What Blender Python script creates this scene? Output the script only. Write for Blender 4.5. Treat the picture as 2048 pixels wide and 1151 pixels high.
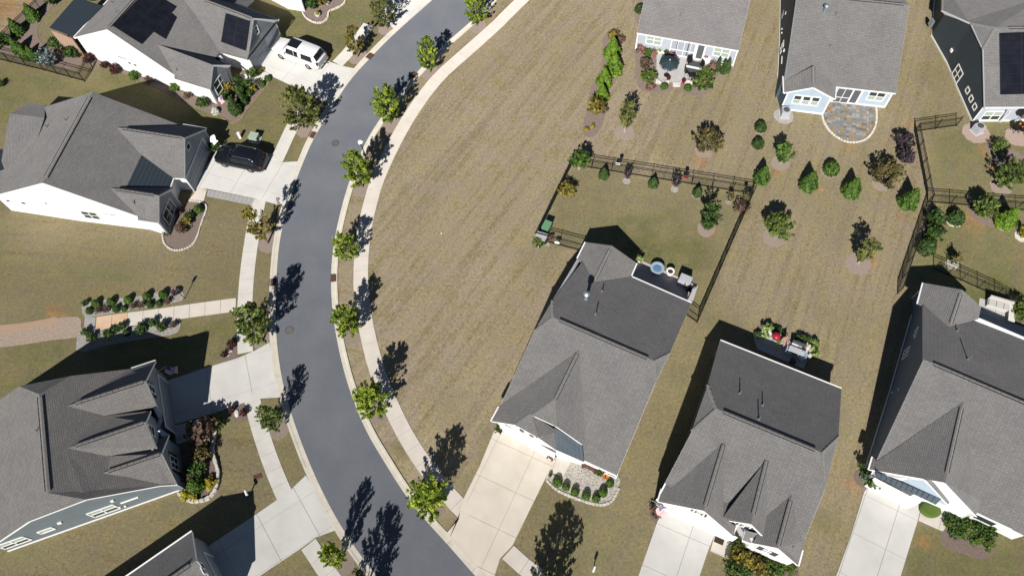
import bpy, bmesh, math, random
import numpy as np
from mathutils import Vector, Matrix
random.seed(7)
for o in list(bpy.data.objects): bpy.data.objects.remove(o)
SC=bpy.context.scene; COL=SC.collection

# ---- survey helper: where a sight line from the drone meets a height or a plane, in metres
FPX=1560.0; CPX=(1024.0,575.5); NAD=(1060.0,1368.0); CAMH=60.0
def _n(v):
    l=math.sqrt(sum(a*a for a in v)); return tuple(a/l for a in v)
def _cr(a,b): return (a[1]*b[2]-a[2]*b[1],a[2]*b[0]-a[0]*b[2],a[0]*b[1]-a[1]*b[0])
def _dt(a,b): return sum(x*y for x,y in zip(a,b))
def _sb(a,b): return tuple(x-y for x,y in zip(a,b))
def _ad(a,b): return tuple(x+y for x,y in zip(a,b))
def _ml(a,s): return tuple(x*s for x in a)
_dn=_n((NAD[0]-CPX[0],CPX[1]-NAD[1],-FPX))
ZC=_ml(_dn,-1); YC=_n(_sb((0,1,0),_ml(ZC,ZC[1]))); XC=_cr(YC,ZC)
CAM=(0.0,0.0,CAMH)
def sight(px,py):
    v=(px-CPX[0],CPX[1]-py,-FPX); return (_dt(XC,v),_dt(YC,v),_dt(ZC,v))
def at(px,py,z=0.0):
    d=sight(px,py); t=(CAMH-z)/-d[2]; return (d[0]*t,d[1]*t,z)
def at_plane(px,py,p,n):
    d=sight(px,py); t=_dt(_sb(p,CAM),n)/_dt(d,n); return _ad(CAM,_ml(d,t))
def to_px(X):
    d=_sb(X,CAM); c=tuple(XC[i]*d[0]+YC[i]*d[1]+ZC[i]*d[2] for i in range(3))
    return (CPX[0]+FPX*c[0]/-c[2], CPX[1]-FPX*c[1]/-c[2])
def solve(spec):
    """roof corners of one house: name -> (px,py,rule). rules: height | ('v',A,B) above line AB | ('n',A,B,C) in the
    upright plane through A square to BC | ('p',A,B,C) in the plane ABC | ('h',A) as high as A | ('x',A,B,C,D) where AB crosses CD in plan | ('m',A,B,C,D) upright plane through the middle of AB along CD | ('l',O,A,B,u,w,z) u along AB and w left of it from O"""
    V={}
    for name,px,py,rule in spec:
        if isinstance(rule,(int,float)): V[name]=at(px,py,rule)
        elif rule[0]=='h': V[name]=at(px,py,V[rule[1]][2]+(rule[2] if len(rule)>2 else 0))
        elif rule[0]=='v':
            a,b=V[rule[1]],V[rule[2]]; V[name]=at_plane(px,py,a,(-(b[1]-a[1]),b[0]-a[0],0))
        elif rule[0]=='n':
            a,b,c=(V[k] for k in rule[1:]); V[name]=at_plane(px,py,a,(c[0]-b[0],c[1]-b[1],0))
        elif rule[0]=='p':
            a,b,c=(V[k] for k in rule[1:]); V[name]=at_plane(px,py,a,_cr(_sb(b,a),_sb(c,a)))
        elif rule[0]=='m':
            a,b,c,d=(V[k] for k in rule[1:]); V[name]=at_plane(px,py,_ml(_ad(a,b),.5),(-(d[1]-c[1]),d[0]-c[0],0))
        elif rule[0]=='x':
            a,b,c,d=(V[k] for k in rule[1:5]); r=(b[0]-a[0],b[1]-a[1]); q=(d[0]-c[0],d[1]-c[1])
            t=((c[0]-a[0])*q[1]-(c[1]-a[1])*q[0])/(r[0]*q[1]-r[1]*q[0]); V[name]=(a[0]+r[0]*t,a[1]+r[1]*t,a[2]+t*(b[2]-a[2]))
        elif rule[0]=='l':
            o,a,b=(V[k] for k in rule[1:4]); d=_n((b[0]-a[0],b[1]-a[1],0)); V[name]=(o[0]+d[0]*rule[4]-d[1]*rule[5],o[1]+d[1]*rule[4]+d[0]*rule[5],rule[6])
        elif rule[0]=='f': V[name]=rule[1](V)
    return V
# ---- camera, sky, sun, exposure
cd=bpy.data.cameras.new('camera'); cam=bpy.data.objects.new('camera',cd); COL.objects.link(cam)
cd.sensor_width=36.0; cd.lens=36.0*FPX/2048; cd.clip_start=.5; cd.clip_end=3000
cam.matrix_world=Matrix(((XC[0],YC[0],ZC[0],0),(XC[1],YC[1],ZC[1],0),(XC[2],YC[2],ZC[2],CAMH),(0,0,0,1)))
# rows above give columns = camera axes in world; XC.. are world axes in camera coords, so transpose
cam.matrix_world=Matrix(((XC[0],XC[1],XC[2],0),(YC[0],YC[1],YC[2],0),(ZC[0],ZC[1],ZC[2],CAMH),(0,0,0,1)))
SC.camera=cam
SUN_EL=math.radians(39.5); SH_AZ=math.radians(14.0)   # shadows run 14 degrees right of +Y
w=bpy.data.worlds.new('World'); SC.world=w; w.use_nodes=True
nt=w.node_tree; bg=nt.nodes['Background']; sky=nt.nodes.new('ShaderNodeTexSky')
sky.sky_type='NISHITA'; sky.sun_disc=False; sky.sun_elevation=SUN_EL; sky.sun_rotation=SH_AZ+math.pi
sky.air_density=.6; sky.dust_density=.15; sky.ozone_density=1.0
nt.links.new(sky.outputs[0],bg.inputs[0]); bg.inputs[1].default_value=.05
sl=bpy.data.lights.new('sun','SUN'); sl.energy=5.0; sl.angle=math.radians(.53); sl.color=(1,.955,.89)
so=bpy.data.objects.new('sun',sl); COL.objects.link(so)
sd=Vector((math.sin(SH_AZ)*math.cos(SUN_EL),math.cos(SH_AZ)*math.cos(SUN_EL),-math.sin(SUN_EL)))
so.rotation_euler=sd.to_track_quat('-Z','Y').to_euler(); so.location=(0,-40,60)
SC.view_settings.view_transform='Standard'; SC.view_settings.look='None'
SC.view_settings.exposure=.33; SC.view_settings.gamma=1; SC.view_settings.use_curve_mapping=False

# ---- objects
def tag(o,label=None,cat=None,group=None,kind=None):
    if label: o['label']=label
    if cat: o['category']=cat
    if group: o['group']=group
    if kind: o['kind']=kind
    return o
def empty(name,loc,rz=0):
    o=bpy.data.objects.new(name,None); COL.objects.link(o); o.location=loc; o.rotation_euler=(0,0,rz); o.empty_display_size=.2
    return o
def thing(name,label,cat,loc=(0,0,0),rz=0,group=None): return tag(empty(name,loc,rz),label,cat,group)
def link(name,me,parent=None,loc=None,rz=None):
    o=bpy.data.objects.new(name,me); COL.objects.link(o)
    if parent is not None:
        o.parent=parent
        if parent.type=='MESH' or loc is not None: pass
    if loc is not None: o.location=loc
    if rz is not None: o.rotation_euler=(0,0,rz)
    return o
def copy_tree(o,parent=None,loc=None,rz=None,sc=None):
    c=o.copy(); COL.objects.link(c); c.parent=parent
    if loc is not None: c.location=loc
    if rz is not None: c.rotation_euler=(0,0,rz)
    if sc is not None: c.scale=(sc,sc,sc) if isinstance(sc,(int,float)) else sc
    for ch in o.children: copy_tree(ch,c)
    return c
class MB:
    def __init__(s): s.v=[]; s.f=[]; s.m=[]; s.uv=None; s.mi=0
    def add(s,vs,fs):
        b=len(s.v); s.v+= [tuple(v) for v in vs]; s.f+=[tuple(b+i for i in f) for f in fs]; s.m+=[s.mi]*len(fs); return s
    def poly(s,vs): return s.add(vs,[range(len(vs))])
    def box(s,c,d,rz=0,tilt=None):
        hx,hy,hz=d[0]/2,d[1]/2,d[2]/2; cs,sn=math.cos(rz),math.sin(rz); P=[]
        for x,y,z in ((-1,-1,-1),(1,-1,-1),(1,1,-1),(-1,1,-1),(-1,-1,1),(1,-1,1),(1,1,1),(-1,1,1)):
            a,b=x*hx,y*hy; P.append((c[0]+a*cs-b*sn,c[1]+a*sn+b*cs,c[2]+z*hz))
        return s.add(P,[(0,3,2,1),(4,5,6,7),(0,1,5,4),(1,2,6,5),(2,3,7,6),(3,0,4,7)])
    def beam(s,a,b,w,h,up=(0,0,1)):
        a=Vector(a);b=Vector(b);d=(b-a).normalized();u=Vector(up); x=d.cross(u)
        if x.length<1e-4: x=d.cross(Vector((1,0,0)))
        x.normalize(); y=x.cross(d).normalized(); P=[]
        for p in (a,b):
            for i,j in ((-1,-1),(1,-1),(1,1),(-1,1)): P.append(p+x*i*w/2+y*j*h/2)
        return s.add(P,[(0,3,2,1),(4,5,6,7),(0,1,5,4),(1,2,6,5),(2,3,7,6),(3,0,4,7)])
    def prism(s,poly,z0,z1):
        n=len(poly); A=sum(poly[i][0]*poly[(i+1)%n][1]-poly[(i+1)%n][0]*poly[i][1] for i in range(n))
        if A<0: poly=poly[::-1]
        z0=z0 if callable(z0) else (lambda p,z=z0:z); z1=z1 if callable(z1) else (lambda p,z=z1:z)
        vs=[(p[0],p[1],z0(p)) for p in poly]+[(p[0],p[1],z1(p)) for p in poly]
        return s.add(vs,[tuple(range(n))[::-1],tuple(range(n,2*n))]+[(i,(i+1)%n,n+(i+1)%n,n+i) for i in range(n)])
    def slab(s,pts,t):
        """sheet pts (3D ring seen from above) made t thick downwards"""
        n=len(pts); A=sum(pts[i][0]*pts[(i+1)%n][1]-pts[(i+1)%n][0]*pts[i][1] for i in range(n))
        if A<0: pts=pts[::-1]
        vs=list(pts)+[(p[0],p[1],p[2]-t) for p in pts]
        return s.add(vs,[tuple(range(n)),tuple(range(n,2*n))[::-1]]+[(i,n+i,n+(i+1)%n,(i+1)%n) for i in range(n)])
    def tube(s,pts,rs,n=6,cap=True):
        pts=[Vector(p) for p in pts]; rs=[rs]*len(pts) if isinstance(rs,(int,float)) else rs; P=[];F=[]
        for i,p in enumerate(pts):
            d=(pts[min(i+1,len(pts)-1)]-pts[max(i-1,0)]).normalized(); x=d.cross(Vector((.13,.95,.3))).normalized(); y=d.cross(x)
            for k in range(n):
                a=2*math.pi*k/n; P.append(p+(x*math.cos(a)+y*math.sin(a))*rs[i])
        for i in range(len(pts)-1):
            for k in range(n): F.append((i*n+k,i*n+(k+1)%n,(i+1)*n+(k+1)%n,(i+1)*n+k))
        if cap: F.append(tuple(range(n))); F.append(tuple(range((len(pts)-1)*n,len(pts)*n))[::-1])
        return s.add(P,F)
    def lathe(s,prof,n=16,c=(0,0,0)):
        P=[];F=[]
        for r,z in prof:
            for k in range(n):
                a=2*math.pi*k/n; P.append((c[0]+r*math.cos(a),c[1]+r*math.sin(a),c[2]+z))
        for i in range(len(prof)-1):
            for k in range(n): F.append((i*n+k,i*n+(k+1)%n,(i+1)*n+(k+1)%n,(i+1)*n+k))
        F.append(tuple(range(n))[::-1]); F.append(tuple(range((len(prof)-1)*n,len(prof)*n)))
        return s.add(P,F)
    def mesh(s,name,mat,smooth=False,uvs=False):
        me=bpy.data.meshes.new(name); me.from_pydata(s.v,[],s.f)
        for m in (mat if isinstance(mat,(list,tuple)) else [mat]): me.materials.append(m)
        if isinstance(mat,(list,tuple)): me.polygons.foreach_set('material_index',s.m)
        if smooth: me.polygons.foreach_set('use_smooth',[True]*len(me.polygons))
        if uvs:
            l=me.uv_layers.new(name='UVMap')
            for p in me.polygons:
                nn=p.normal; h=Vector((-nn.y,nn.x,0))
                h=h.normalized() if h.length>.02 else Vector((1,0,0))
                up=nn.cross(h)
                for li in p.loop_indices:
                    co=me.vertices[me.loops[li].vertex_index].co; l.data[li].uv=(co.dot(h),co.dot(up))
        me.update(); return me
    def build(s,name,mat,parent=None,smooth=False,uvs=False,loc=None):
        return link(name,s.mesh(name,mat,smooth,uvs),parent,loc)

# ---- materials
def mat(name,col,rough=.8,spec=.3,metal=0,bump=0,bscale=20,var=0,vscale=8,col2=None,coord='Object',detail=4,thr=None):
    m=bpy.data.materials.new(name); m.use_nodes=True; t=m.node_tree; N=t.nodes; L=t.links; b=N['Principled BSDF']
    if rough>.84 and 'Diffuse Roughness' in b.inputs: b.inputs['Diffuse Roughness'].default_value=1
    b.inputs['Roughness'].default_value=rough; b.inputs['Specular IOR Level'].default_value=spec; b.inputs['Metallic'].default_value=metal
    c=(*col,1); b.inputs['Base Color'].default_value=c
    tc=None
    if var or bump or col2: tc=N.new('ShaderNodeTexCoord')
    if var or col2:
        n=N.new('ShaderNodeTexNoise'); n.inputs['Scale'].default_value=vscale; n.inputs['Detail'].default_value=detail; n.inputs['Roughness'].default_value=.6
        L.new(tc.outputs[coord],n.inputs['Vector'])
        r=N.new('ShaderNodeValToRGB'); lo,hi=thr or (.3,.7); r.color_ramp.elements[0].position=lo; r.color_ramp.elements[1].position=hi
        if col2: r.color_ramp.elements[0].color=c; r.color_ramp.elements[1].color=(*col2,1)
        else:
            r.color_ramp.elements[0].color=(*[x*(1-var) for x in col],1); r.color_ramp.elements[1].color=(*[x*(1+var) for x in col],1)
        L.new(n.outputs[0],r.inputs[0]); L.new(r.outputs[0],b.inputs['Base Color'])
    if bump:
        n2=N.new('ShaderNodeTexNoise'); n2.inputs['Scale'].default_value=bscale; n2.inputs['Detail'].default_value=3
        L.new(tc.outputs[coord],n2.inputs['Vector']); bp=N.new('ShaderNodeBump'); bp.inputs['Strength'].default_value=bump; bp.inputs['Distance'].default_value=.03
        L.new(n2.outputs[0],bp.inputs['Height']); L.new(bp.outputs[0],b.inputs['Normal'])
    return m
def ramp(N,pts):
    r=N.new('ShaderNodeValToRGB'); e=r.color_ramp.elements
    while len(e)<len(pts): e.new(.5)
    for i,(p,c) in enumerate(pts): e[i].position=p; e[i].color=(*c,1) if len(c)==3 else c
    return r
def shingle(name,base):
    m=bpy.data.materials.new(name); m.use_nodes=True; t=m.node_tree; N=t.nodes; L=t.links; b=N['Principled BSDF']
    if 'Diffuse Roughness' in b.inputs: b.inputs['Diffuse Roughness'].default_value=.55
    b.inputs['Roughness'].default_value=.92; b.inputs['Specular IOR Level'].default_value=.15
    uv=N.new('ShaderNodeUVMap'); br=N.new('ShaderNodeTexBrick'); br.inputs['Scale'].default_value=1
    br.inputs['Brick Width'].default_value=.30; br.inputs['Row Height'].default_value=.145; br.inputs['Mortar Size'].default_value=.014; br.inputs['Mortar Smooth'].default_value=.3; br.offset=.37
    br.inputs['Color1'].default_value=(*[x*.91 for x in base],1); br.inputs['Color2'].default_value=(*[x*1.09 for x in base],1); br.inputs['Mortar'].default_value=(*[x*.5 for x in base],1)
    L.new(uv.outputs[0],br.inputs['Vector'])
    n=N.new('ShaderNodeTexNoise'); n.inputs['Scale'].default_value=7; n.inputs['Detail'].default_value=5; n.inputs['Roughness'].default_value=.7; L.new(uv.outputs[0],n.inputs['Vector'])
    r=ramp(N,[(.33,(.90,.90,.905)),(.68,(1.10,1.095,1.09))]); L.new(n.outputs[0],r.inputs[0])
    n3=N.new('ShaderNodeTexNoise'); n3.inputs['Scale'].default_value=.5; n3.inputs['Detail'].default_value=3; L.new(uv.outputs[0],n3.inputs['Vector'])
    r3=ramp(N,[(.3,(.92,.92,.94)),(.7,(1.07,1.06,1.04))]); L.new(n3.outputs[0],r3.inputs[0])
    mx=N.new('ShaderNodeMixRGB'); mx.blend_type='MULTIPLY'; mx.inputs[0].default_value=1; L.new(br.outputs[0],mx.inputs[1]); L.new(r.outputs[0],mx.inputs[2])
    m2=N.new('ShaderNodeMixRGB'); m2.blend_type='MULTIPLY'; m2.inputs[0].default_value=1; L.new(mx.outputs[0],m2.inputs[1]); L.new(r3.outputs[0],m2.inputs[2])
    L.new(m2.outputs[0],b.inputs['Base Color'])
    bp=N.new('ShaderNodeBump'); bp.inputs['Strength'].default_value=.6; bp.inputs['Distance'].default_value=.012
    L.new(mx.outputs[0],bp.inputs['Height']); L.new(bp.outputs[0],b.inputs['Normal'])
    return m
def siding(name,base,rough=.6,row=.16,vert=False):
    m=bpy.data.materials.new(name); m.use_nodes=True; t=m.node_tree; N=t.nodes; L=t.links; b=N['Principled BSDF']
    if rough>.84 and 'Diffuse Roughness' in b.inputs: b.inputs['Diffuse Roughness'].default_value=1
    b.inputs['Roughness'].default_value=rough; b.inputs['Specular IOR Level'].default_value=.25
    tc=N.new('ShaderNodeTexCoord'); sp=N.new('ShaderNodeSeparateXYZ'); L.new(tc.outputs['Object'],sp.inputs[0])
    mm=N.new('ShaderNodeMath'); mm.operation='MULTIPLY'; mm.inputs[1].default_value=1/row; L.new(sp.outputs[2],mm.inputs[0])
    fr=N.new('ShaderNodeMath'); fr.operation='FRACT'; L.new(mm.outputs[0],fr.inputs[0])
    r=ramp(N,[(0,tuple(x*.72 for x in base)),(.12,base),(1,tuple(min(1,x*1.05) for x in base))]); L.new(fr.outputs[0],r.inputs[0])
    n=N.new('ShaderNodeTexNoise'); n.inputs['Scale'].default_value=1.3; n.inputs['Detail'].default_value=4; L.new(tc.outputs['Object'],n.inputs['Vector'])
    r3=ramp(N,[(.3,(.93,.93,.92)),(.7,(1.03,1.03,1.03))]); L.new(n.outputs[0],r3.inputs[0])
    m2=N.new('ShaderNodeMixRGB'); m2.blend_type='MULTIPLY'; m2.inputs[0].default_value=1; L.new(r.outputs[0],m2.inputs[1]); L.new(r3.outputs[0],m2.inputs[2]); L.new(m2.outputs[0],b.inputs['Base Color'])
    bp=N.new('ShaderNodeBump'); bp.inputs['Strength'].default_value=.5; bp.inputs['Distance'].default_value=.02; L.new(fr.outputs[0],bp.inputs['Height']); L.new(bp.outputs[0],b.inputs['Normal'])
    return m
def leafmat(name,dark,mid,light,trans=.35):
    m=bpy.data.materials.new(name); m.use_nodes=True; t=m.node_tree; N=t.nodes; L=t.links
    for n in list(N): N.remove(n)
    out=N.new('ShaderNodeOutputMaterial'); at_=N.new('ShaderNodeAttribute'); at_.attribute_name='tint'
    oi=N.new('ShaderNodeObjectInfo'); ad=N.new('ShaderNodeMath'); ad.operation='MULTIPLY_ADD'; ad.inputs[1].default_value=.16; L.new(oi.outputs['Random'],ad.inputs[0]); 
    L.new(at_.outputs['Fac'],ad.inputs[2])
    r=ramp(N,[(.08,dark),(.5,mid),(1.0,light)]); L.new(ad.outputs[0],r.inputs[0])
    d=N.new('ShaderNodeBsdfPrincipled'); d.inputs['Roughness'].default_value=.55; d.inputs['Specular IOR Level'].default_value=.25
    tr=N.new('ShaderNodeBsdfTranslucent'); L.new(r.outputs[0],d.inputs['Base Color']); L.new(r.outputs[0],tr.inputs[0])
    mx=N.new('ShaderNodeMixShader'); mx.inputs[0].default_value=trans; L.new(d.outputs[0],mx.inputs[1]); L.new(tr.outputs[0],mx.inputs[2]); L.new(mx.outputs[0],out.inputs[0])
    return m
def lerp3(a,b,t): return tuple(a[i]+(b[i]-a[i])*t for i in range(3))
M={}
M['asphalt']=mat('asphalt',(.141,.151,.172),.9,.2,bump=.25,bscale=40,var=.10,vscale=14,detail=8)
M['kerb']=mat('kerb_concrete',(.50,.465,.40),.85,.2,bump=.1,bscale=30,col2=(.60,.565,.50),vscale=1.1,detail=8)
M['walk']=mat('sidewalk_concrete',(.50,.485,.455),.85,.2,bump=.08,bscale=40,col2=(.585,.565,.53),vscale=.9,detail=8)
M['walk2']=mat('sidewalk_concrete_warm',(.53,.49,.44),.85,.2,bump=.08,bscale=40,col2=(.60,.56,.51),vscale=.9,detail=8)
M['drive']=mat('driveway_concrete',(.50,.495,.475),.85,.2,bump=.06,bscale=40,col2=(.585,.575,.55),vscale=.5,detail=9)
M['drive_warm']=mat('driveway_concrete_warm',(.55,.50,.43),.85,.2,bump=.06,bscale=40,col2=(.63,.585,.515),vscale=.55,detail=9)
M['clay_conc']=mat('clay_stained_concrete',(.55,.36,.23),.85,.2,col2=(.60,.47,.36),vscale=1.0,detail=6)
M['joint']=mat('joint_fill',(.20,.19,.175),.95,.1)
M['mulch_old']=mat('faded_mulch',(.21,.17,.14),.95,.1,bump=.6,bscale=26,col2=(.31,.255,.22),vscale=12,detail=8)
M['mulch']=mat('mulch',(.12,.09,.078),.95,.1,bump=.8,bscale=30,col2=(.26,.205,.175),vscale=16,detail=8)
M['pebble']=mat('river_pebble_bed',(.20,.19,.18),.85,.2,bump=.9,bscale=22,col2=(.42,.40,.37),vscale=12,detail=6,thr=(.38,.62))
M['pale_pebble']=mat('pale_pebble_bed',(.23,.215,.185),.85,.2,bump=.9,bscale=22,col2=(.50,.47,.42),vscale=9,detail=8,thr=(.38,.56))
M['mulch_pink']=mat('pinkish_mulch',(.27,.20,.17),.95,.1,bump=.6,bscale=26,col2=(.36,.28,.24),vscale=10,detail=8)
M['strip']=mat('gravel_strip',(.27,.215,.175),.85,.2,bump=.9,bscale=18,col2=(.40,.32,.26),vscale=9,detail=6,thr=(.38,.62))
M['clay']=mat('red_clay',(.38,.26,.185),.95,.1,bump=.4,bscale=14,col2=(.36,.27,.20),vscale=2.2,detail=7)
M['shingle']=shingle('roof_shingle',(.194,.190,.188))
M['shingle_brown']=shingle('roof_shingle_brown',(.185,.178,.172))
M['white']=mat('white_trim',(.80,.80,.79),.5,.3)
M['side_white']=siding('siding_white',(.78,.785,.79))
M['side_blue']=siding('siding_pale_blue',(.40,.49,.58))
M['side_grey']=siding('siding_pale_grey_blue',(.43,.47,.53))
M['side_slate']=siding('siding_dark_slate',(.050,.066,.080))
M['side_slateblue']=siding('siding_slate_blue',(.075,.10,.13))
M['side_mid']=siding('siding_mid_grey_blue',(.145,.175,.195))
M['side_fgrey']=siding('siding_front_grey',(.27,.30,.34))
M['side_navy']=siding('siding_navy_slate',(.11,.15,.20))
M['tan']=siding('siding_salmon',(.42,.28,.21))
M['stone_v']=mat('stone_veneer',(.50,.42,.38),.8,.2,bump=.5,bscale=8,col2=(.32,.28,.26),vscale=5,detail=4)
M['glass']=mat('window_glass',(.03,.045,.045),.06,.6)
M['blind']=mat('window_with_blind',(.36,.42,.37),.15,.6)
M['metal_roof']=mat('blue_grey_metal_roof',(.060,.080,.102),.7,.25,metal=0,var=.06,vscale=1)
M['metal_dark']=mat('dark_metal_roof',(.035,.047,.058),.4,.5,metal=.2)
M['screen']=mat('patio_screen',(.10,.105,.115),.7,.2)
M['black']=mat('black_metal',(.015,.015,.016),.5,.4)
M['fence']=mat('black_fence',(.012,.012,.012),.5,.4)
M['solar']=mat('solar_cells',(.011,.012,.017),.18,.6,var=.3,vscale=1.2)
M['brick']=mat('brick_edging',(.27,.18,.14),.9,.1,var=.2,vscale=5)
M['solar_frame']=mat('solar_frame',(.022,.022,.028),.4,.5)
M['vent']=mat('ridge_cap_shingle',(.19,.185,.178),.9,.1,var=.15,vscale=6)
M['pipe']=mat('vent_pipe',(.16,.16,.16),.6,.3)
M['galv']=mat('galvanised_metal',(.38,.45,.50),.35,.5,metal=.6)
M['bark']=mat('bark',(.16,.13,.10),.9,.1,bump=.5,bscale=20,var=.25,vscale=9)
M['bark_pale']=mat('pale_bark',(.33,.29,.25),.9,.1,var=.2,vscale=9)
M['rust']=mat('rusty_drain_iron',(.115,.045,.032),.85,.2,var=.25,vscale=9)
M['iron']=mat('cast_iron',(.10,.085,.08),.8,.3,var=.2,vscale=12)
M['stone']=mat('edging_stone',(.42,.39,.35),.85,.2,col2=(.62,.58,.53),vscale=3,bump=.4,bscale=14)
M['white_stone']=mat('white_rock',(.66,.62,.58),.8,.2,bump=.5,bscale=9)
M['paver']=mat('grey_pavers',(.31,.305,.30),.85,.2,col2=(.36,.35,.345),vscale=5,bump=.3,bscale=20)
M['patio']=mat('patio_concrete',(.46,.455,.445),.8,.2,var=.07,vscale=1,detail=7)
M['pink_patio']=mat('patio_concrete_pinkish',(.50,.42,.39),.8,.2,var=.07,vscale=1,detail=7)
M['box_green']=mat('pale_green_cabinet',(.34,.42,.34),.6,.3)
M['bin_green']=mat('green_bin_lid',(.12,.27,.15),.5,.3)
M['grey_plastic']=mat('grey_plastic',(.42,.43,.46),.5,.3)
M['dkgrey']=mat('dark_grey_plastic',(.07,.075,.08),.5,.3)
M['navy']=mat('dark_teal_canvas',(.03,.05,.06),.8,.2)
M['red']=mat('red_enamel',(.36,.012,.03),.4,.4)
M['orange']=mat('terracotta',(.55,.22,.06),.7,.3)
M['cushion']=mat('pale_cushion',(.42,.41,.39),.9,.1)
M['blue_grey']=mat('blue_grey_stone_top',(.30,.38,.45),.5,.3,var=.1,vscale=3)
M['water']=mat('blue_glass_beads',(.10,.20,.33),.15,.5)
M['flowers_white']=mat('white_blossom',(.78,.76,.70),.7,.2)
M['soil']=mat('soil',(.05,.035,.025),.95,.1)
M['car_white']=mat('white_car_paint',(.80,.80,.80),.25,.5)
M['car_black']=mat('black_car_paint',(.008,.010,.014),.12,.6)
M['car_glass']=mat('car_glass',(.012,.014,.017),.04,.7)
M['tyre']=mat('tyre_rubber',(.02,.02,.02),.9,.2)
M['rim']=mat('alloy_rim',(.45,.45,.46),.3,.5,metal=.7)
M['chrome']=mat('chrome_trim',(.6,.6,.62),.2,.5,metal=.9)
M['lampglass']=mat('lamp_lens',(.75,.75,.75),.2,.5)
M['taillight']=mat('tail_light',(.14,.008,.008),.2,.5)
M['copper']=mat('weathered_green_downspout',(.16,.42,.33),.6,.3)
L_=dict(
 maple=leafmat('leaves_maple',(0.064,0.115,0.015),(0.192,0.282,0.032),(0.435,0.512,0.064)),
 olive=leafmat('leaves_olive',(0.064,0.077,0.026),(0.141,0.160,0.045),(0.282,0.301,0.090)),
 oliveg=leafmat('leaves_olive_green',(0.051,0.083,0.023),(0.115,0.166,0.038),(0.230,0.307,0.070)),
 greenlit=leafmat('leaves_lit_green',(0.058,0.090,0.026),(0.141,0.192,0.045),(0.294,0.358,0.090)),
 gold=leafmat('leaves_golden_brown',(0.090,0.077,0.026),(0.218,0.179,0.038),(0.435,0.371,0.077)),
 myrtle=leafmat('leaves_crape_myrtle',(0.064,0.058,0.032),(0.141,0.128,0.045),(0.294,0.218,0.090)),
 dark=leafmat('leaves_dark_green',(0.020,0.041,0.014),(0.054,0.101,0.024),(0.115,0.203,0.047)),
 mid=leafmat('leaves_mid_green',(0.031,0.069,0.015),(0.081,0.156,0.025),(0.163,0.288,0.050)),
 lime=leafmat('leaves_lime',(0.060,0.120,0.012),(0.150,0.270,0.025),(0.270,0.420,0.050)),
 red=leafmat('leaves_dark_red',(.03,.012,.012),(.075,.028,.03),(.15,.06,.055)),
 purple=leafmat('leaves_purple',(.03,.022,.03),(.065,.048,.062),(.13,.10,.12)),
 brown=leafmat('leaves_brown',(0.077,0.051,0.038),(0.166,0.109,0.077),(0.282,0.192,0.141)),
 blue=leafmat('needles_blue_spruce',(.07,.10,.09),(.16,.22,.21),(.30,.38,.37),.15),
 yellow=leafmat('leaves_yellow',(.20,.17,.02),(.42,.36,.03),(.62,.56,.08)),
 pale=leafmat('leaves_pale_green',(.10,.17,.03),(.30,.40,.10),(.55,.62,.28)),
 pink=leafmat('leaves_pink_tinged',(0.102,0.064,0.051),(0.256,0.141,0.115),(0.486,0.256,0.230)),
 straw=leafmat('grass_plume_straw',(.16,.12,.07),(.32,.25,.15),(.5,.42,.28)),
 white=leafmat('blossom_white',(.40,.42,.34),(.70,.70,.63),(.85,.85,.8)),
)
# ---- plan helpers
def G(*pts): return [at(x,y,0)[:2] for x,y in pts]
def chain(pts,step=.5):
    P=[Vector(p) for p in pts]; P=[P[0]*2-P[1]]+P+[P[-1]*2-P[-2]]; out=[]
    for i in range(1,len(P)-2):
        a,b,c,d=P[i-1:i+3]; n=max(2,int((c-b).length/step))
        for k in range(n):
            t=k/n; out.append(.5*((2*b)+(c-a)*t+(2*a-5*b+4*c-d)*t*t+(3*b-a-3*c+d)*t**3))
    out.append(P[-2]); return out
def smooth(P,n=6):
    for _ in range(n): P=[P[0]]+[(P[i-1]+P[i]*2+P[i+1])/4 for i in range(1,len(P)-1)]+[P[-1]]
    return P
def offset(P,d):
    out=[]
    for i,p in enumerate(P):
        t=(P[min(i+1,len(P)-1)]-P[max(i-1,0)]).normalized(); out.append(p+Vector((-t.y,t.x))*d)
    return out
def by_length(P,step):
    s=[0]
    for i in range(1,len(P)): s.append(s[-1]+(P[i]-P[i-1]).length)
    n=max(1,round(s[-1]/step)); res=[]; j=0
    for k in range(n+1):
        d=s[-1]*k/n
        while j<len(P)-2 and s[j+1]<d: j+=1
        u=(d-s[j])/max(1e-6,s[j+1]-s[j]); res.append((P[j].lerp(P[j+1],min(1,max(0,u))),(P[j+1]-P[j]).normalized()))
    return res
def clip(poly,px,py,nx,ny):
    out=[]
    for i in range(len(poly)):
        a=poly[i];b=poly[(i+1)%len(poly)]; da=(a[0]-px)*nx+(a[1]-py)*ny; db=(b[0]-px)*nx+(b[1]-py)*ny
        if da>=0: out.append(a)
        if (da>=0)!=(db>=0):
            t=da/(da-db); out.append((a[0]+(b[0]-a[0])*t,a[1]+(b[1]-a[1])*t))
    return out
def area(p): return abs(sum(p[i][0]*p[(i+1)%len(p)][1]-p[(i+1)%len(p)][0]*p[i][1] for i in range(len(p))))/2
def inside(p,poly):
    c=False; j=len(poly)-1
    for i in range(len(poly)):
        if (poly[i][1]>p[1])!=(poly[j][1]>p[1]) and p[0]<(poly[j][0]-poly[i][0])*(p[1]-poly[i][1])/(poly[j][1]-poly[i][1])+poly[i][0]: c=not c
        j=i
    return c
def hz(x,y):  # small helper hash noise
    return .5+.5*math.sin(x*12.9898+y*78.233+math.sin(x*3.1+y*5.7)*43.1)
def setting(name,mb,m,parent=None):
    o=mb.build(name,m,parent)
    if parent is None: o['kind']='structure'
    return o

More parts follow.
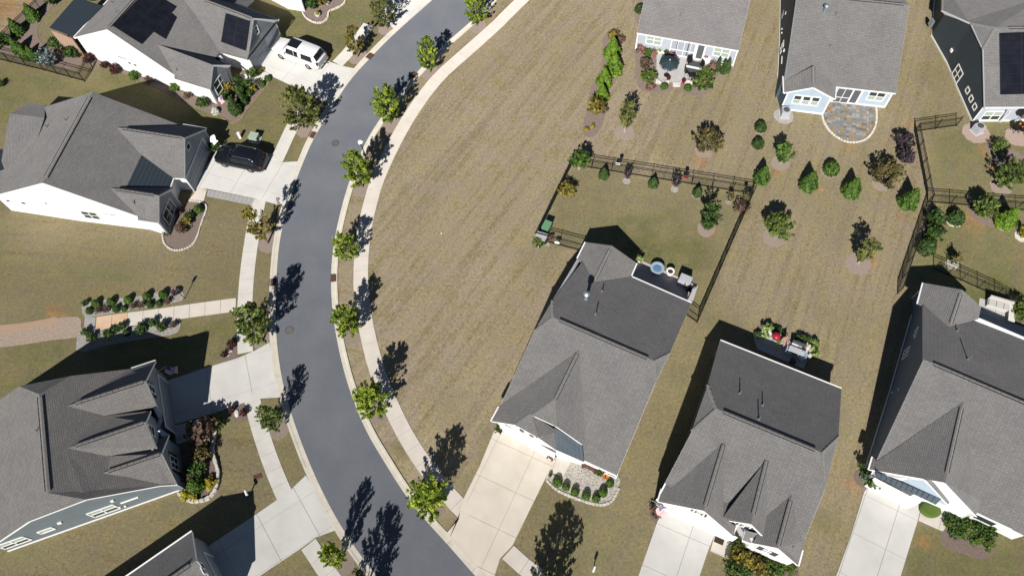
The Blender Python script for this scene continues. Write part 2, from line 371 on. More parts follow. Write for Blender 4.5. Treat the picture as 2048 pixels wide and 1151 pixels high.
# ---- the ground: one sheet out past the horizon, finer where the drone looks
road_left=chain([Vector(p) for p in G((925,-58),(895,-28),(865,0),(795,62),(758,98),(735,122),(703,157),(670,205),(641,254),(622,288),(604,331),(587,375),(567,443),(557,500),(553,558),(551,610),(551.5,650),(555,700),(561,740),(570,784),(595,863),(632,955),(677,1043),(724,1113),(753,1150),(800,1203),(860,1262))])
road_right=chain([Vector(p) for p in G((1035,-58),(1010,-28),(984,-2),(945.7,40),(897,82),(839.5,139),(803,181),(764.5,232),(731,285),(699.5,360),(682,420),(671,468),(663.5,520),(662,575),(666,631),(674.5,683),(689.5,748),(707,801),(733,863),(772,928),(807,984),(847,1035),(902,1095),(949.5,1150),(1000,1200),(1060,1258))])
road_left=smooth(road_left); road_right=smooth(road_right)
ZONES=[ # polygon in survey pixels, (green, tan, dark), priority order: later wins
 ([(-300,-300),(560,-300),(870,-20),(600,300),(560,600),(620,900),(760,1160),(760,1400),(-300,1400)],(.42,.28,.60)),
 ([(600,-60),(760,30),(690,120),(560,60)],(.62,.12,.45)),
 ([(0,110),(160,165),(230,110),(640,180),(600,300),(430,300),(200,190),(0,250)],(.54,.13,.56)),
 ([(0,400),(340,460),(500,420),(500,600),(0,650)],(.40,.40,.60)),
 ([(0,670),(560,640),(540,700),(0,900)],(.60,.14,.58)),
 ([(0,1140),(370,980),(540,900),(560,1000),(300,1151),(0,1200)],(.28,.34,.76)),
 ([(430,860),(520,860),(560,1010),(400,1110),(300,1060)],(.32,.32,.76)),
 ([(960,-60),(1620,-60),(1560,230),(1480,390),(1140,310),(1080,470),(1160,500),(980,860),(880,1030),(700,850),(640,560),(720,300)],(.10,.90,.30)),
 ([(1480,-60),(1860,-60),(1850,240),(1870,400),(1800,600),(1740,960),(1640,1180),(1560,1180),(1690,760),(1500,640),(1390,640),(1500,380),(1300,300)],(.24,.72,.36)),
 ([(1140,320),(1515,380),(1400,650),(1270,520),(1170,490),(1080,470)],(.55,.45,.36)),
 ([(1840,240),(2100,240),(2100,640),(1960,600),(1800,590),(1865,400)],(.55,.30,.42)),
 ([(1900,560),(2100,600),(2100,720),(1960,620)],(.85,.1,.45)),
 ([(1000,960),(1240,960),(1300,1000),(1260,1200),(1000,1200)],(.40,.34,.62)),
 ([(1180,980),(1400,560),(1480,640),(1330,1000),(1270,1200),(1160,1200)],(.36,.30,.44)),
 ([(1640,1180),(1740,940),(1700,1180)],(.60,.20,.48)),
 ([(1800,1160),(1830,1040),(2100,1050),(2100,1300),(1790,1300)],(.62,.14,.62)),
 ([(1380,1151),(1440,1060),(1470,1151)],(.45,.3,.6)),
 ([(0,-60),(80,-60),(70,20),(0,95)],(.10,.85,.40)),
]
SPOTS=[ # (x,y,radius px,(green,tan,dark),strength): patches that are really of another growth
 (1290,490,60,(.95,.05,.55),.75),(1390,500,45,(.9,.05,.5),.7),(1300,440,22,(.9,.1,.45),.5),(1240,440,16,(.9,.1,.45),.45),(1200,400,12,(.9,.1,.45),.35),(1230,462,40,(.85,.1,.5),.5),(1340,430,14,(.9,.1,.45),.45),(1120,430,25,(.8,.2,.4),.35),
 (1040,880,45,(.7,.2,.45),.5),(880,810,50,(.5,.4,.45),.4),(810,380,14,(.8,.2,.45),.5),(1015,640,60,(.35,.45,.4),.5),(1100,520,60,(.42,.4,.4),.6),
 (740,560,35,(.5,.3,.45),.4),(745,420,20,(.45,.35,.4),.4),(800,900,20,(.9,.1,.6),.6),(1450,640,40,(.6,.3,.4),.4),(1350,740,30,(.6,.25,.45),.45),
 (1490,60,18,(.45,.4,.45),.5),(1545,300,40,(.5,.4,.4),.35),(1700,650,60,(.5,.4,.4),.4),(1640,620,40,(.5,.35,.45),.4),(1270,230,30,(.2,.8,.3),.3),
 (1655,1050,30,(.6,.2,.5),.5),(120,460,70,(.2,.6,.45),.5),(60,740,50,(.6,.2,.5),.5),(170,720,60,(.4,.4,.5),.5),(1420,460,40,(.4,.6,.3),.4),(640,1095,40,(.55,.15,.55),.5),(590,900,25,(.55,.2,.55),.5),
]
CLAY=[(12,20,60),(1398,318,14),(1420,455,16),(1555,343,10),(1642,380,8),(1697,291,8),(1820,245,10),(1715,522,20),(1745,525,12),(1805,435,12),(1970,300,16),(1780,352,10),(1945,440,24),(1985,335,8),(1588,462,8),(110,632,26),(1700,965,14),(1850,1085,10),(860,150,16),(965,55,18),(1405,330,10)]
def axis(lo,hi,a,b,fine):
    inner=list(np.arange(a,b+fine*.5,fine)); out=[a]; s=fine
    while out[-1]>lo: s*=1.5; out.append(out[-1]-s)
    o2=[b]; s=fine
    while o2[-1]<hi: s*=1.5; o2.append(o2[-1]+s)
    return np.array(sorted(out[1:])+inner+o2[1:])
gx=axis(-1500,1500,-56,56,.34); gy=axis(-1500,2500,2,72,.34)
XX,YY=np.meshgrid(gx,gy)
def np_inside(poly):
    c=np.zeros(XX.shape,bool); n=len(poly); j=n-1
    for i in range(n):
        yi,yj=poly[i][1],poly[j][1]
        if yi!=yj: c^=((yi>YY)!=(yj>YY))&(XX<(poly[j][0]-poly[i][0])*(YY-yi)/(yj-yi)+poly[i][0])
        j=i
    return c
def vnoise(x,y,seed):
    xi=np.floor(x).astype(int); yi=np.floor(y).astype(int); fx=x-xi; fy=y-yi; fx=fx*fx*(3-2*fx); fy=fy*fy*(3-2*fy)
    def h(a,b): 
        n=(a*374761393+b*668265263+seed*97) & 0x7fffffff; n=(n^(n>>13))*1274126177 & 0x7fffffff; return ((n^(n>>16))&0xffff)/65535.
    return (h(xi,yi)*(1-fx)+h(xi+1,yi)*fx)*(1-fy)+(h(xi,yi+1)*(1-fx)+h(xi+1,yi+1)*fx)*fy
WX=XX+(vnoise(XX*.5,YY*.5,3)-.5)*2.2; WY=YY+(vnoise(XX*.5+9,YY*.5,5)-.5)*2.2
zone=np.zeros(XX.shape+(3,)); zone[...]=(.35,.45,.45)
_X,_Y=XX,YY; XX,YY=WX,WY
for poly,v in ZONES: zone[np_inside(G(*[(max(x,-300),y) for x,y in poly]))]=v
XX,YY=_X,_Y
for _ in range(3):
    z=zone.copy(); z[1:-1,1:-1]=(zone[1:-1,1:-1]*2+zone[:-2,1:-1]+zone[2:,1:-1]+zone[1:-1,:-2]+zone[1:-1,2:])/6; zone=z
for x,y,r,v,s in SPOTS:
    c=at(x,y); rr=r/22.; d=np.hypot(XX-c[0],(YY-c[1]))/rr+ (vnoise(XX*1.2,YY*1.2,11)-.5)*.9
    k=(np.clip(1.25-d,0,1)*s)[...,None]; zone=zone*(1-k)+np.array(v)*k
clay=np.zeros(XX.shape)
for x,y,r in CLAY:
    c=at(x,y); d=np.hypot(XX-c[0],(YY-c[1]))/(r/20.)+(vnoise(XX*1.7,YY*1.7,17)-.5)*1.1; clay=np.maximum(clay,np.clip(1.2-d,0,1)*.55)
zone=np.clip(zone+((vnoise(XX*.22,YY*.22,23)-.5)*.16)[...,None]*np.array([1,-1,.3]),0,1)
nx_,ny_=len(gx),len(gy)
vv=np.stack([XX.ravel(),YY.ravel(),np.zeros(XX.size)],1)
idx=np.arange(nx_*ny_).reshape(ny_,nx_); quads=np.stack([idx[:-1,:-1],idx[:-1,1:],idx[1:,1:],idx[1:,:-1]],-1).reshape(-1,4)
me=bpy.data.meshes.new('ground'); me.vertices.add(len(vv)); me.vertices.foreach_set('co',vv.ravel()); me.loops.add(quads.size); me.loops.foreach_set('vertex_index',quads.ravel())
me.polygons.add(len(quads)); me.polygons.foreach_set('loop_start',np.arange(0,quads.size,4)); me.polygons.foreach_set('loop_total',np.full(len(quads),4)); me.update(calc_edges=True)
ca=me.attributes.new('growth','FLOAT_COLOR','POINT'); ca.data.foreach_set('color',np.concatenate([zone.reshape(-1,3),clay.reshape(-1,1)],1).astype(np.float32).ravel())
gm=bpy.data.materials.new('lawn'); gm.use_nodes=True; t=gm.node_tree; N=t.nodes; Lk=t.links; b=N['Principled BSDF']; b.inputs['Diffuse Roughness'].default_value=.2; b.inputs['Roughness'].default_value=.95; b.inputs['Specular IOR Level'].default_value=.08
A=N.new('ShaderNodeAttribute'); A.attribute_name='growth'; S=N.new('ShaderNodeSeparateColor'); Lk.new(A.outputs['Color'],S.inputs[0])
tc=N.new('ShaderNodeTexCoord')
def noise(scale,detail,rough=.6,vec=None,dist=0):
    n=N.new('ShaderNodeTexNoise'); n.inputs['Scale'].default_value=scale; n.inputs['Detail'].default_value=detail; n.inputs['Roughness'].default_value=rough; n.inputs['Distortion'].default_value=dist
    Lk.new(vec or tc.outputs['Object'],n.inputs['Vector']); return n.outputs[0]
def mth(op,a,b_=None,c=None):
    n=N.new('ShaderNodeMath'); n.operation=op
    for i,x in enumerate((a,b_,c)):
        if x is None: continue
        if isinstance(x,(int,float)): n.inputs[i].default_value=x
        else: Lk.new(x,n.inputs[i])
    return n.outputs[0]
def mixc(f,a,b_,mode='MIX'):
    n=N.new('ShaderNodeMixRGB'); n.blend_type=mode
    for i,x in enumerate((f,a,b_)):
        if isinstance(x,(int,float)): n.inputs[i].default_value=x
        elif isinstance(x,tuple): n.inputs[i].default_value=(*x,1)
        else: Lk.new(x,n.inputs[i])
    return n.outputs[0]
def rmp(f,pts): r=ramp(N,pts); Lk.new(f,r.inputs[0]); return r.outputs[0]
# mower bands: noise drawn out along the mowing direction
sx=N.new('ShaderNodeSeparateXYZ'); Lk.new(tc.outputs['Object'],sx.inputs[0])
def along_dir(deg,across=.85,along=.035):
    a_=math.radians(deg+90); ca,sa=math.cos(a_),math.sin(a_)
    s_=mth('ADD',mth('MULTIPLY',sx.outputs[0],ca*across),mth('MULTIPLY',sx.outputs[1],sa*across))
    t_=mth('ADD',mth('MULTIPLY',sx.outputs[0],-sa*along),mth('MULTIPLY',sx.outputs[1],ca*along))
    c_=N.new('ShaderNodeCombineXYZ'); Lk.new(s_,c_.inputs[0]); Lk.new(t_,c_.inputs[1]); return c_.outputs[0]
west=rmp(mth('MULTIPLY_ADD',sx.outputs[0],.02,.74),[(.44,(1,1,1)),(.46,(0,0,0))])   # x below about -14 m
east=rmp(mth('MULTIPLY_ADD',sx.outputs[0],.02,.40),[(.57,(0,0,0)),(.62,(1,1,1))])
bn=mixc(east,mixc(west,noise(1,4,.65,along_dir(57,1.35,.05),.2),noise(1,3,.6,along_dir(-6,1.5,.06),.25)),noise(1,3,.6,along_dir(66,1.5,.05),.25))
band=rmp(bn,[(.38,(0,0,0)),(.62,(1,1,1))])
n1=noise(.55,6,.65); n2=noise(2.6,5,.7); n3=noise(5.2,5,.78,dist=.9); n4=noise(13,3,.7)
gsum=mth('ADD',S.outputs[0],mth('MULTIPLY',mth('SUBTRACT',n1,.5),1.5))
gsum=mth('ADD',gsum,mth('MULTIPLY',mth('SUBTRACT',n2,.5),.65))
gsum=mth('ADD',gsum,mth('MULTIPLY',mth('SUBTRACT',band,.5),.42))
gsum=mth('ADD',gsum,mth('MULTIPLY',mth('SUBTRACT',n3,.5),.7))
green=rmp(gsum,[(.15,(0,0,0)),(.85,(1,1,1))])
tan=mixc(S.outputs[1],(.252,.208,.128),(.272,.219,.178))
straw=mixc(rmp(n3,[(.38,(0,0,0)),(.66,(1,1,1))]),tan,(.324,.274,.222))
grn=mixc(S.outputs[1],mixc(rmp(n2,[(.3,(0,0,0)),(.7,(1,1,1))]),(.105,.118,.048),(.170,.168,.076)),(.205,.176,.130))
base=mixc(green,straw,grn)
base=mixc(A.outputs['Alpha'],base,(.40,.215,.115))
spk=rmp(n3,[(.33,(.75,.75,.73)),(.5,(.99,.99,.99)),(.67,(1.22,1.20,1.18))])
base=mixc(1.0,base,spk,'MULTIPLY')
base=mixc(1.0,base,rmp(n4,[(.3,(.80,.80,.78)),(.7,(1.2,1.2,1.2))]),'MULTIPLY')
base=mixc(1.0,base,rmp(band,[(0,(.84,.84,.84)),(1,(1.15,1.15,1.14))]),'MULTIPLY')
base=mixc(1.0,base,rmp(n2,[(.32,(.90,.90,.895)),(.68,(1.09,1.085,1.08))]),'MULTIPLY'); base=mixc(1.0,base,rmp(n1,[(.3,(.88,.89,.60)),(.7,(1.1,1.09,1.08))]),'MULTIPLY')
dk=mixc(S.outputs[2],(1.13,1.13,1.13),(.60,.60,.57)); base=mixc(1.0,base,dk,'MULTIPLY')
Lk.new(base,b.inputs['Base Color'])
bp=N.new('ShaderNodeBump'); bp.inputs['Strength'].default_value=.55; bp.inputs['Distance'].default_value=.05
Lk.new(mth('ADD',n3,mth('MULTIPLY',n4,.5)),bp.inputs['Height']); Lk.new(bp.outputs[0],b.inputs['Normal'])
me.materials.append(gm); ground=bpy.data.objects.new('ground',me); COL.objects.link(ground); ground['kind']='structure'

# ---- road with its gutters and kerb stones
def strip(A,B,z):
    m=MB(); n=min(len(A),len(B)); A=by_length(A,.6); B2=by_length(B,(sum((B[i+1]-B[i]).length for i in range(len(B)-1)))/(len(A)-1))
    P=[(a[0].x,a[0].y,z) for a in A]+[(b_[0].x,b_[0].y,z) for b_ in B2]; k=len(A)
    m.add(P,[(i,i+1,k+i+1,k+i) for i in range(min(k,len(B2))-1)]); return m
# asphalt with a lane seam
am=M['asphalt']; 
def full_len(P): return sum((P[i+1]-P[i]).length for i in range(len(P)-1))
m=MB(); nseg=260
RL=by_length(road_left,full_len(road_left)/nseg); RR=by_length(road_right,full_len(road_right)/nseg)
for i in range(nseg+1):
    a=RL[i][0];b_=RR[i][0]
    for k in range(9):
        p=a.lerp(b_,k/8); cr=.03*(1-(2*k/8-1)**2); m.v.append((p.x,p.y,.012+cr))
m.f=[(i*9+k,i*9+k+1,(i+1)*9+k+1,(i+1)*9+k) for i in range(nseg) for k in range(8)]; m.m=[0]*len(m.f)
road=m.build('road',am,smooth=True); road['kind']='structure'
# pale worn seam and long scuffs come from the asphalt material
t=am.node_tree; N2=t.nodes; b2=N2['Principled BSDF']; src=b2.inputs['Base Color'].links[0].from_socket
tcn=N2.new('ShaderNodeTexCoord'); nn=N2.new('ShaderNodeTexNoise'); nn.inputs['Scale'].default_value=.35; nn.inputs['Detail'].default_value=7; t.links.new(tcn.outputs['Object'],nn.inputs['Vector'])
rr_=ramp(N2,[(.3,(.90,.91,.93)),(.7,(1.10,1.09,1.07))]); t.links.new(nn.outputs[0],rr_.inputs[0])
mx=N2.new('ShaderNodeMixRGB'); mx.blend_type='MULTIPLY'; mx.inputs[0].default_value=1; t.links.new(src,mx.inputs[1]); t.links.new(rr_.outputs[0],mx.inputs[2])
vo=N2.new('ShaderNodeTexNoise'); vo.inputs['Scale'].default_value=60; vo.inputs['Detail'].default_value=2; t.links.new(tcn.outputs['Object'],vo.inputs['Vector'])
r4=ramp(N2,[(.36,(.93,.93,.93)),(.64,(1.07,1.07,1.07))]); t.links.new(vo.outputs[0],r4.inputs[0])
mx2=N2.new('ShaderNodeMixRGB'); mx2.blend_type='MULTIPLY'; mx2.inputs[0].default_value=1; t.links.new(mx.outputs[0],mx2.inputs[1]); t.links.new(r4.outputs[0],mx2.inputs[2]); t.links.new(mx2.outputs[0],b2.inputs['Base Color'])
seamm=mat('asphalt_seam',(.158,.167,.183),.9,.2,var=.12,vscale=6)
ms=MB(); 
cl=[RL[i][0].lerp(RR[i][0],.47+.012*math.sin(i*.21)) for i in range(nseg+1)]
for i in range(30,nseg-40):
    a=cl[i];b_=cl[i+1];d=(b_-a).normalized();nv=Vector((-d.y,d.x))*(.012+.014*hz(i*.13,3))
    ms.add([(a.x-nv.x,a.y-nv.y,.0472),(b_.x-nv.x,b_.y-nv.y,.0472),(b_.x+nv.x,b_.y+nv.y,.0472),(a.x+nv.x,a.y+nv.y,.0472)],[(0,1,2,3)])
ms.build('lane_seam',seamm,road)['kind']='stuff'

def kerb(name,side,sgn,drops):
    """rolled kerb: gutter pan and low lip in cast lengths"""
    base=MB(); k=thing_struct(name)
    pts=by_length(side,3.05)
    dense=by_length(side,.3)
    per=len(dense)/len(pts)
    for i in range(len(pts)-1):
        i0=int(round(i*per)); i1=int(round((i+1)*per)); i1=min(i1,len(dense)-1)
        seg=dense[i0:i1+1]
        if len(seg)<2: continue
        m=MB(); n=len(seg); prof=[(0,.02),(.30,.035),(.40,.075),(.56,.085),(.56,-.05),(0,-.05)]
        for q,(p,t_) in enumerate(seg):
            pp=p
            if q==0: pp=p+t_*.012
            if q==n-1: pp=p-t_*.012
            nv=Vector((-t_.y,t_.x))*sgn
            mid=pp.x*0+0
            lo=.35 if any((pp-Vector(d[:2])).length<d[2] for d in drops) else 1
            for o_,z in prof: m.v.append((pp.x+nv.x*o_,pp.y+nv.y*o_,.02+(z-.02)*lo if z>0 else z))
        kx=len(prof); m.f=[(q*kx+j,q*kx+(j+1)%kx,(q+1)*kx+(j+1)%kx,(q+1)*kx+j) for q in range(n-1) for j in range(kx)]+[tuple(range(kx)),tuple(range((n-1)*kx,n*kx))]; m.m=[0]*len(m.f)
        m.build('kerb_stone',M['kerb'],k)
    return k
def thing_struct(name):
    o=empty(name,(0,0,0)); o['kind']='structure'; return o
drops=[(*at(690,170)[:2],3.2),(*at(588,365)[:2],3.6),(*at(549,740)[:2],3.0),(*at(650,1010)[:2],3.4),(*at(935,1110)[:2],3.4),(*at(830,25)[:2],3.5)]
kl=kerb('kerb_left',road_left,-1,drops); kr=kerb('kerb_right',road_right,1,drops)

# ---- concrete walks and drives, cast in separate slabs with recessed joints
def walk(name,pts,width,step,m=M['walk'],stains={},z=.035):
    k=thing_struct(name); P=smooth(chain([Vector(p) for p in G(*pts)]),3); Q=by_length(P,step)
    bm_=MB(); L=offset(P,width/2); R=offset(P,-width/2)
    for i in range(len(P)-1): bm_.add([(L[i].x,L[i].y,.008),(R[i].x,R[i].y,.008),(R[i+1].x,R[i+1].y,.008),(L[i+1].x,L[i+1].y,.008)],[(0,1,2,3)])
    bm_.build('joint_bed',M['joint'],k)
    for i in range(len(Q)-1):
        (a,ta),(b_,tb)=Q[i],Q[i+1]; a=a+ta*.012; b_=b_-tb*.012; na=Vector((-ta.y,ta.x))*width/2; nb=Vector((-tb.y,tb.x))*width/2
        MB().prism([(a+na)[:],(a-na)[:],(b_-nb)[:],(b_+nb)[:]],0.0,z).build('slab',stains.get(i,m),k)
    return k
def paving(name,poly,rows,dirpx,su,sw,m,z=.041,u0=0,w0=0,gap=.012,px=True):
    """poly cut into su x sw slabs laid along the line dirpx"""
    P=G(*poly) if px else poly
    a=at(*dirpx[0]);b_=at(*dirpx[1]); d=Vector((b_[0]-a[0],b_[1]-a[1])).normalized(); n=Vector((-d.y,d.x)); O=Vector(a[:2])
    k=thing_struct(name); MB().prism(P,-.02,.012).build('joint_bed',M['joint'],k)
    U=[(Vector(p)-O).dot(d) for p in P]; W=[(Vector(p)-O).dot(n) for p in P]
    u=math.floor((min(U)-u0)/su)*su+u0
    while u<max(U):
        w_=math.floor((min(W)-w0)/sw)*sw+w0
        while w_<max(W):
            c=P
            for (q,nn_) in ((O+d*(u+gap),d),(O+d*(u+su-gap),-d),(O+n*(w_+gap),n),(O+n*(w_+sw-gap),-n)): 
                c=clip(c,q.x,q.y,nn_.x,nn_.y)
                if len(c)<3: break
            if len(c)>=3 and area(c)>.02: MB().prism(c,0.0,z).build('slab',m,k)
            w_+=sw
        u+=su
    return k
walk('sidewalk_right',[(1090,-48),(1043,2),(1020,23),(997,47),(938,100),(878,154),(830,216),(790,284),(753,364),(739,414),(730,450),(724.5,493),(722,529),(721.5,576),(726,618),(733,658),(742.6,700),(751,731),(764,768),(782,811),(807,863),(847,927),(880,970),(909.5,1003),(926,1019),(940,1033)],1.27,1.42,M['walk2'])
walk('sidewalk_right_lower',[(1016,1103),(1037,1124),(1060,1141),(1110,1176),(1160,1205)],1.25,1.42,M['walk2'])
walk('sidewalk_top_left',[(738,50),(722,72),(706,95),(690,113),(675,128)],1.27,1.42)
walk('sidewalk_upper_left',[(610,216),(597,234),(584,254),(573,279),(562,303),(553,322)],1.25,1.42)
walk('sidewalk_mid_left',[(519,398),(512,430),(506,463),(499,510),(494,550),(491,590),(489,630),(489,670),(491,705)],1.27,1.42)
walk('sidewalk_lower_left',[(502,786),(505,800),(511,830),(521,862),(535,905),(549,943),(567,985),(574,1000)],1.27,1.42)
walk('sidewalk_bottom_left',[(617,1087),(634,1112),(659,1151),(700,1205)],1.27,1.42)
walk('greenway_path',[(192,647),(240,640),(290,634),(340,627),(395,619),(440,613),(472,609)],1.28,1.28,M['walk2'],{0:M['clay_conc'],1:M['clay_conc']})
paving('driveway_suv',[(556,86),(600,103),(650,121),(686,133),(711,138),(690,166),(661,209),(640,199),(614,186),(543,152.5),(517,133)],0,((556,86),(517,133)),3.1,3.1,M['drive'],u0=-.1,w0=.2)
paving('driveway_black_suv',[(440,292),(543,308),(563,325),(598,323),(586,365),(575,408),(555,409),(533,403),(507,396),(416,377.5),(385,378)],0,((440,292),(385,378)),3.2,3.1,M['drive'],w0=.5)
paving('paver_border',[(416,379.5),(510,397.5),(504,410.5),(414,392.5)],0,((416,379),(510,397)),.4,.2,M['paver'],gap=.008)
paving('entry_walk_left',[(396,377),(414,380),(407,405),(377.5,401)],0,((396,377),(377,401)),1.25,1.3,M['walk2'])
paving('driveway_flag_house',[(331,762),(402,738),(475,716),(512,700),(539.5,684.5),(547,735),(559,794),(522,796),(490,804),(427,826),(349,848)],0,((402,738),(475,716)),3.3,3.05,M['drive'],u0=.4,w0=-.1)
paving('porch_walk_left',[(346,851),(395,840),(400,872),(354,888)],0,((346,851),(395,840)),1.2,1.2,M['drive'])
paving('driveway_bottom',[(408,1097),(512,1028),(553,999.5),(583,977.5),(612,949.5),(640,1003),(672,1059),(632,1073.5),(601,1096),(541,1136),(480,1178),(440,1185)],0,((541,1136),(601,1096)),3.2,3.05,M['drive'],u0=.9,w0=.1)
paving('driveway_centre',[(990,857),(1117,906),(1087,963.5),(1056,1026),(1025,1089.5),(1000,1115.5),(986,1160),(966,1146),(930,1111),(891,1068),(917,1038),(926,999),(960,930)],0,((992,864),(926,999)),3.0,3.05,M['drive_warm'],u0=.6,w0=.35)
paving('entry_walk_centre',[(1114,912),(1142,922),(1126,954),(1104,944),(1090,962),(1100,938)],0,((1114,912),(1142,922)),1.4,1.4,M['walk2'])
paving('driveway_lower_right',[(1324,1014),(1436,1052),(1416,1100),(1399,1150.5),(1384,1196),(1260,1196),(1276.5,1150.5)],0,((1321,1023),(1276.5,1150.5)),3.2,2.55,M['drive'],u0=.9,w0=0)
paving('entry_walk_lower_right',[(1431,1061),(1440,1048),(1432,1052),(1464,1062),(1472,1052),(1482,1056),(1475,1085),(1457,1117),(1420,1101)],0,((1431,1061),(1420,1101)),1.5,1.5,M['walk2'])
paving('driveway_far_right',[(1744,962),(1844,1003),(1835,1040),(1818,1095),(1801,1150.5),(1787,1196),(1655,1196),(1672,1150.5),(1700,1075),(1728,983)],0,((1728,983),(1672,1150)),3.1,2.45,M['drive'],u0=.2,w0=.15)
paving('entry_walk_far_right',[(1846,1003),(1895,1012),(1905,1035),(1885,1062),(1836,1040)],0,((1836,1040),(1885,1062)),1.5,1.5,M['walk2'])
paving('entry_walk_white_house',[(545,153),(536,166),(512,172),(474,156),(480,146),(510,155),(528,141)],0,((512,172),(474,156)),1.2,1.2,M['walk'])
paving('driveway_top',[(852,-30),(862,1),(792,61),(760,36),(800,-30)],0,((862,1),(792,61)),3,3,M['drive'])
paving('front_walk_top',[(574,0),(590,-20),(607,0),(604,13),(560,-8)],0,((574,0),(604,13)),1.3,1.3,M['walk'])

# ---- planting beds and gravel, a low sheet each
def bed(name,pts,m,z=.02,rounded=True):
    P=[Vector(p) for p in G(*pts)]
    if rounded:
        Q=P+P[:3]; Q=chain(Q[1:] if False else P+[P[0]],.25); P=Q[:-1]
    o=MB().prism([p[:] for p in P],-.02,z+random.random()*.004).build(name,m); o['kind']='structure'; return P
def ringbed(x,y,r,m=M['mulch_old'],name='mulch_ring'):
    c=at(x,y); n=22; P=[(c[0]+r*math.cos(6.283*k/n)*(1+.13*(hz(k,x)-.5)),c[1]+r*math.sin(6.283*k/n)*(1+.13*(hz(k,y)-.5))) for k in range(n)]
    o=MB().prism(P,-.02,.018+random.random()*.004).build(name,m); o['kind']='structure'; return c
BEDS=dict(
 path_up=bed('pebble_bed',[(164,609),(175,602),(230,597),(290,590),(330,580),(360,578),(366,598),(330,608),(190,632),(166,629)],M['pebble']),
 path_lo=bed('pebble_bed',[(152,699),(155,672),(164,658),(230,655),(300,648),(345,638),(360,640),(360,655),(345,668),(270,680),(205,692),(170,702)],M['pebble']),
 landing=bed('grey_landing',[(170,633),(192,634),(190,659),(168,658)],M['paver'],.03,False),
 gravel=bed('gravel_strip',[(-60,662),(0,653),(60,645),(120,635),(158,634),(162,650),(158,672),(100,680),(50,688),(0,694),(-60,700)],M['strip'],.02),
 clay=bed('clay_strip',[(-60,660),(0,650),(50,645),(100,636),(112,633),(118,645),(60,657),(0,668),(-60,672)],M['clay'],.027),
 isl1=bed('mulch_island',[(441,721),(448,702),(458,690),(471,683),(477,715),(458,721)],M['mulch']),
 isl2=bed('mulch_island',[(457,822),(470,812),(491,806),(497,834),(486,841),(466,838)],M['mulch']),
 bfront=bed('mulch_bed',[(340,463),(352,440),(368,415),(380,402),(400,405),(411,409),(412,418),(402,445),(393,475),(384,490),(366,499),(344,499),(328,486),(326,468)],M['mulch']),
 cfront=bed('mulch_bed',[(352,975),(345,940),(352,880),(372,850),(400,840),(424,838),(434,855),(426,880),(430,920),(438,950),(436,975),(422,995),(396,1003),(372,999),(360,985)],M['mulch']),
 afront=bed('mulch_bed',[(418,196),(440,170),(470,152),(505,170),(520,150),(543,153),(530,172),(508,198),(492,218),(482,235),(462,243),(440,230),(423,225)],M['mulch']),
 aside=bed('mulch_bed',[(168,122),(180,112),(215,128),(290,152),(360,182),(420,206),(436,218),(416,226),(360,200),(290,165),(200,130),(172,130)],M['mulch']),
 afence=bed('mulch_bed',[(-10,100),(20,50),(60,8),(90,-20),(120,-20),(100,20),(75,60),(90,90),(150,110),(165,125),(140,138),(80,130),(30,118)],M['mulch']),
 top=bed('mulch_bed',[(603,10),(612,-20),(690,-20),(691,5),(680,15),(657,19),(655,35),(640,46),(622,43),(608,30)],M['mulch']),
 hleft=bed('mulch_bed',[(1168,240),(1175,215),(1180,180),(1200,140),(1205,95),(1205,78),(1225,58),(1242,70),(1240,110),(1235,150),(1215,190),(1212,215),(1205,250),(1185,274),(1166,268)],M['mulch']),
 hleft2=bed('mulch_bed',[(1268,30),(1276,5),(1284,-20),(1292,-20),(1284,20),(1276,50)],M['mulch']),
 hpat1=bed('mulch_bed',[(1268,92),(1280,88),(1314,100),(1312,120),(1310,150),(1330,160),(1345,172),(1342,182),(1300,185),(1278,176),(1272,150),(1270,120)],M['mulch']),
 hpat2=bed('mulch_bed',[(1362,165),(1385,160),(1402,140),(1415,125),(1462,135),(1465,146),(1430,155),(1425,180),(1400,192),(1370,188),(1358,178)],M['mulch']),
 efront=bed('pale_pebble_bed',[(1138,920),(1180,932),(1236,952),(1236,975),(1222,1000),(1200,1007),(1160,997),(1115,978),(1093,962),(1100,946),(1122,955)],M['pale_pebble']),
 ffront=bed('mulch_bed',[(1458,1118),(1470,1090),(1500,1078),(1590,1130),(1580,1200),(1446,1200),(1450,1150)],M['mulch']),
 ffront2=bed('black_mulch_bed',[(1433,1063),(1453,1067),(1445,1090),(1427,1082)],M['soil'],.05,False),
 fcorner=bed('mulch_bed',[(1300,1008),(1318,1010),(1320,1030),(1310,1045),(1300,1030)],M['mulch']),
 gfront=bed('mulch_bed',[(1880,1062),(1888,1025),(1905,1018),(1950,1045),(1985,1060),(1992,1080),(1985,1105),(1965,1118),(1930,1108),(1888,1090)],M['mulch']),
 gcorner=bed('mulch_bed',[(1707,950),(1718,938),(1740,948),(1744,962),(1732,976),(1714,968)],M['mulch']),
 eac=bed('grey_gravel_bed',[(1080,472),(1095,470),(1100,492),(1078,490)],M['pebble'],.02,False),
 jstone=bed('river_stone_bed',[(1884,300),(1884,300.1),(1884.1,300)],M['pebble']) if False else None,
 nshrub=bed('mulch_bed',[(1935,395),(1960,392),(1985,418),(2020,440),(2000,455),(1960,445),(1940,425)],M['mulch']),
 nedge=bed('mulch_bed',[(1842,470),(1855,430),(1870,410),(1885,430),(1872,470),(1860,502),(1838,505)],M['mulch']),
 nbed=bed('mulch_bed',[(1968,290),(1975,282),(2000,285),(2060,320),(2060,335),(2010,340),(1985,320)],M['mulch']),
 gpat=bed('mulch_bed',[(2020,615),(2030,600),(2060,612),(2060,650),(2030,640)],M['mulch']),
)
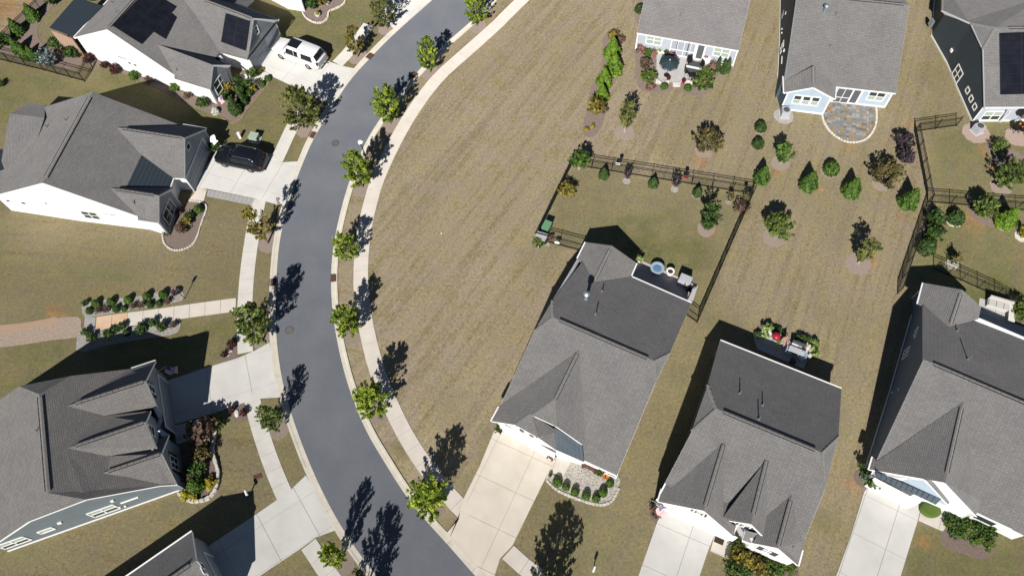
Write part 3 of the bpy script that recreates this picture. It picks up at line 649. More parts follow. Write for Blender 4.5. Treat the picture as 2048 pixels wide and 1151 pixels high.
def stones(name,pts,size,m,label,cat,closed=False,z=.14):
    t_=thing(name,label,cat,(0,0,0)); P=chain([Vector(p) for p in G(*pts)],.1); Q=by_length(P,size*1.08)
    for i in range(len(Q)-1):
        a=(Q[i][0]+Q[i+1][0])/2; d=Q[i][1]; rz=math.atan2(d.y,d.x)+(random.random()-.5)*.2; l=size*(.85+.25*random.random()); w_=size*(.62+.2*random.random())
        c,s=math.cos(rz),math.sin(rz); poly=[(a.x+x*c-y*s,a.y+x*s+y*c) for x,y in ((-l/2,-w_/2+.03),(-l/2+.04,-w_/2),(l/2-.03,-w_/2),(l/2,-w_/2+.05),(l/2,w_/2-.03),(-l/2+.05,w_/2),(-l/2,w_/2-.05))]
        MB().prism(poly,-.02,z*(.8+.4*random.random())).build('stone',m,t_)
    return t_
stones('stone_edging',[(424,838),(434,855),(428,880),(427,905),(436,935),(438,960),(432,982),(416,997),(394,1003),(370,998),(358,985)],.36,M['stone'],'white stone wall curving round the flower bed of the flag house','stone edging',z=.28)
stones('stone_edging',[(603,20),(610,34),(624,44),(640,47),(655,38),(658,24),(672,18),(688,8),(692,-8)],.24,M['stone'],'scalloped stone edging round the top flower bed at the picture edge','stone edging')
stones('stone_edging',[(378,402),(400,404),(411,409),(413,420),(403,447),(394,475),(383,491),(362,500),(343,499),(329,487),(325,470)],.22,M['stone'],'thin curved stone edging of the flower bed by the leftmost gable','stone edging',z=.1)
stones('stone_edging',[(1093,960),(1115,980),(1160,999),(1200,1009),(1224,1001),(1238,975)],.26,M['stone'],'pale stone edging round the boxwood bed of the centre house','stone edging',z=.1)
stones('stone_edging',[(543,155),(530,176),(508,202),(492,222),(482,238),(462,246),(444,236)],.2,M['brick'],'thin brick edging of the garden in front of the white solar house','brick edging',z=.08)
# ---- houses. Roof corners are surveyed (pixel + rule -> metres), everything else follows from them
I1=lambda x,y:(970+x/4.604,760+y/4.604)
F2=lambda x,y:(1290+x/6.027,960+y/6.027)
G3=lambda x,y:(1720+x/5.756,900+y/5.756)
A4=lambda x,y:(400+x/4.796,y/4.796)
B5=lambda x,y:(200+x/4.425,220+y/4.425)
C6=lambda x,y:(250+x/3.713,700+y/3.713)
J8=lambda x,y:(1860+x/3.968,y/3.968)
R1=lambda x,y:(x/4,y/4)
R4=lambda x,y:(1536+x/4,y/4)
ZE=2.45; ZR=6.25
def inset(loop,d,rake=.10):
    """loop of 3D corners moved inwards: d under level eaves, a little under sloping rakes"""
    n=len(loop); A=sum(loop[i][0]*loop[(i+1)%n][1]-loop[(i+1)%n][0]*loop[i][1] for i in range(n)); s=1 if A>0 else -1
    P=[Vector(q[:2]) for q in loop]; U=[];D=[]
    for i in range(n):
        e=P[(i+1)%n]-P[i]; L=e.length; U.append(e/L if L>1e-6 else Vector((1,0))); D.append(rake if abs(loop[(i+1)%n][2]-loop[i][2])>.25*L else d)
    for _ in range(3):
        for i in range(n):
            j=(i+1)%n
            if U[i].dot(U[j])>.97: D[i]=D[j]=min(D[i],D[j])
    out=[]
    for i in range(n):
        u,v=U[i-1],U[i]; n1=Vector((-u.y,u.x))*s; n2=Vector((-v.y,v.x))*s; c=u.x*v.y-u.y*v.x
        if abs(c)<.25: out.append(P[i]+(n1*D[i-1]+n2*D[i])/2); continue
        a1=P[i]+n1*D[i-1]; a2=P[i]+n2*D[i]; w_=a2-a1; t=(w_.x*v.y-w_.y*v.x)/c; q=a1+u*t
        out.append(q if (q-P[i]).length<1.2 else P[i]+(n1+n2).normalized()*d)
    return out,s
class House:
    def __init__(s,name,label,spec,roofmat=None,overhang=.32):
        s.V={k:tuple(v) for k,v in solve(spec).items()}; xs=[v for v in s.V.values()]
        c=(sum(v[0] for v in xs)/len(xs),sum(v[1] for v in xs)/len(xs),0)
        s.t=thing(name,label,'house',c); s.o=Vector(c); s.rm=roofmat or M['shingle']; s.ov=overhang; s.label=label
        s.runs={}
    def L(s,v): return (v[0]-s.o.x,v[1]-s.o.y,v[2])
    def P(s,k): 
        return s.V[k] if isinstance(k,str) else k
    def roof(s,*faces,m=None,name='roof',t=.13,lift=0):
        mb=MB()
        for f in faces:
            pts=[s.L(s.P(k)) for k in f]
            if lift: pts=[(p[0],p[1],p[2]+lift) for p in pts]
            mb.slab(pts,t)
        return mb.build(name,m or s.rm,s.t,uvs=True)
    def fascia(s,*lines,m=None,h=.17,w=.016,up=-.022,gutter=()):
        for ln in lines:
            P=[Vector(s.L(s.P(k))) for k in ln]; mb=MB()
            for a,b in zip(P[:-1],P[1:]):
                d=Vector((b.x-a.x,b.y-a.y,0))
                if d.length<.05: continue
                d.normalize(); nv=Vector((d.y,-d.x,0)); q=Vector((0,0,up-h/2))
                mb.beam(a+q,b+q,w,h)
            if mb.v: mb.build('fascia',m or M['white'],s.t)
    def gutter(s,*lines,out=.055):
        for a,b in lines:
            a=Vector(s.L(s.P(a)));b=Vector(s.L(s.P(b))); d=(b-a).normalized(); nv=Vector((d.y,-d.x,0))
            cc=(a+b)/2; sgn=1 if nv.dot(Vector((cc.x,cc.y,0)))>0 else -1
            n_=nv*out*sgn; mb=MB(); mb.beam(a+n_-Vector((0,0,.05)),b+n_-Vector((0,0,.05)),.11,.10); mb.build('gutter',M['white'],s.t)
    def walls(s,loop,mats,default=None,base=True,soffit=True):
        """loop: names round the eaves; mats {(a,b):material}"""
        Z=[s.P(k)[2] for k in loop]; I,sg=inset([s.P(k) for k in loop],s.ov,s.rake); n=len(loop); s.I={}
        sf=MB(); groups=[]; last=None
        for i in range(n):
            a,b=loop[i],loop[(i+1)%n]; p,q=I[i],I[(i+1)%n]; s.I[(a,b)]=(Vector((p.x,p.y,0)),Vector((q.x,q.y,0)))
            if (p-q).length<.02: continue
            m=mats.get((a,b),default); A=s.P(a);B=s.P(b)
            if soffit: sf.add([s.L((A[0],A[1],A[2]-.14)),s.L((B[0],B[1],B[2]-.14)),s.L((q.x,q.y,B[2]-.14)),s.L((p.x,p.y,A[2]-.14))],[(0,1,2,3)])
            if m is None: last=None; continue
            u=(q-p).normalized(); nv=Vector((u.y,-u.x))*sg
            if last is not None and last[-1][4] is m and last[-1][5].dot(nv)>.985: last.append((p,q,A[2],B[2],m,nv))
            else: last=[(p,q,A[2],B[2],m,nv)]; groups.append(last)
        for g in groups:
            nv=g[0][5]; i_=nv*-.12; mb=MB(); k=len(g)
            top=[s.L((g[0][0].x,g[0][0].y,g[0][2]-.10))]+[s.L((q.x,q.y,zb-.10)) for _,q,_,zb,_,_ in g]
            low=[s.L((g[0][0].x,g[0][0].y,-.05))]+[s.L((q.x,q.y,-.05)) for _,q,_,_,_,_ in g]
            fr_=low+top; bk=[(v[0]+i_.x,v[1]+i_.y,v[2]) for v in fr_]; N_=len(fr_); k1=k+1; F=[]
            for j in range(k):
                F+=[(j,j+1,k1+j+1,k1+j),(N_+k1+j,N_+k1+j+1,N_+j+1,N_+j),(k1+j,k1+j+1,N_+k1+j+1,N_+k1+j),(N_+j,N_+j+1,j+1,j)]
            F+=[(0,k1,N_+k1,N_),(k,N_+k,N_+k1+k,k1+k)]
            mb.add(fr_+bk,F); mb.build('wall',g[0][4],s.t)
        if soffit and sf.v: sf.build('soffit',M['white'],s.t)
    def plane(s,a,b,out=0):
        p,q=s.I[(a,b)]; u=(q-p).normalized(); nv=Vector((u.y,-u.x,0)); 
        c=(p+q)/2; cen=Vector((s.o.x,s.o.y,0))
        if s.flip.get((a,b)): nv=-nv
        return p,u,nv
    flip={}
    rake=.10
    def on_wall(s,ab,px,py,z=None):
        p,q=s.I[ab]; u=(q-p).normalized(); nv=Vector((u.y,-u.x,0))
        if sight(px,py)[0]*nv.x+sight(px,py)[1]*nv.y>0: nv=-nv
        if z is not None:
            a=Vector(at(px,py,z)); X=p+u*(a-p).dot(u); X=Vector((X.x,X.y,z)); return X,u,nv
        X=Vector(at_plane(px,py,tuple(p),tuple(nv))); return X,u,nv
    def window(s,ab,px,py,w,h,cols=1,rows=2,name='window',pane=None,frame=.075,dz=0,z=None):
        X,u,nv=s.on_wall(ab,px,py,z); X=X+Vector((0,0,dz)); X.z=max(X.z,h/2+.2); c=X-s.o; up=Vector((0,0,1))
        def bar(a0,b0,a1,b1,th,dep,mb,fwd):
            A=c+u*a0+up*b0+nv*fwd; B=c+u*a1+up*b1+nv*fwd; mb.beam(A,B,th,dep,up=nv) 
        f=MB(); e=frame/2
        for a0,b0,a1,b1 in ((-w/2,h/2,w/2,h/2),(-w/2,-h/2,w/2,-h/2),(-w/2,-h/2,-w/2,h/2),(w/2,-h/2,w/2,h/2)): bar(a0,b0,a1,b1,frame*1.3,.05,f,.03)
        for k in range(1,cols): bar(-w/2+w*k/cols,-h/2,-w/2+w*k/cols,h/2,frame*1.2,.045,f,.03)
        for k in range(1,rows): bar(-w/2,-h/2+h*k/rows,w/2,-h/2+h*k/rows,frame*.6,.04,f,.03)
        wo=f.build(name,M['white'],s.t)
        for i in range(cols):
            for j in range(rows):
                g=MB(); x0=-w/2+w*i/cols+.02;x1=-w/2+w*(i+1)/cols-.02;y0=-h/2+h*j/rows+.02;y1=-h/2+h*(j+1)/rows-.02
                q=c+nv*.018
                g.add([q+u*x0+up*y0,q+u*x1+up*y0,q+u*x1+up*y1,q+u*x0+up*y1,q+u*x0+up*y0-nv*.01,q+u*x1+up*y0-nv*.01,q+u*x1+up*y1-nv*.01,q+u*x0+up*y1-nv*.01],[(0,1,2,3),(7,6,5,4),(0,4,5,1),(1,5,6,2),(2,6,7,3),(3,7,4,0)])
                pm=pane or M['glass']
                if isinstance(pm,(list,tuple)): pm=pm[j%len(pm)]
                g.build('pane',pm,wo)
        return wo
    def panel(s,ab,px,py,w,h,m,name,dep=.04,fwd=.03,zc=None,shift=0):
        X,u,nv=s.on_wall(ab,px,py,zc)
        c=X-s.o+nv*fwd+u*shift; mb=MB(); mb.beam(c-u*w/2,c+u*w/2,h,dep,up=nv); return mb.build(name,m,s.t)
    def garage(s,ab,t0,width,h=2.1,m=None,secs=4,fr=True):
        """sectional door centred at share t0 of the wall run"""
        p,q=s.I[ab]; u=(q-p).normalized(); nv=Vector((u.y,-u.x,0)); c0=p.lerp(q,t0)
        d=Vector((CAM[0],CAM[1],0))-c0
        if nv.dot(d)<0: nv=-nv
        c0=c0-s.o; door=MB(); door.beam(c0-u*(width/2)+Vector((0,0,h/2))+nv*.015,c0+u*(width/2)+Vector((0,0,h/2))+nv*.015,h,.03,up=nv)
        do=door.build('garage_door',m or M['white'],s.t)
        for k in range(secs):
            z=h*(k+.5)/secs; b_=MB(); b_.beam(c0-u*(width/2-.03)+Vector((0,0,z))+nv*.045,c0+u*(width/2-.03)+Vector((0,0,z))+nv*.045,h/secs-.035,.03,up=nv); b_.build('door_panel',m or M['white'],do)
        if fr:
            f=MB(); 
            for sg in (-1,1): f.beam(c0+u*sg*(width/2+.07)+nv*.04,c0+u*sg*(width/2+.07)+Vector((0,0,h+.1))+nv*.04,.12,.06,up=nv)
            f.beam(c0-u*(width/2+.13)+Vector((0,0,h+.06))+nv*.045,c0+u*(width/2+.13)+Vector((0,0,h+.06))+nv*.045,.12,.05,up=nv); f.build('door_frame',M['white'],s.t)
    def ridge(s,a,b,ta=0,tb=1,w=.24,name='ridge_vent',h=.0):
        A=Vector(s.L(s.P(a)));B=Vector(s.L(s.P(b))); a_=A.lerp(B,ta);b_=A.lerp(B,tb); d=(b_-a_); n=max(2,int(d.length/.42)); mb=MB(); dn=d.normalized(); x=dn.cross(Vector((0,0,1))).normalized()
        for k in range(n):
            p=a_+d*(k/n)+dn*.012; q=a_+d*((k+1)/n)-dn*.012; hh=h+.010*hz(k,a_.x)
            for sg in (-1,1):
                mb.add([p+Vector((0,0,hh+.03)),q+Vector((0,0,hh+.045)),q+x*sg*w/2+Vector((0,0,-.02)),p+x*sg*w/2+Vector((0,0,-.035)),p+Vector((0,0,-.1)),q+Vector((0,0,-.1)),q+x*sg*w/2+Vector((0,0,-.12)),p+x*sg*w/2+Vector((0,0,-.12))],[(0,1,2,3),(7,6,5,4),(0,3,7,4),(1,5,6,2),(2,6,7,3)])
        o=mb.build(name,M['vent'],s.t)
        if name=='ridge_vent':
            k=MB(); 
            for sg in (-1,1): k.beam(a_+x*sg*(w/2+.012)+Vector((0,0,-.015)),b_+x*sg*(w/2+.012)+Vector((0,0,-.015)),.03,.05)
            k.build('vent_shadow_line',M['black'],o)['kind']='stuff'  # black strips paint the shadow line beside the vent
        return o
    def hip(s,a,b): 
        o=s.ridge(a,b,w=.26,name='hip_cap',h=.005); return o
    def pipe(s,px,py,plane,h=.5,r=.045,big=False):
        A,B,C=(s.P(k) for k in plane); p=at_plane(px,py,A,_cr(_sb(B,A),_sb(C,A))); c=Vector(p)-s.o; mb=MB()
        if big:
            mb.lathe([(.16,-.1),(.16,.05),(.13,.06),(.13,h),(.24,h),(.26,h+.12),(.10,h+.25),(.02,h+.27)],14,c); mb.build('flue',M['galv'],s.t,smooth=False)
        else:
            mb.lathe([(r*2.6,-.1),(r*2.0,.05),(r,.07),(r,h)],10,c); mb.build('vent_pipe',M['pipe'],s.t)
def trim(h,*runs,base=True,corners=True):
    for ab in runs:
        p,q=h.I[ab]; u=(q-p).normalized(); nv=Vector((u.y,-u.x,0)); c=(p+q)/2
        if nv.dot(Vector((-c.x,-c.y,0)))<0: nv=-nv
        if base: MB().beam(p-h.o+nv*.02+Vector((0,0,.09)),q-h.o+nv*.02+Vector((0,0,.09)),.045,.17).build('base_board',M['white'],h.t)
        if corners:
            za,zb=h.P(ab[0])[2],h.P(ab[1])[2]
            for e_,z_ in ((p+u*.05,za),(q-u*.05,zb)):
                if z_<3.2: e_=e_-h.o+nv*.022; MB().beam(e_,e_+Vector((0,0,z_-.12)),.13,.04,up=nv).build('corner_board',M['white'],h.t)
def line_mid(a,b,t=.5): return tuple(a[i]+(b[i]-a[i])*t for i in range(3))

# centre house
h=House('house','grey roofed centre house with white front, metal porch roof and boxwoods in front',[('RR',1383,606,ZE),('RJ',1261,552.6,ZE),('WR',1273,525.5,ZE),('WL',1171.5,484,ZE),('WP',1223.7,491,('v','WL','WR')),('WLi',1155.5,516,ZE),
('FR',1234,950,ZE),('FM',1169,920,ZE),('R',1307.8,721,ZR),('L',1106.5,634,ZR),
('CR1',1340,705,('p','RR','RJ','R')),('CL1',1105,600,('p','RR','RJ','L')),('CR2',1310.5,766,('p','FR','R','L')),('CL2',1067.8,663.5,('p','FR','R','L')),
('ML',0,0,('x','RR','RJ','CL1','CL2')),('WI',1187.7,563,('p','RR','RJ','R')),
('GI',1159,698,('p','FR','R','L')),('GA2',*I1(645,175),('h','GI')),('FL',983,841.5,ZE),('FLi',998.2,813.2,('p','FL','GI','GA2')),('FLm',1003,806,('p','FR','R','L')),('FLn',1003,806,('p','FL','GI','GA2')),
('P1',*I1(895,590),3.0),('C2',*I1(650,420),('p','GI','GA2','P1')),('C2l',*I1(440,322),('p','FL','GI','GA2')),('V1',1173,882,('p','GI','GA2','P1')),('P1b',1166,889,('p','FR','R','L')),('V1b',1170,878,('p','FR','R','L')),
('GA',*I1(420,310),('p','FL','GI','GA2')),('Gcl',*I1(280,410),('p','FL','GI','GA2')),('Gcr',*I1(485,525),('h','Gcl')),('Gre',*I1(650,640),ZE),('Gb',1117,862,3.1),('Gd',1130,905,ZE),('FM0',1166,918,ZE)])
E_=h
h.roof(('RR','RJ','ML','CL1','L','R','CR1'),('L','CL2','FLm','GI','V1b','P1b','FM','FR','CR2','R'),('CR1','R','CR2'),('CL1','CL2','L'))
h.roof(('WR','RJ','WI','WP'),('WP','WI','WLi','WL'),name='rear_wing_roof')
h.roof(('GI','GA2','C2l','GA','Gcl','FL','FLi','FLn'),('GI','V1','P1','C2','GA2'),('GA2','C2','C2l'),name='front_gable_roof',lift=.02)
h.roof(('GA','Gcr','Gcl'),('GA','C2' if False else 'Gb','Gre','Gcr'),name='garage_roof',lift=.01)
h.V['mA']=at(*I1(640,436),3.55); h.V['mB']=at(*I1(893,594),2.92); h.V['mC']=at(*I1(910,750),2.38); h.V['mD']=at(*I1(645,635),2.40)
h.roof(('mA','mB','mC','mD'),m=M['metal_roof'],name='porch_roof',t=.08)
def seams(h,a,b,c,d,n,m,ht=.035):
    A,B,C,D=(Vector(h.L(h.P(k))) for k in (a,b,c,d)); mb=MB()
    for k in range(n+1):
        p=A.lerp(B,k/n);q=D.lerp(C,k/n); mb.beam(p+Vector((0,0,ht/2)),q+Vector((0,0,ht/2)),.03,ht)
    mb.build('standing_seam',m,h.t)
seams(h,'mA','mB','mC','mD',7,M['metal_roof'])
def corner(h,k,a,b,d_,z=2.4):
    v=Vector(h.V[b])-Vector(h.V[a]); v.z=0; v.normalize(); h.V[k]=tuple(Vector(h.V[b])+v*d_)[:2]+(z,)
corner(h,'FLc','CL2','FLm',1.05); h.V['FLw']=tuple(h.V['FLm'][:2])+(2.42,)
h.walls(['RR','RJ','WR','WP','WL','WLi','CL1','CL2','FLw','FLc','Gcl','Gcr','Gre','Gd','FM0','FM','FR','CR2','CR1'],{},M['side_white'])
h.fascia(('RR','RJ','WR'),('WR','WP','WL'),('WL','WLi'),('FLi','FL'),('FL','Gcl','Gcr','Gre'),('FM','FR'),('FR','CR2','CR1','RR'),('WLi','CL1'),('CL1','CL2','FLm'),('C2l','C2','P1'),('mD','mC'))
h.gutter(('RR','RJ'),('WL','WLi'),('WR','RJ'),('FL','FLi'),('FR','FM'))
h.ridge('L','R',.06,.94); h.ridge('WP','WI',.12,.93); h.ridge('GI','GA2',.1,.99)
for a,b in (('L','CL1'),('L','CL2'),('R','CR1'),('R','CR2'),('GA2','C2l'),('GA2','C2'),('GA','Gcl'),('GA','Gcr')): h.hip(a,b)
h.pipe(1172,597,('RR','RJ','R'),.75,big=True); h.pipe(1204,582,('RR','RJ','R'),.3); h.pipe(1191,628,('RR','RJ','R'),.45)
h.garage(('Gcl','Gcr'),.5,4.6); h.panel(('Gcl','Gcr'),*I1(340,460),.35,.5,M['dkgrey'],'gable_vent'); h.panel(('Gcl','Gcr'),*I1(430,505),.35,.5,M['dkgrey'],'gable_vent')
h.window(('FM','FR'),1215,942,1.5,1.3,2,2)
for k_,(x,y) in enumerate((I1(945,672),)): 
    pass

# lower right house
h=House('house','grey roofed house with three white front gables right of the centre house',[('RL',1440.5,680.5,ZE),('RR',1683,777,ZE),('R',1643.5,904,ZR-.1),('L',1434,817,ZR-.1),('CR1',1677,872,('p','RL','RR','R')),('CL1',1416.5,768.5,('p','RL','RR','L')),
('FE',1596,1130,ZE),('CR2',1650,977,('p','FE','R','L')),('CL2',1384,862,('p','FE','R','L')),
('GI1',1449,882,('p','FE','R','L')),('GP1',1407.5,1020.5,('h','GI1')),('GL1',1316.5,1002.3,2.6),('GL1i',1324,977.4,('p','GL1','GI1','GP1')),('FLn',1330,965,('p','GL1','GI1','GP1')),('GR1',1466.7,1071.2,2.3),('V1',1446,1033,('p','GR1','GI1','GP1')),
('GI2',1534,917,('p','FE','R','L')),('GP2',1501.5,1047,('h','GI2')),('GL2',1459.2,1040.5,4.0),('GR2',1533,1078.6,2.95),
('GI3',1584.5,988,('p','FE','R','L')),('GP3',1555.5,1095,('h','GI3')),('GL3',1505.7,1085.3,3.05),('GR3',1596,1130,2.3),('GR3i',1604.4,1098.5,2.35),
('FLm',1330,965,('p','FE','R','L')),('FRm',1609,1080,('p','FE','R','L')),('V2',1534,1030,('p','FE','R','L')),('GR1i',1471.7,1052,2.3),
('pa',1490,1060,3.3),('pb',1520,1066,3.3),('pc',1556,1094,3.0),('pd',1484.5,1079,2.4),('pe',1507,1087,2.4)])
F_=h
h.roof(('RL','RR','CR1','R','L','CL1'),('L','R','CR2','FRm','V2','V1','FLm','CL2'),('CR1','CR2','R'),('CL1','L','CL2'))
h.roof(('GI1','GP1','GL1','GL1i','FLn'),('GI1','V1','GR1i','GR1','GP1'),name='front_gable_roof',lift=.02)
h.roof(('GI2','GP2','GL2','V1'),('GI2','V2','GR2','GP2'),name='middle_gable_roof',lift=.03)
h.roof(('GI3','GP3','GL3','V2'),('GI3','FRm','GR3i','GR3','GP3'),name='right_gable_roof',lift=.02)
h.roof(('pa','pb','pc','pe','pd'),name='porch_roof',t=.1)
h.V['q1']=line_mid(h.V['GR1'],h.V['GP1'],.15)
corner(h,'GLc','CL2','FLm',1.25); h.V['pr1']=at(1478,1075,ZE); h.V['pr0']=at(1482,1040,ZE)
h.walls(['RL','RR','CR1','CR2','FRm','GR3i','GR3','GP3','GL3','pr0','GR1','GP1','GLc','FLm','CL2','CL1'],{('CL1','RL'):M['side_slate'],('CL2','CL1'):M['side_slate'],('FLm','CL2'):M['side_slate'],('GLc','FLm'):M['side_slate']},M['side_white'])
h.fascia(('RL','RR','CR1','CR2','FRm'),('GR3i','GR3','GP3','GL3'),('GR2','GP2','GL2'),('GR1i','GR1','GP1','GL1','GL1i'),('RL','CL1','CL2','FLm'),('pd','pe'),('pa','pd'))
h.gutter(('RL','RR'),('GL1','GL1i'),('GR3','GR3i'),('pd','pe'))
h.ridge('L','R',.06,.94); h.ridge('GI1','GP1',.05,.93); h.ridge('GI2','GP2',.03,.85); h.ridge('GI3','GP3',.12,.95)
for a,b in (('L','CL1'),('L','CL2'),('R','CR1'),('R','CR2')): h.hip(a,b)
h.pipe(1479.5,786,('RL','RR','R'),.45); h.pipe(1525,810,('RL','RR','R'),.4); h.pipe(1517,838,('RL','RR','R'),.55); h.pipe(1583.5,1095,('GI3','GP3','GR3'),.4)
h.garage(('GR1','GP1'),.72,4.6)
mb=MB() 
for (gx0,gy0,ab,ww) in ((650/1,385,('GR1','GP1'),.7),):
    X=F2(650,385); h.window(ab,X[0],X[1],ww,.75,1,1,pane=M['blind'],frame=.09)
for x,y in ((592,358),(715,412)): 
    X=F2(x,y); h.panel(('GR1','GP1'),X[0],X[1],.38,.75,M['dkgrey'],'shutter')
# upper middle gable wall
def gable_wall(h,P,Lo,Ro,m,drop=1.0,back=.3,name='gable_wall'):
    p=Vector(h.P(P));l=Vector(h.P(Lo));r=Vector(h.P(Ro)); u=(r-l); u.z=0; u.normalize(); nv=Vector((u.y,-u.x,0))
    if nv.dot(Vector((-l.x,-l.y,0)))<0: nv=-nv
    b=-nv*back; mb=MB(); zb=min(l.z,r.z)-drop
    pts=[l+b,p+b,r+b,Vector((r.x,r.y,zb))+b,Vector((l.x,l.y,zb))+b]; pts=[Vector(h.L(q))-Vector((0,0,.1 if i<3 else 0)) for i,q in enumerate(pts)]
    q2=[q-nv*.1 for q in pts]; mb.add(pts+q2,[(0,1,2,3,4),(9,8,7,6,5),(0,5,6,1),(1,6,7,2),(2,7,8,3),(3,8,9,4),(4,9,5,0)])
    o=mb.build(name,m,h.t); h.I[(Lo,P)]=(Vector((l.x,l.y,0))+b,Vector((r.x,r.y,0))+b); return o
gable_wall(h,'GP2','GL2','GR2',M['side_white'],.0)
for x,y,mm in ((1133,520,M['dkgrey']),(1265,577,M['dkgrey'])):
    X=F2(x,y); h.panel(('GL2','GP2'),X[0],X[1],.38,.8,mm,'shutter')
X=F2(1200,545); h.window(('GL2','GP2'),X[0],X[1],.75,.75,2,1,pane=M['blind'])
for x,y in ((1392,806),(1558,885)):
    X=F2(x,y); h.panel(('GR3','GP3'),X[0],X[1],.42,1.2,M['dkgrey'],'shutter')
X=F2(1475,845); h.window(('GR3','GP3'),X[0],X[1],1.5,1.25,2,2,pane=M['blind'])

# far right house
h=House('house','house at the lower right edge with slate blue side wall and metal strip roof',[('RL2',1957,637,ZE),('RR0',2047.5,674,ZE),('L',1848,718.5,ZR),('R0',2047.5,798,ZR),('FE',*G3(1755,905),ZE),('FM',1953.7,1024,ZE),
('WR',1962,613.5,ZE),('WL',1846.8,565.5,ZE),('WP',1924,579,('v','WL','WR')),('WLi',1836,606,ZE),('WI',1900,651,('p','RL2','RR0','L')),
('GI',1926,803,('p','FE','FM','L')),('GP',*G3(975,370),('h','GI')),('GL',1738.5,938,2.4),('GLi',1746,913,('p','GL','GI','GP')),('FLn',1753,922,('p','GL','GI','GP')),('GR',*G3(1345,760),2.2),('FLm',1753,922,('p','FE','FM','L')),('V1',1962,1000,('p','FE','FM','L')),
('ML',0,0,('l','RL2','RR0','RL2',4.6,0,ZE)),
('RRx',0,0,('l','RL2','RL2','RR0',9.5,0,ZE)),('Rx',0,0,('l','L','L','R0',14.5,0,ZR)),('FRr',2056,985,('p','FE','FM','L')),('FRq',0,0,('l','L','L','R0',14.5,-2.2,5.1)),
('g1',*G3(750,335),4.8),('g2',*G3(1015,625),2.35),('g3',*G3(830,348),5.0),('g4',*G3(1033,590),2.45),('E0',*G3(1050,600),2.6),('E1',*G3(1345,715),ZE)])
Gh=h
# rear left corner of the main roof: straight above the left wall
h.V['ML']=at(1847,604,2.52)
dd=Vector(h.V['RR0'])-Vector(h.V['RL2']); dd.z=0; dd.normalize(); nl=Vector((-dd.y,dd.x,0))
rx=Vector(h.V['L'])+dd*11.2; h.V['Rp']=tuple(rx); h.V['Rr']=tuple(Vector((rx.x,rx.y,ZE))+nl*7.6); h.V['Rf']=tuple(Vector((rx.x,rx.y,ZE))-nl*7.65)
h.roof(('ML','Rr','Rp','L'),('L','Rp','Rf','FE','FM','V1','FLm'))
h.roof(('WR','RL2','WI','WP'),('WP','WI','WLi','WL'),name='rear_wing_roof',lift=.02)
h.roof(('GI','GP','GL','GLi','FLn'),('GI','V1','GR','GP'),name='front_gable_roof',lift=.02)
h.roof(('g1','g3','g4','g2'),name='garage_roof',t=.1,lift=-.02)
_d=Vector(h.V['FLm'])-Vector(h.V['L']); _d.z=0; _d.normalize(); h.V['GLc']=tuple(Vector(h.V['FLm'])+_d*1.0)[:2]+(2.4,)
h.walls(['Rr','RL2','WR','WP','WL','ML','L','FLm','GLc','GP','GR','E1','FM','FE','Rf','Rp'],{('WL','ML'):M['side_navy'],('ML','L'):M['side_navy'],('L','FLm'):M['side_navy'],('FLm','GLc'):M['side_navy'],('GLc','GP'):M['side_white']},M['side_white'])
h.fascia(('RL2','Rr'),('WR','WP','WL','WLi'),('GLi','GL','GP','GR'),('FM','FE'),('g1','g2'),('ML','L','FLm'),('Rr','Rp','Rf'))
h.gutter(('RL2','Rr'),('GL','GLi'),('FM','FE'),('WL','WLi'))
h.ridge('L','Rp',.06,.95); h.ridge('WP','WI',.12,.93); h.ridge('GI','GP',.08,.88)
h.pipe(1914,661,('ML','Rr','L'),.4); h.pipe(1935,718,('ML','Rr','L'),.7)
trim(h,('ML','L'),('L','FLm'),('FLm','GLc'),corners=False)
# garage front below: pale blue gable face, dark metal strip roof, garage door
def quad_part(h,name,m,pts,t=.06):
    P=[Vector(h.L(p)) for p in pts]; n_=(P[1]-P[0]).cross(P[2]-P[0]).normalized()*t; mb=MB(); n=len(P)
    mb.add(P+[p-n_ for p in P],[tuple(range(n)),tuple(range(2*n-1,n-1,-1))]+[(i,n+i,n+(i+1)%n,(i+1)%n) for i in range(n)]); return mb.build(name,m,h.t)
quad_part(h,'gable_wall',M['side_blue'],[at(*G3(150,245),2.4),at(*G3(330,275),2.9),at(*G3(745,345),4.6),at(*G3(930,560),2.9),at(*G3(1000,640),2.2)])
A_=at(*G3(190,250),3.0);B_=at(*G3(930,555),3.0);C_=at(*G3(868,622),2.5);D_=at(*G3(180,295),2.5)
quad_part(h,'metal_strip_roof',M['metal_roof'],[D_,C_,B_,A_])
h.V['ma'],h.V['mb'],h.V['mc'],h.V['md']=A_,B_,C_,D_; seams(h,'ma','mb','mc','md',12,M['metal_dark'])
quad_part(h,'garage_header',M['white'],[at(*G3(165,310),2.35),at(*G3(700,590),2.35),at(*G3(700,590),2.15)[:2]+(2.05,),at(*G3(165,310),2.35)[:2]+(2.05,)],.1)
quad_part(h,'garage_door',M['white'],[at(*G3(175,330),2.1),at(*G3(690,600),2.1),at(*G3(690,600),2.1)[:2]+(0,),at(*G3(175,330),2.1)[:2]+(0,)],.05)
h.window(('E1','FM') if False else ('FM','FE'),*G3(1440,795),1.5,1.2,1,1)
h.window(('ML','L'),1825.5,661,.9,.35,1,1,pane=M['glass'],z=2.6); h.window(('ML','L'),1808.5,704,.8,1.1,2,2,z=1.5)
for x,y in ((1830,662),(1827.5,668.5),(1796,777),(1777,781)): h.panel(('ML','L') if y<700 else ('L','FLm'),x,y,.12,.12,M['white'],'vent_hood',dep=.12,zc=2.3 if x!=1777 else 1.0)

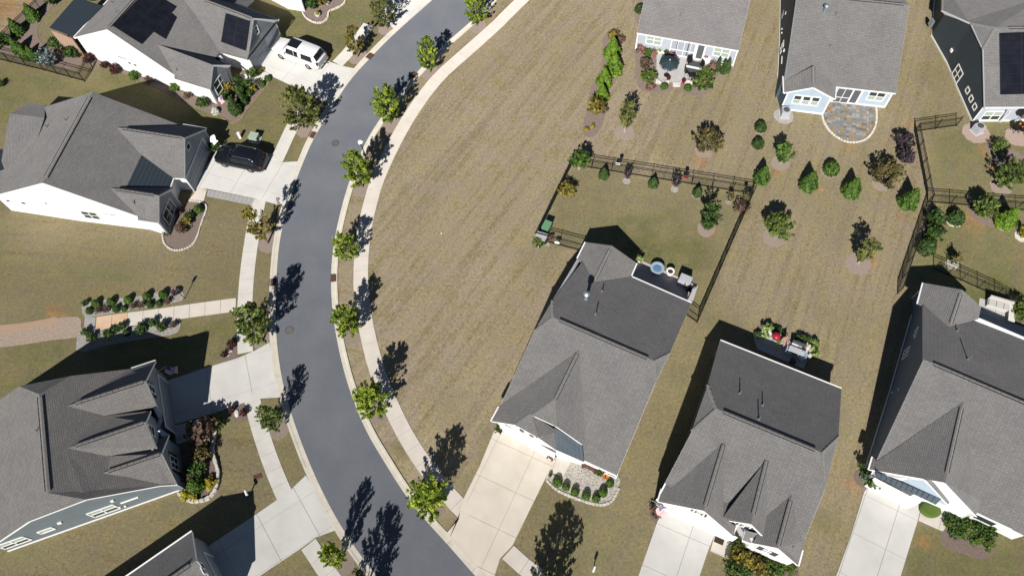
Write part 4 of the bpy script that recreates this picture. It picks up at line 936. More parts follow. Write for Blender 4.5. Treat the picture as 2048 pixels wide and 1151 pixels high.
# flag house, lower left, seen from its right side
h=House('house','brownish grey roofed house with three street gables and a striped flag, lower left',[('T',79,788,ZR),('B',96,985,ZR),('W3r',*C6(385,998),ZE),('CT2',142,751,('p','T','B','W3r')),('CB2',172,999,('p','T','B','W3r')),
('I1',135,811,('p','T','B','W3r')),('P1',291,761,('h','I1')),('T1',311,721,('n','P1','I1','P1')),('B1',313.8,813.5,('n','P1','I1','P1')),
('I2',136,895.5,('p','T','B','W3r')),('P2',291.7,842.7,('h','I2')),('T2',301,821,('n','P2','I2','P2')),('B2',313.3,895,('n','P2','I2','P2')),
('I3',203.8,945.5,('p','T','B','W3r')),('P3',322.7,906,('h','I3')),('T3',337.5,869,('n','P3','I3','P3')),('B3',353.7,968.8,('n','P3','I3','P3')),
('M3',320,970.5,('p','T','B','W3r')),('T1i',280,730,2.9),('FT',262,737,('p','T','B','W3r')),('V12',210,831,('p','T','B','W3r')),('V23',213,911,('p','T','B','W3r')),
('BL',0,0,('l','B','T','B',0,0,ZE))])
Ch=h
T=Vector(h.V['T']);B=Vector(h.V['B']); u=(B-T); u.z=0; u.normalize(); back=Vector((u.y,-u.x,0)) 
if back.x>0: back=-back
h.V['CT1']=tuple(T-u*1.75+back*1.9+Vector((0,0,-1.0)))
_a=Vector(at(366,976.8)); _b=Vector(at(0,1106.8)); _u=(_b-_a).normalized(); _n3=Vector((-_u.y,_u.x,0))
if _n3.y>0: _n3=-_n3
_a+=_n3*.30; _nn=(_n3.x,_n3.y,0)
for k,x,y in (('M3',320,970.5),('CB2',172,998),('CB1',57.5,1041.8)): h.V[k]=at_plane(x,y,tuple(_a),_nn)
h.rake=.28
h.V['RT']=tuple(Vector((T.x,T.y,ZE))-u*1.75+back*7.3); h.V['RB']=tuple(Vector(h.V['CB1'])+_u*4.6)[:2]+(ZE,)
h.roof(('T','CT1','RT','RB','CB1','B'),('T','B','CB2','M3','V23','V12','FT','CT2'),('T','CT2','CT1'),('B','CB1','CB2'),m=M['shingle_brown'])
h.roof(('I1','P1','T1','FT'),('I1','V12','B1','P1'),m=M['shingle_brown'],name='garage_gable_roof',lift=.02)
h.roof(('I2','P2','T2','V12'),('I2','V23','B2','P2'),m=M['shingle_brown'],name='middle_gable_roof',lift=.03)
h.roof(('I3','P3','T3','V23'),('I3','M3','B3','P3'),m=M['shingle_brown'],name='right_gable_roof',lift=.02)
h.V['j1']=(h.V['B1'][0]-.1,h.V['B1'][1]-.5,2.6); h.V['j2']=(h.V['T3'][0]-.9,h.V['T3'][1]+.6,2.6)
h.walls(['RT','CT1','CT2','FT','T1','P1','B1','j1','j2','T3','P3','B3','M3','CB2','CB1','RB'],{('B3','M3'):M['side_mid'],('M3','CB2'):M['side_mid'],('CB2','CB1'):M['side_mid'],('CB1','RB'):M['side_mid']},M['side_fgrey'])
gable_wall(h,'P2','T2','B2',M['side_fgrey'],1.6)
h.fascia(('T1','P1','B1'),('T2','P2','B2'),('T3','P3','B3'),('RB','CB1','CB2','M3','B3'),('FT','T1'),('RT','CT1','CT2','FT'))
h.gutter(('T1','FT'),)
h.ridge('T','B',.02,.98,w=.34); h.ridge('I1','P1',.1,.97); h.ridge('I2','P2',.1,.97); h.ridge('I3','P3',.1,.97)
h.garage(('P1','B1'),.2,4.4,m=M['side_fgrey'])
X=C6(197,288); h.window(('T1','P1'),X[0],X[1],.6,1.1,1,2); 
for x,y in ((182,250),(212,330)): X=C6(x,y); h.panel(('T1','P1'),X[0],X[1],.35,.9,M['black'],'shutter')
X=C6(195,595); h.window(('T2','P2'),X[0],X[1],.8,1.0,1,2)
X=C6(365,838); h.window(('P3','B3'),X[0],X[1],1.0,1.5,2,2)
for x,y in ((352,785),(380,893)): X=C6(x,y); h.panel(('P3','B3'),X[0],X[1],.45,1.4,M['black'],'shutter')
Rr=lambda x,y:(x/4,863+y/4)
X=Rr(830,632); h.window(('M3','CB2'),X[0],X[1],1.9,1.25,2,2,pane=[M['glass'],M['blind']],z=1.35); X=Rr(372,792); h.window(('CB2','CB1'),X[0],X[1],1.0,.6,1,1,pane=M['blind'],z=1.5); X=Rr(112,892); h.window(('CB1','RB'),X[0],X[1],1.9,1.2,2,2,pane=[M['glass'],M['blind']],z=1.35)
for (x,y,ww,hh) in ((478,727,.28,.22),(900,563,.22,.22),(960,610,.1,.1),(1003,604,.14,.12)): X=Rr(x,y); h.panel(('M3','CB2') if x>600 else ('CB2','CB1'),X[0],X[1],ww,hh,M['white'],'vent_hood',dep=.14,zc={478:2.1,900:2.75,960:1.0,1003:.8}[x])
X=Rr(1035,537); h.panel(('M3','CB2'),X[0],X[1],1.3,.14,M['white'],'wall_duct',dep=.08,zc=1.7)
h.pipe(76,862,('T','RT','RB'),.4)

trim(Ch,('B3','M3'),('M3','CB2'),('CB2','CB1'),('CB1','RB'),corners=False)
# small corner roof, bottom left
h=House('house','dark grey roofed house corner cut by the bottom left edge',[('T',383.8,1061.8,2.6),('P',392.5,1119,4.9),('I',255,1200,4.9),('TL',257.5,1149,2.6)])
P=Vector(h.V['P']);T=Vector(h.V['T']); n_=Vector((T.x-P.x,T.y-P.y,0)); h.V['Bt']=(P.x-n_.x,P.y-n_.y,2.6)
d=Vector(h.V['TL'])-T; d.z=0; d.normalize(); 
for k,s_ in (('T2','T'),('P2','P'),('B2','Bt')): v=h.V[s_]; h.V[k]=(v[0]+d.x*13,v[1]+d.y*13,v[2])
h.roof(('T','T2','P2','P'),('P','P2','B2','Bt'))
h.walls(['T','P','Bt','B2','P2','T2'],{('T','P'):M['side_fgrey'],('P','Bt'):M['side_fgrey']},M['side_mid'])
h.fascia(('T','T2'),('T','P','Bt')); h.gutter(('T','T2')); h.ridge('P','P2',.04,.96); X=(402,1135); h.window(('P','Bt'),X[0],X[1],.9,.9,2,1,dz=-.3); h.garage(('P','Bt'),.3,3.6,m=M['side_fgrey'])

# white sided house with standing seam porch roof, left
h=House('house','white sided house at the left with a dark standing seam porch roof',[('T',185,184,ZR),('Bt',85,365.5,ZR),('FRt',360,250,ZE),('FRb',275,432,ZE),('RLt',92.5,210,('n','T','Bt','T')),('RLb',0,384,('n','Bt','T','Bt')),
('I1',232.5,254.5,('p','T','Bt','FRb')),('P1',369,275.4,('h','I1')),('T1',412.4,257.3,2.4),('B1',369,356.7,2.4),
('I2',220.3,376,('p','T','Bt','FRb')),('P2',317.5,390.6,('h','I2')),('T2',*B5(655,685),2.4),('B2',*B5(520,1000),2.4),
('m1',283.6,310.4,('p','T','Bt','FRb')),('m4',253,374.8,('p','T','Bt','FRb')),('m2',*B5(645,603),2.4),('m3',*B5(617,683),2.4),('T1i',365,249.4,2.4),('B1i',345.8,355.6,2.4),('B2i',276,440,2.4)])
Bh=h
h.V['RLt']=(h.V['RLt'][0]-1.2,h.V['RLt'][1]+.2,ZE); h.V['RLb']=(h.V['RLb'][0]-1.4,h.V['RLb'][1]+.2,ZE)
h.roof(('T','RLt','RLb','Bt'),('T','Bt','FRb','m4','m1','FRt'))
h.roof(('I1','P1','T1','T1i','FRt'),('I1','m1','B1i','B1','P1'),name='garage_gable_roof',lift=.02)
h.roof(('I2','P2','T2','m3','m4'),('I2','FRb','B2i','B2','P2'),name='front_gable_roof',lift=.02)
h.roof(('m1','m2','m3','m4'),m=M['metal_dark'],name='porch_roof',t=.08,lift=.03); seams(h,'m1','m2','m3','m4',9,M['metal_roof'])
w0=at(56,206,2.5); w1=at(91,210,2.6); w2=at(89,236,3.75); w3=at(20,227.5,3.2); w4=at(11,286,2.5); w5=at(-8,384,2.5); w6=at(40,384,3.6)
h.roof((w0,w1,w2,w3),(w3,w2,w6,w5,w4),name='rear_wing_roof',lift=.03); h.fascia((w3,w0,w1)); 
h.V['dr']=(h.V['m3'][0]-1.2,h.V['m3'][1],2.4); h.V['dq']=(h.V['B1i'][0]-1.1,h.V['B1i'][1],2.4)
h.walls(['RLt','T','FRt','T1','P1','B1','B1i','m3','T2','P2','B2','FRb','Bt','RLb'],{('T1','P1'):M['side_fgrey'],('P1','B1'):M['side_fgrey'],('T2','P2'):M['side_fgrey'],('P2','B2'):M['side_fgrey']},M['side_white'])
h.fascia(('RLt','T','FRt'),('T1i','T1','P1','B1','B1i'),('T2','P2','B2','B2i'),('FRb','Bt','RLb','RLt'),('m2','m3'))
h.gutter(('T1','T1i'),('B2','B2i'),('m2','m3'))
h.ridge('T','Bt',.06,.94,w=.34); h.ridge('I1','P1',.1,.97); h.ridge('I2','P2',.12,.9)
h.garage(('P1','B1'),.12,4.4,m=M['side_fgrey']); X=B5(779,323); h.window(('P1','B1'),X[0],X[1],.6,.6,1,1)
X=B5(610,900); h.window(('P2','B2'),X[0],X[1],1.9,1.5,2,2)
for x,y in ((641,822),(578,970)): X=B5(x,y); h.panel(('P2','B2'),X[0],X[1],.35,1.5,M['black'],'shutter')
h.window(('Bt','RLb'),17,400.5,.45,.45,1,1,z=1.9); h.window(('Bt','RLb'),48,405,.5,.45,1,1,z=1.9); h.window(('FRb','Bt'),182,429,1.5,1.2,2,2,z=1.4)
h.panel(('FRb','Bt'),90,403,.25,.25,M['white'],'vent_hood',dep=.14,zc=2.6); h.panel(('FRb','Bt'),220,430,1.0,.06,M['galv'],'wall_vent',dep=.05,zc=2.0)
h.pipe(132,241,('T','RLt','Bt'),.35); h.pipe(93,254,('T','RLt','Bt'),.35); h.pipe(268,406,('I2','P2','B2'),.35)
# covered rear terrace at the frame edge
quad_part(h,'terrace_roof',M['metal_dark'],[at(-30,298,2.7),at(27,301,2.7),at(10,340,2.7),at(-40,350,2.7)],.1)

# white solar house, top left
h=House('house','white sided house with solar panels at the top left behind the white car',[('P',213.8,58.8,ZR),('Q',267,0,ZR),('Lo',147.5,75,ZE+.2),('Ro',348.8,150,ZE),
('I1',410,0,5.0),('P1',*A4(510,175),('h','I1')),('T1',*A4(755,195),2.3),('B1',*A4(455,570),2.3),
('I2',315,88.8,('p','P','Q','Ro')),('P2',425,130,('h','I2')),('T2',*A4(290,625),2.3),('B2',*A4(95,860),2.3),('B1i',*A4(160,490),2.35),('m2',*A4(290,625),2.3)])
Ah=h
u=Vector(h.V['Q'])-Vector(h.V['P']); u.z=0; L0=u.length; u.normalize(); F_dir=Vector((u.y,-u.x,0))
def along(k,s_,z=None): v=h.V[k]; return (v[0]+u.x*s_,v[1]+u.y*s_,v[2] if z is None else z)
h.V['Q2']=along('P',13.5); h.V['Lo2']=along('Lo',13.5); h.V['Ro2']=along('Ro',13.5)
e1=Vector(h.V['P1'])-Vector(h.V['I1']); e1.z=0; e1.normalize()
def back(k,d_,z=None): v=h.V[k]; return (v[0]-e1.x*d_,v[1]-e1.y*d_,v[2] if z is None else z)
h.V['P1b']=back('P1',8.2); h.V['T1b']=back('T1',6.0); h.V['B1b']=at(430,101,2.35); h.V['Vw']=at(385,75,4.0)
h.roof(('P','Lo','Lo2','Q2'),('P','Q2','Ro2','Ro'))
_A,_B,_C=h.V['P1'],h.V['P1b'],h.V['B1']; _n1=_cr(_sb(_B,_A),_sb(_C,_A)); h.V['Vt']=at_plane(350,-8,_A,_n1); h.V['B1b']=at_plane(431,100,_A,_n1)
_A,_B,_C=h.V['P'],h.V['Q2'],h.V['Ro']; _n2=_cr(_sb(_B,_A),_sb(_C,_A)); h.V['Mt']=at_plane(364,-8,_A,_n2); h.V['Mc']=at(440,104,2.30); h.V['Md']=at(420,130,2.3)
h.roof(('P1','T1','T1b','P1b'),('P1','P1b','Vt','B1b','B1i','B1'),name='garage_gable_roof',lift=.02)
h.roof(('I2','Mt','Mc','Md'),name='entry_roof',lift=.01)
h.V['T2b']=back('T2',4.5); h.V['B2b']=at(349,157.5,2.4); h.V['P2b']=h.V['I2']
h.roof(('P2','T2','T2b','I2'),('P2','I2','Ro','B2b','B2'),name='front_gable_roof',lift=.02)
h.walls(['Lo','P','Ro','B2','P2','T2','B1b','B1i','B1','P1','T1','T1b','Ro2','Q2','Lo2'],{('B1','P1'):M['side_fgrey'],('P1','T1'):M['side_fgrey'],('B2','P2'):M['side_fgrey'],('P2','T2'):M['side_fgrey']},M['side_white'])
h.fascia(('Lo','P','Ro'),('Lo','Lo2'),('B2b','B2','P2','T2'),('B1b','B1','P1','T1','T1b'))
h.gutter(('B1','B1b'),('T1','T1b'),('Lo','Lo2'))
h.ridge('P','Q2',.03,.95); h.ridge('P1','P1b',.03,.7)
quad_part(h,'eave_shelf_roof',M['shingle'],[at(*A4(455,578),2.45),at(*A4(750,205),2.45),at(*A4(705,232),2.85),at(*A4(470,530),2.85)],.1)
quad_part(h,'eave_shelf_roof',M['shingle'],[at(*A4(245,678),2.3),at(*A4(300,800),2.2),at(*A4(320,805),2.0),at(*A4(285,640),2.1)],.08)
h.garage(('B1','P1'),.9,4.5,m=M['side_fgrey']); X=A4(540,290); h.window(('P1','T1'),X[0],X[1],.5,.95,1,2)
X=A4(195,800); h.window(('B2','P2'),X[0],X[1],1.8,1.5,2,2)
for x,y in ((262,123),(270,131),(339,153.5),(344,159)): h.window(('P','Ro') if x<300 else ('Ro','B2'),x,y,.35,.4,1,1,frame=.05,z=1.7)
h.panel(('P','Ro'),244,116,1.0,.06,M['galv'],'wall_vent',dep=.05,zc=2.2)
h.pipe(225,7,('P','Lo','Q2'),.35); h.pipe(234,26,('P','Lo','Q2'),.35); h.pipe(355,143,('P2','I2','B2'),.35)
quad_part(h,'annex_roof',M['metal_dark'],[at(98.8,55,2.5),at(147,73,2.5),at(205,12,2.9),at(175,2,2.9),at(152,-6,2.9)],.12)
wl=MB(); pa,pb=Vector(h.L(at(103,60,2.4))),Vector(h.L(at(146,77,2.4))); 
quad_part(h,'annex_wall',M['tan'],[(at(103,60,2.4)),(at(146,77,2.4)),at(146,77,2.4)[:2]+(0,),at(103,60,2.4)[:2]+(0,)],.1)
def solar(h,plane,corners,nu,nv,skip=(),t=.05,lift=.12,label=None):
    """panels laid on a roof plane between four surveyed corners"""
    A,B,C=(h.P(k) for k in plane); n_=_n(_cr(_sb(B,A),_sb(C,A))); n_=n_ if n_[2]>0 else _ml(n_,-1); O=_ad(A,_ml(n_,lift))
    Q=[Vector(at_plane(x,y,O,n_)) for x,y in corners]; N_=Vector(n_)
    tt=thing('solar_array',label,'solar panels',(Q[0].x,Q[0].y,Q[0].z)); o_=Vector(Q[0])
    for i in range(nu):
        for j in range(nv):
            if (i,j) in skip: continue
            def q(a,b): return (Q[0].lerp(Q[1],a)).lerp(Q[3].lerp(Q[2],a),b)
            e=.005; a0,a1,b0,b1=(i+e)/nu,(i+1-e)/nu,(j+e)/nv,(j+1-e)/nv
            P=[q(a0,b0),q(a1,b0),q(a1,b1),q(a0,b1)]; P=[p-o_ for p in P]; mb=MB()
            mb.add([p-N_*t for p in P]+P,[(0,3,2,1),(4,5,6,7),(0,1,5,4),(1,2,6,5),(2,3,7,6),(3,0,4,7)]); fo=mb.build('panel',M['solar_frame'],tt)
            g=MB(); cc=(P[0]+P[1]+P[2]+P[3])/4; pp=[cc+(p-cc)*.97+N_*.004 for p in P]; g.add(pp,[(0,1,2,3)]); g.build('cell_sheet',M['solar'],fo)
    return tt
Z1=lambda x,y:(x/4,y/4)
solar(h,('P','Q2','Ro'),[Z1(900,205),Z1(1248,425),Z1(1700,-65),Z1(1352,-270)],3,10,skip={(2,0),(2,1),(2,5),(2,6),(2,7),(2,8),(2,9),(1,6),(1,7),(1,8),(1,9)},label='dark solar array with a stepped edge along the ridge of the white solar house')
solar(h,('P1','P1b','B1'),[A4(245,128),A4(473,205),A4(433,487),A4(200,402)],2,4,lift=.22,label='rectangular dark solar array on the garage gable roof above the white car')

# top right house
h=House('house','top right house with dark slate gable wall and solar panels',[('RL',1969.9,214,ZE),('RR',2048,213.7,ZE),('R',1991,55.4,ZR),('R2',2048,51.7,ZR),('C1',1967,98,('p','RL','RR','R')),('C2',1943,46.6,5.2),('FL',*J8(95,80),3.0),('FLo',*J8(75,120),2.45)])
Jh=h
d=Vector(h.V['RR'])-Vector(h.V['RL']); d.z=0; d.normalize()
for k,s_,D_ in (('RRx','RL',13),('Rx','R',12),('FRx','FL',13)): v=h.V[s_]; h.V[k]=(v[0]+d.x*D_,v[1]+d.y*D_,v[2])
nl=Vector((-d.y,d.x,0)); v=Vector(h.V['RL']); h.V['FL2']=tuple(v+nl*16.5)[:2]+(ZE,); h.V['FR2']=tuple(v+nl*16.5+d*13)[:2]+(ZE,)
h.V['FLt']=tuple(Vector(h.V['FL']))
h.roof(('RL','C1','R','Rx','RRx'),('R','C2','FL','FL2','FR2','Rx'),('C1','C2','R'))
h.walls(['RL','RRx','FR2','FL2','FL','C2','C1'],{('RL','RRx'):M['side_grey'],('FL2','FL'):M['side_slate'],('FL','C2'):M['side_slate'],('C2','C1'):M['side_slate'],('C1','RL'):M['side_slate']},M['side_slate'])
h.fascia(('RL','RRx'),('RL','C1','C2','FL','FL2')); h.gutter(('RL','RRx'))
h.ridge('R','Rx',.1,.95); h.hip('R','C1'); h.hip('R','C2')
solar(h,('RL','RRx','R'),[J8(560,752),J8(900,742),J8(900,250),J8(552,262)],2,6,label='large dark solar array of six rows on the top right roof')
X=J8(218,587); h.window(('C1','RL'),X[0],X[1],1.25,1.35,2,2)
for x,y in ((299,717),(327,783),(355,847)): X=J8(x,y); h.window(('C1','RL'),X[0],X[1],.5,.55,1,1)
X=J8(490,917); h.window(('RL','RRx'),X[0],X[1],1.7,1.2,2,2,pane=[M['glass'],M['blind']])
for x,y,s_ in ((172,400,.3),(148,246,.22),(71,347,.1)): X=J8(x,y); h.panel(('C2','C1') if y<390 else ('C1','RL'),X[0],X[1],s_,s_,M['white'],'vent_hood',dep=.15)
X=J8(14,180); h.panel(('FL','C2'),X[0],X[1],.5,.7,M['galv'],'meter_box',dep=.25)
trim(h,('RL','RRx')); trim(h,('C1','RL'),('C2','C1'),('FL','C2'),('FL2','FL'),corners=False)
# downspout at the rear corner and covered terrace edge
p=Vector(h.L(h.V['RL'])); mb=MB(); q=Vector((h.I[('RL','RRx')][0]-h.o)); mb.tube([p+Vector((.1,-.02,-.1)),Vector((q.x,q.y,2.1))+Vector((0,-.08,0)),Vector((q.x,q.y,.1))+Vector((0,-.08,0))],.045,6); mb.build('downspout',M['white'],h.t)
quad_part(h,'terrace_post',M['white'],[at(2019,222,2.3),at(2022,222,2.3),at(2002,243,.1),at(1997,243,.1)],.08)

# top centre-right house: slate left wall, blue rear, stone patio
h=House('house','house with light blue rear wall above the round flagstone patio',[('WL',1568.5,185,ZE),('WLi',1567,152.5,ZE),('WR',1669.8,197.5,ZE),('WP',1627,174.5,('v','WL','WR')),('RJ',1672,173,ZE),('RR',1792,186.3,ZE),
('WI',1626,116,('h','WP')),('Lw',1573.5,152.5,3.0)])
Ih=h
d=Vector(h.V['RR'])-Vector(h.V['RJ']); d.z=0; d.normalize(); nl=Vector((-d.y,d.x,0)); RJ=Vector(h.V['RJ'])
RLx=RJ-d*4.75; 
h.V['RL']=tuple(RLx); h.V['TL']=tuple(RLx+nl*7.3)[:2]+(6.32,); h.V['TR']=tuple(Vector(h.V['RR'])+nl*7.3)[:2]+(6.32,)
h.V['FL']=tuple(RLx+nl*14.6)[:2]+(ZE,); h.V['FR']=tuple(Vector(h.V['RR'])+nl*14.6)[:2]+(ZE,)
h.V['W1']=tuple(Vector(h.V['WP'])+nl*2.6+Vector((0,0,.0)))
h.roof(('RL','RJ','RR','TR','TL'),('TL','TR','FR','FL'))
h.roof(('WP','WR','RJ','W1'),('WP','W1','RL','WLi','WL'),name='rear_wing_roof',lift=.02)
h.walls(['WLi','WL','WP','WR','RJ','RR','TR','FR','FL','TL','RL'],{('WLi','WL'):M['side_slateblue'],('FL','TL'):M['side_slateblue'],('TL','RL'):M['side_slateblue'],('RL','WLi'):M['side_slateblue'],('WL','WP'):M['side_blue'],('WP','WR'):M['side_blue'],('RJ','RR'):M['side_blue'],('WR','RJ'):M['side_blue']},M['side_slateblue'])
h.fascia(('WL','WP','WR','RJ'),('RJ','RR'),('RR','TR','FR'),('FL','TL','RL'),('WL','WLi')); h.gutter(('RJ','RR'),('WL','WLi'),('WR','RJ'))
h.ridge('WP','W1',.2,.98); h.ridge('TL','TR',.05,.95)
for x,y in ((232,795),(303,803),(375,810)): X=R4(x,y); h.window(('WL','WP') if x<300 else ('WP','WR'),X[0],X[1],.72,1.15,1,2,pane=[M['blind'],M['glass']])
X=R4(865,770); h.window(('RJ','RR'),X[0],X[1],1.5,1.15,2,2,pane=[M['blind'],M['glass']])
X=R4(600,757); h.panel(('RJ','RR'),X[0],X[1],1.35,2.05,M['screen'],'screen_panel',zc=1.15); X=R4(697,770); 
h.panel(('RJ','RR'),X[0],X[1],.95,2.1,M['white'],'porch_door',zc=1.1,fwd=.05)
h.panel(('RJ','RR'),X[0],X[1],.62,1.75,M['screen'],'door_screen',zc=1.15,fwd=.08)
for sh in (-.7,.0): h.panel(('RJ','RR'),R4(600,757)[0],R4(600,757)[1],.05,2.1,M['white'],'screen_post',zc=1.15,fwd=.06,shift=sh)
h.panel(('RJ','RR'),*R4(600,757),1.5,.06,M['white'],'screen_rail',zc=.8,fwd=.06)
h.pipe(1648,26,('RL','RJ','TR'),.75,big=True); h.pipe(1671,31,('RL','RJ','TR'),.35); h.pipe(1659.5,94,('RL','RJ','TR'),.3)
for x,y,s_ in ((1576,27,.22),(1576,102,.22),(1564,58,.12),(1565,66,.1)): h.panel(('TL','RL'),x,y,s_,s_,M['white'],'vent_hood',dep=.14,zc=2.2 if x>1570 else 1)
h.window(('TL','RL'),1569.5,95,.7,1.1,1,2,z=1.3); h.panel(('TL','RL'),1572,121,.9,.12,M['white'],'wall_duct',dep=.08,zc=1.5); h.panel(('TL','RL'),1566,29,.5,.7,M['galv'],'meter_box',dep=.25,zc=1.2)
trim(h,('WL','WP'),('WP','WR'),('RJ','RR')); trim(h,('TL','RL'),('FL','TL'),('RL','WLi'),corners=False)
# right corner
for tb in ((h.V['RR'],),):
    p=Vector(h.L(h.V['RR'])); mb=MB(); c_=h.I[('RJ','RR')][1]-h.o; mb.tube([(c_.x,c_.y,2.3),(c_.x+.02,c_.y-.06,.1)],.045,6); mb.build('downspout',M['white'],h.t)

# top centre house with pale rear wall
h=House('house','top centre house with one wide grey roof slope and a screened porch',[('L',1274,65.5,ZE),('R',1477.8,101,ZE)])
Hh=h
d=Vector(h.V['R'])-Vector(h.V['L']); d.z=0; d.normalize(); nl=Vector((-d.y,d.x,0))
for a,s_ in (('L','L'),('R','R')):
    v=Vector(h.V[s_]); h.V[a+'t']=tuple(v+nl*7.4)[:2]+(6.35,); h.V[a+'f']=tuple(v+nl*14.8)[:2]+(ZE,)
h.roof(('L','R','Rt','Lt'),('Lt','Rt','Rf','Lf'),m=shingle('roof_shingle_light',(.225,.215,.215)))
h.walls(['L','R','Rt','Rf','Lf','Lt'],{('L','R'):M['side_grey']},M['side_grey'])
h.fascia(('L','R'),('R','Rt','Rf'),('Lf','Lt','L')); h.gutter(('L','R'))
H7=lambda x,y:(1260+x/7.19,40+y/7.19)
X=H7(345,290); h.window(('L','R'),X[0],X[1],1.55,1.15,2,2,pane=[M['blind'],M['blind']]); X=H7(1315,465); h.window(('L','R'),X[0],X[1],1.55,1.15,2,2,pane=[M['blind'],M['blind']])
X=H7(760,400); h.panel(('L','R'),X[0],X[1],2.35,2.15,mat('porch_interior',(.33,.36,.42),.8,.2),'screen_panel',zc=1.15)
for sh,ww in ((-1.2,.1),(-.55,.05),(.1,.05),(.75,.05),(1.2,.09)): h.panel(('L','R'),X[0],X[1],ww,2.25,M['white'],'screen_post',zc=1.15,fwd=.06,shift=sh)
for zz in (.12,.85,2.22): h.panel(('L','R'),X[0],X[1],2.4,.08,M['white'],'screen_rail',zc=zz,fwd=.065)
for sh in (-.6,.5): h.panel(('L','R'),X[0],X[1],.12,1.9,M['screen'],'curtain',zc=1.2,fwd=.045,shift=sh)
X=H7(1010,450); h.panel(('L','R'),X[0],X[1],.95,2.15,M['white'],'porch_door',zc=1.1,fwd=.07); h.panel(('L','R'),X[0],X[1],.62,1.8,M['screen'],'door_screen',zc=1.15,fwd=.10)
trim(h,('L','R'),corners=False)
for k in ('L','R'):
    c_=h.I[('L','R')][0 if k=='L' else 1]-h.o; mb=MB(); mb.box((c_.x,c_.y-.03,1.15),(.14,.14,2.3),math.atan2(d.y,d.x)); mb.build('corner_board',M['white'],h.t)
h.pipe(1360,32,('L','R','Rt'),.3)

# corner of the white house at the top edge
h=House('house','white house corner just entering the top edge left of the curving street',[('A',608,-6,2.45),('B',560,-14,2.45)])
h.V['C']=(h.V['A'][0]-4,h.V['A'][1]+9,2.45); h.V['D']=(h.V['B'][0]-9,h.V['B'][1]+6,2.45)
h.roof(('A','B','D','C')); h.walls(['A','B','D','C'],{},M['side_white'])
# ---- fences: posts, rails and picket panels
def fence(name,label,runs,hgt=1.35,step=1.85,pm=M['fence']):
    """runs: lists of (px,py,z) top points surveyed at rail height"""
    t_=thing(name,label,'fence'); pmesh=MB().box((0,0,hgt/2+.03),(.06,.06,hgt+.10)).mesh('post',pm); done=[]
    for run in runs:
        P=[Vector(at(x,y,z)[:2]) for x,y,z in run]
        for a,b in zip(P[:-1],P[1:]):
            L=(b-a).length; n=max(1,round(L/step)); d=(b-a)/L; rz=math.atan2(d.y,d.x)
            for z in (hgt-.02,hgt-.22,.13):
                MB().beam((a.x,a.y,z),(b.x,b.y,z),.036,.040).build('rail',pm,t_)
            for k in range(n+1):
                q=a.lerp(b,k/n)
                if all((q-w_).length>.2 for w_ in done): link('post',pmesh,t_,(q.x,q.y,0),rz); done.append(q)
            for k in range(n):
                q0=a.lerp(b,k/n); q1=a.lerp(b,(k+1)/n); m_=MB(); np_=int((q1-q0).length/.115)
                for j in range(1,np_):
                    c=q0.lerp(q1,j/np_); m_.box((c.x,c.y,hgt/2+.02),(.017,.017,hgt-.08),rz)
                m_.build('picket_panel',pm,t_)['kind']='stuff'
    return t_
fence('yard_fence','black picket fence enclosing the yard behind the centre house',[[(1165,488,1.3),(1071.5,463,1.35),(1145,313,1.35),(1513,372,1.35),(1400,632,1.35),(1377,616,1.3)]])
fence('yard_fence','black picket fence behind the top right house, bending down to the shaded house',[[(1926,234,1.35),(1841,246,1.35),(1869,388,1.35),(1808,573,1.35)],[(1869,388,1.35),(2048,403,1.35),(2120,410,1.35)]])
fence('yard_fence','thin black picket fence running from the far right house to the right edge',[[(1881,523,1.35),(1936,546,1.35),(2006,577,1.35),(2075,618,1.35)]],step=1.3)
fence('yard_fence','black picket fence at the top left round the spruce and hedge behind the solar house',[[(-30,98,1.35),(75,123,1.35),(156,145,1.35),(172,115,1.3)],[(-30,95,1.35),(68,0,1.35),(110,-40,1.35)]])

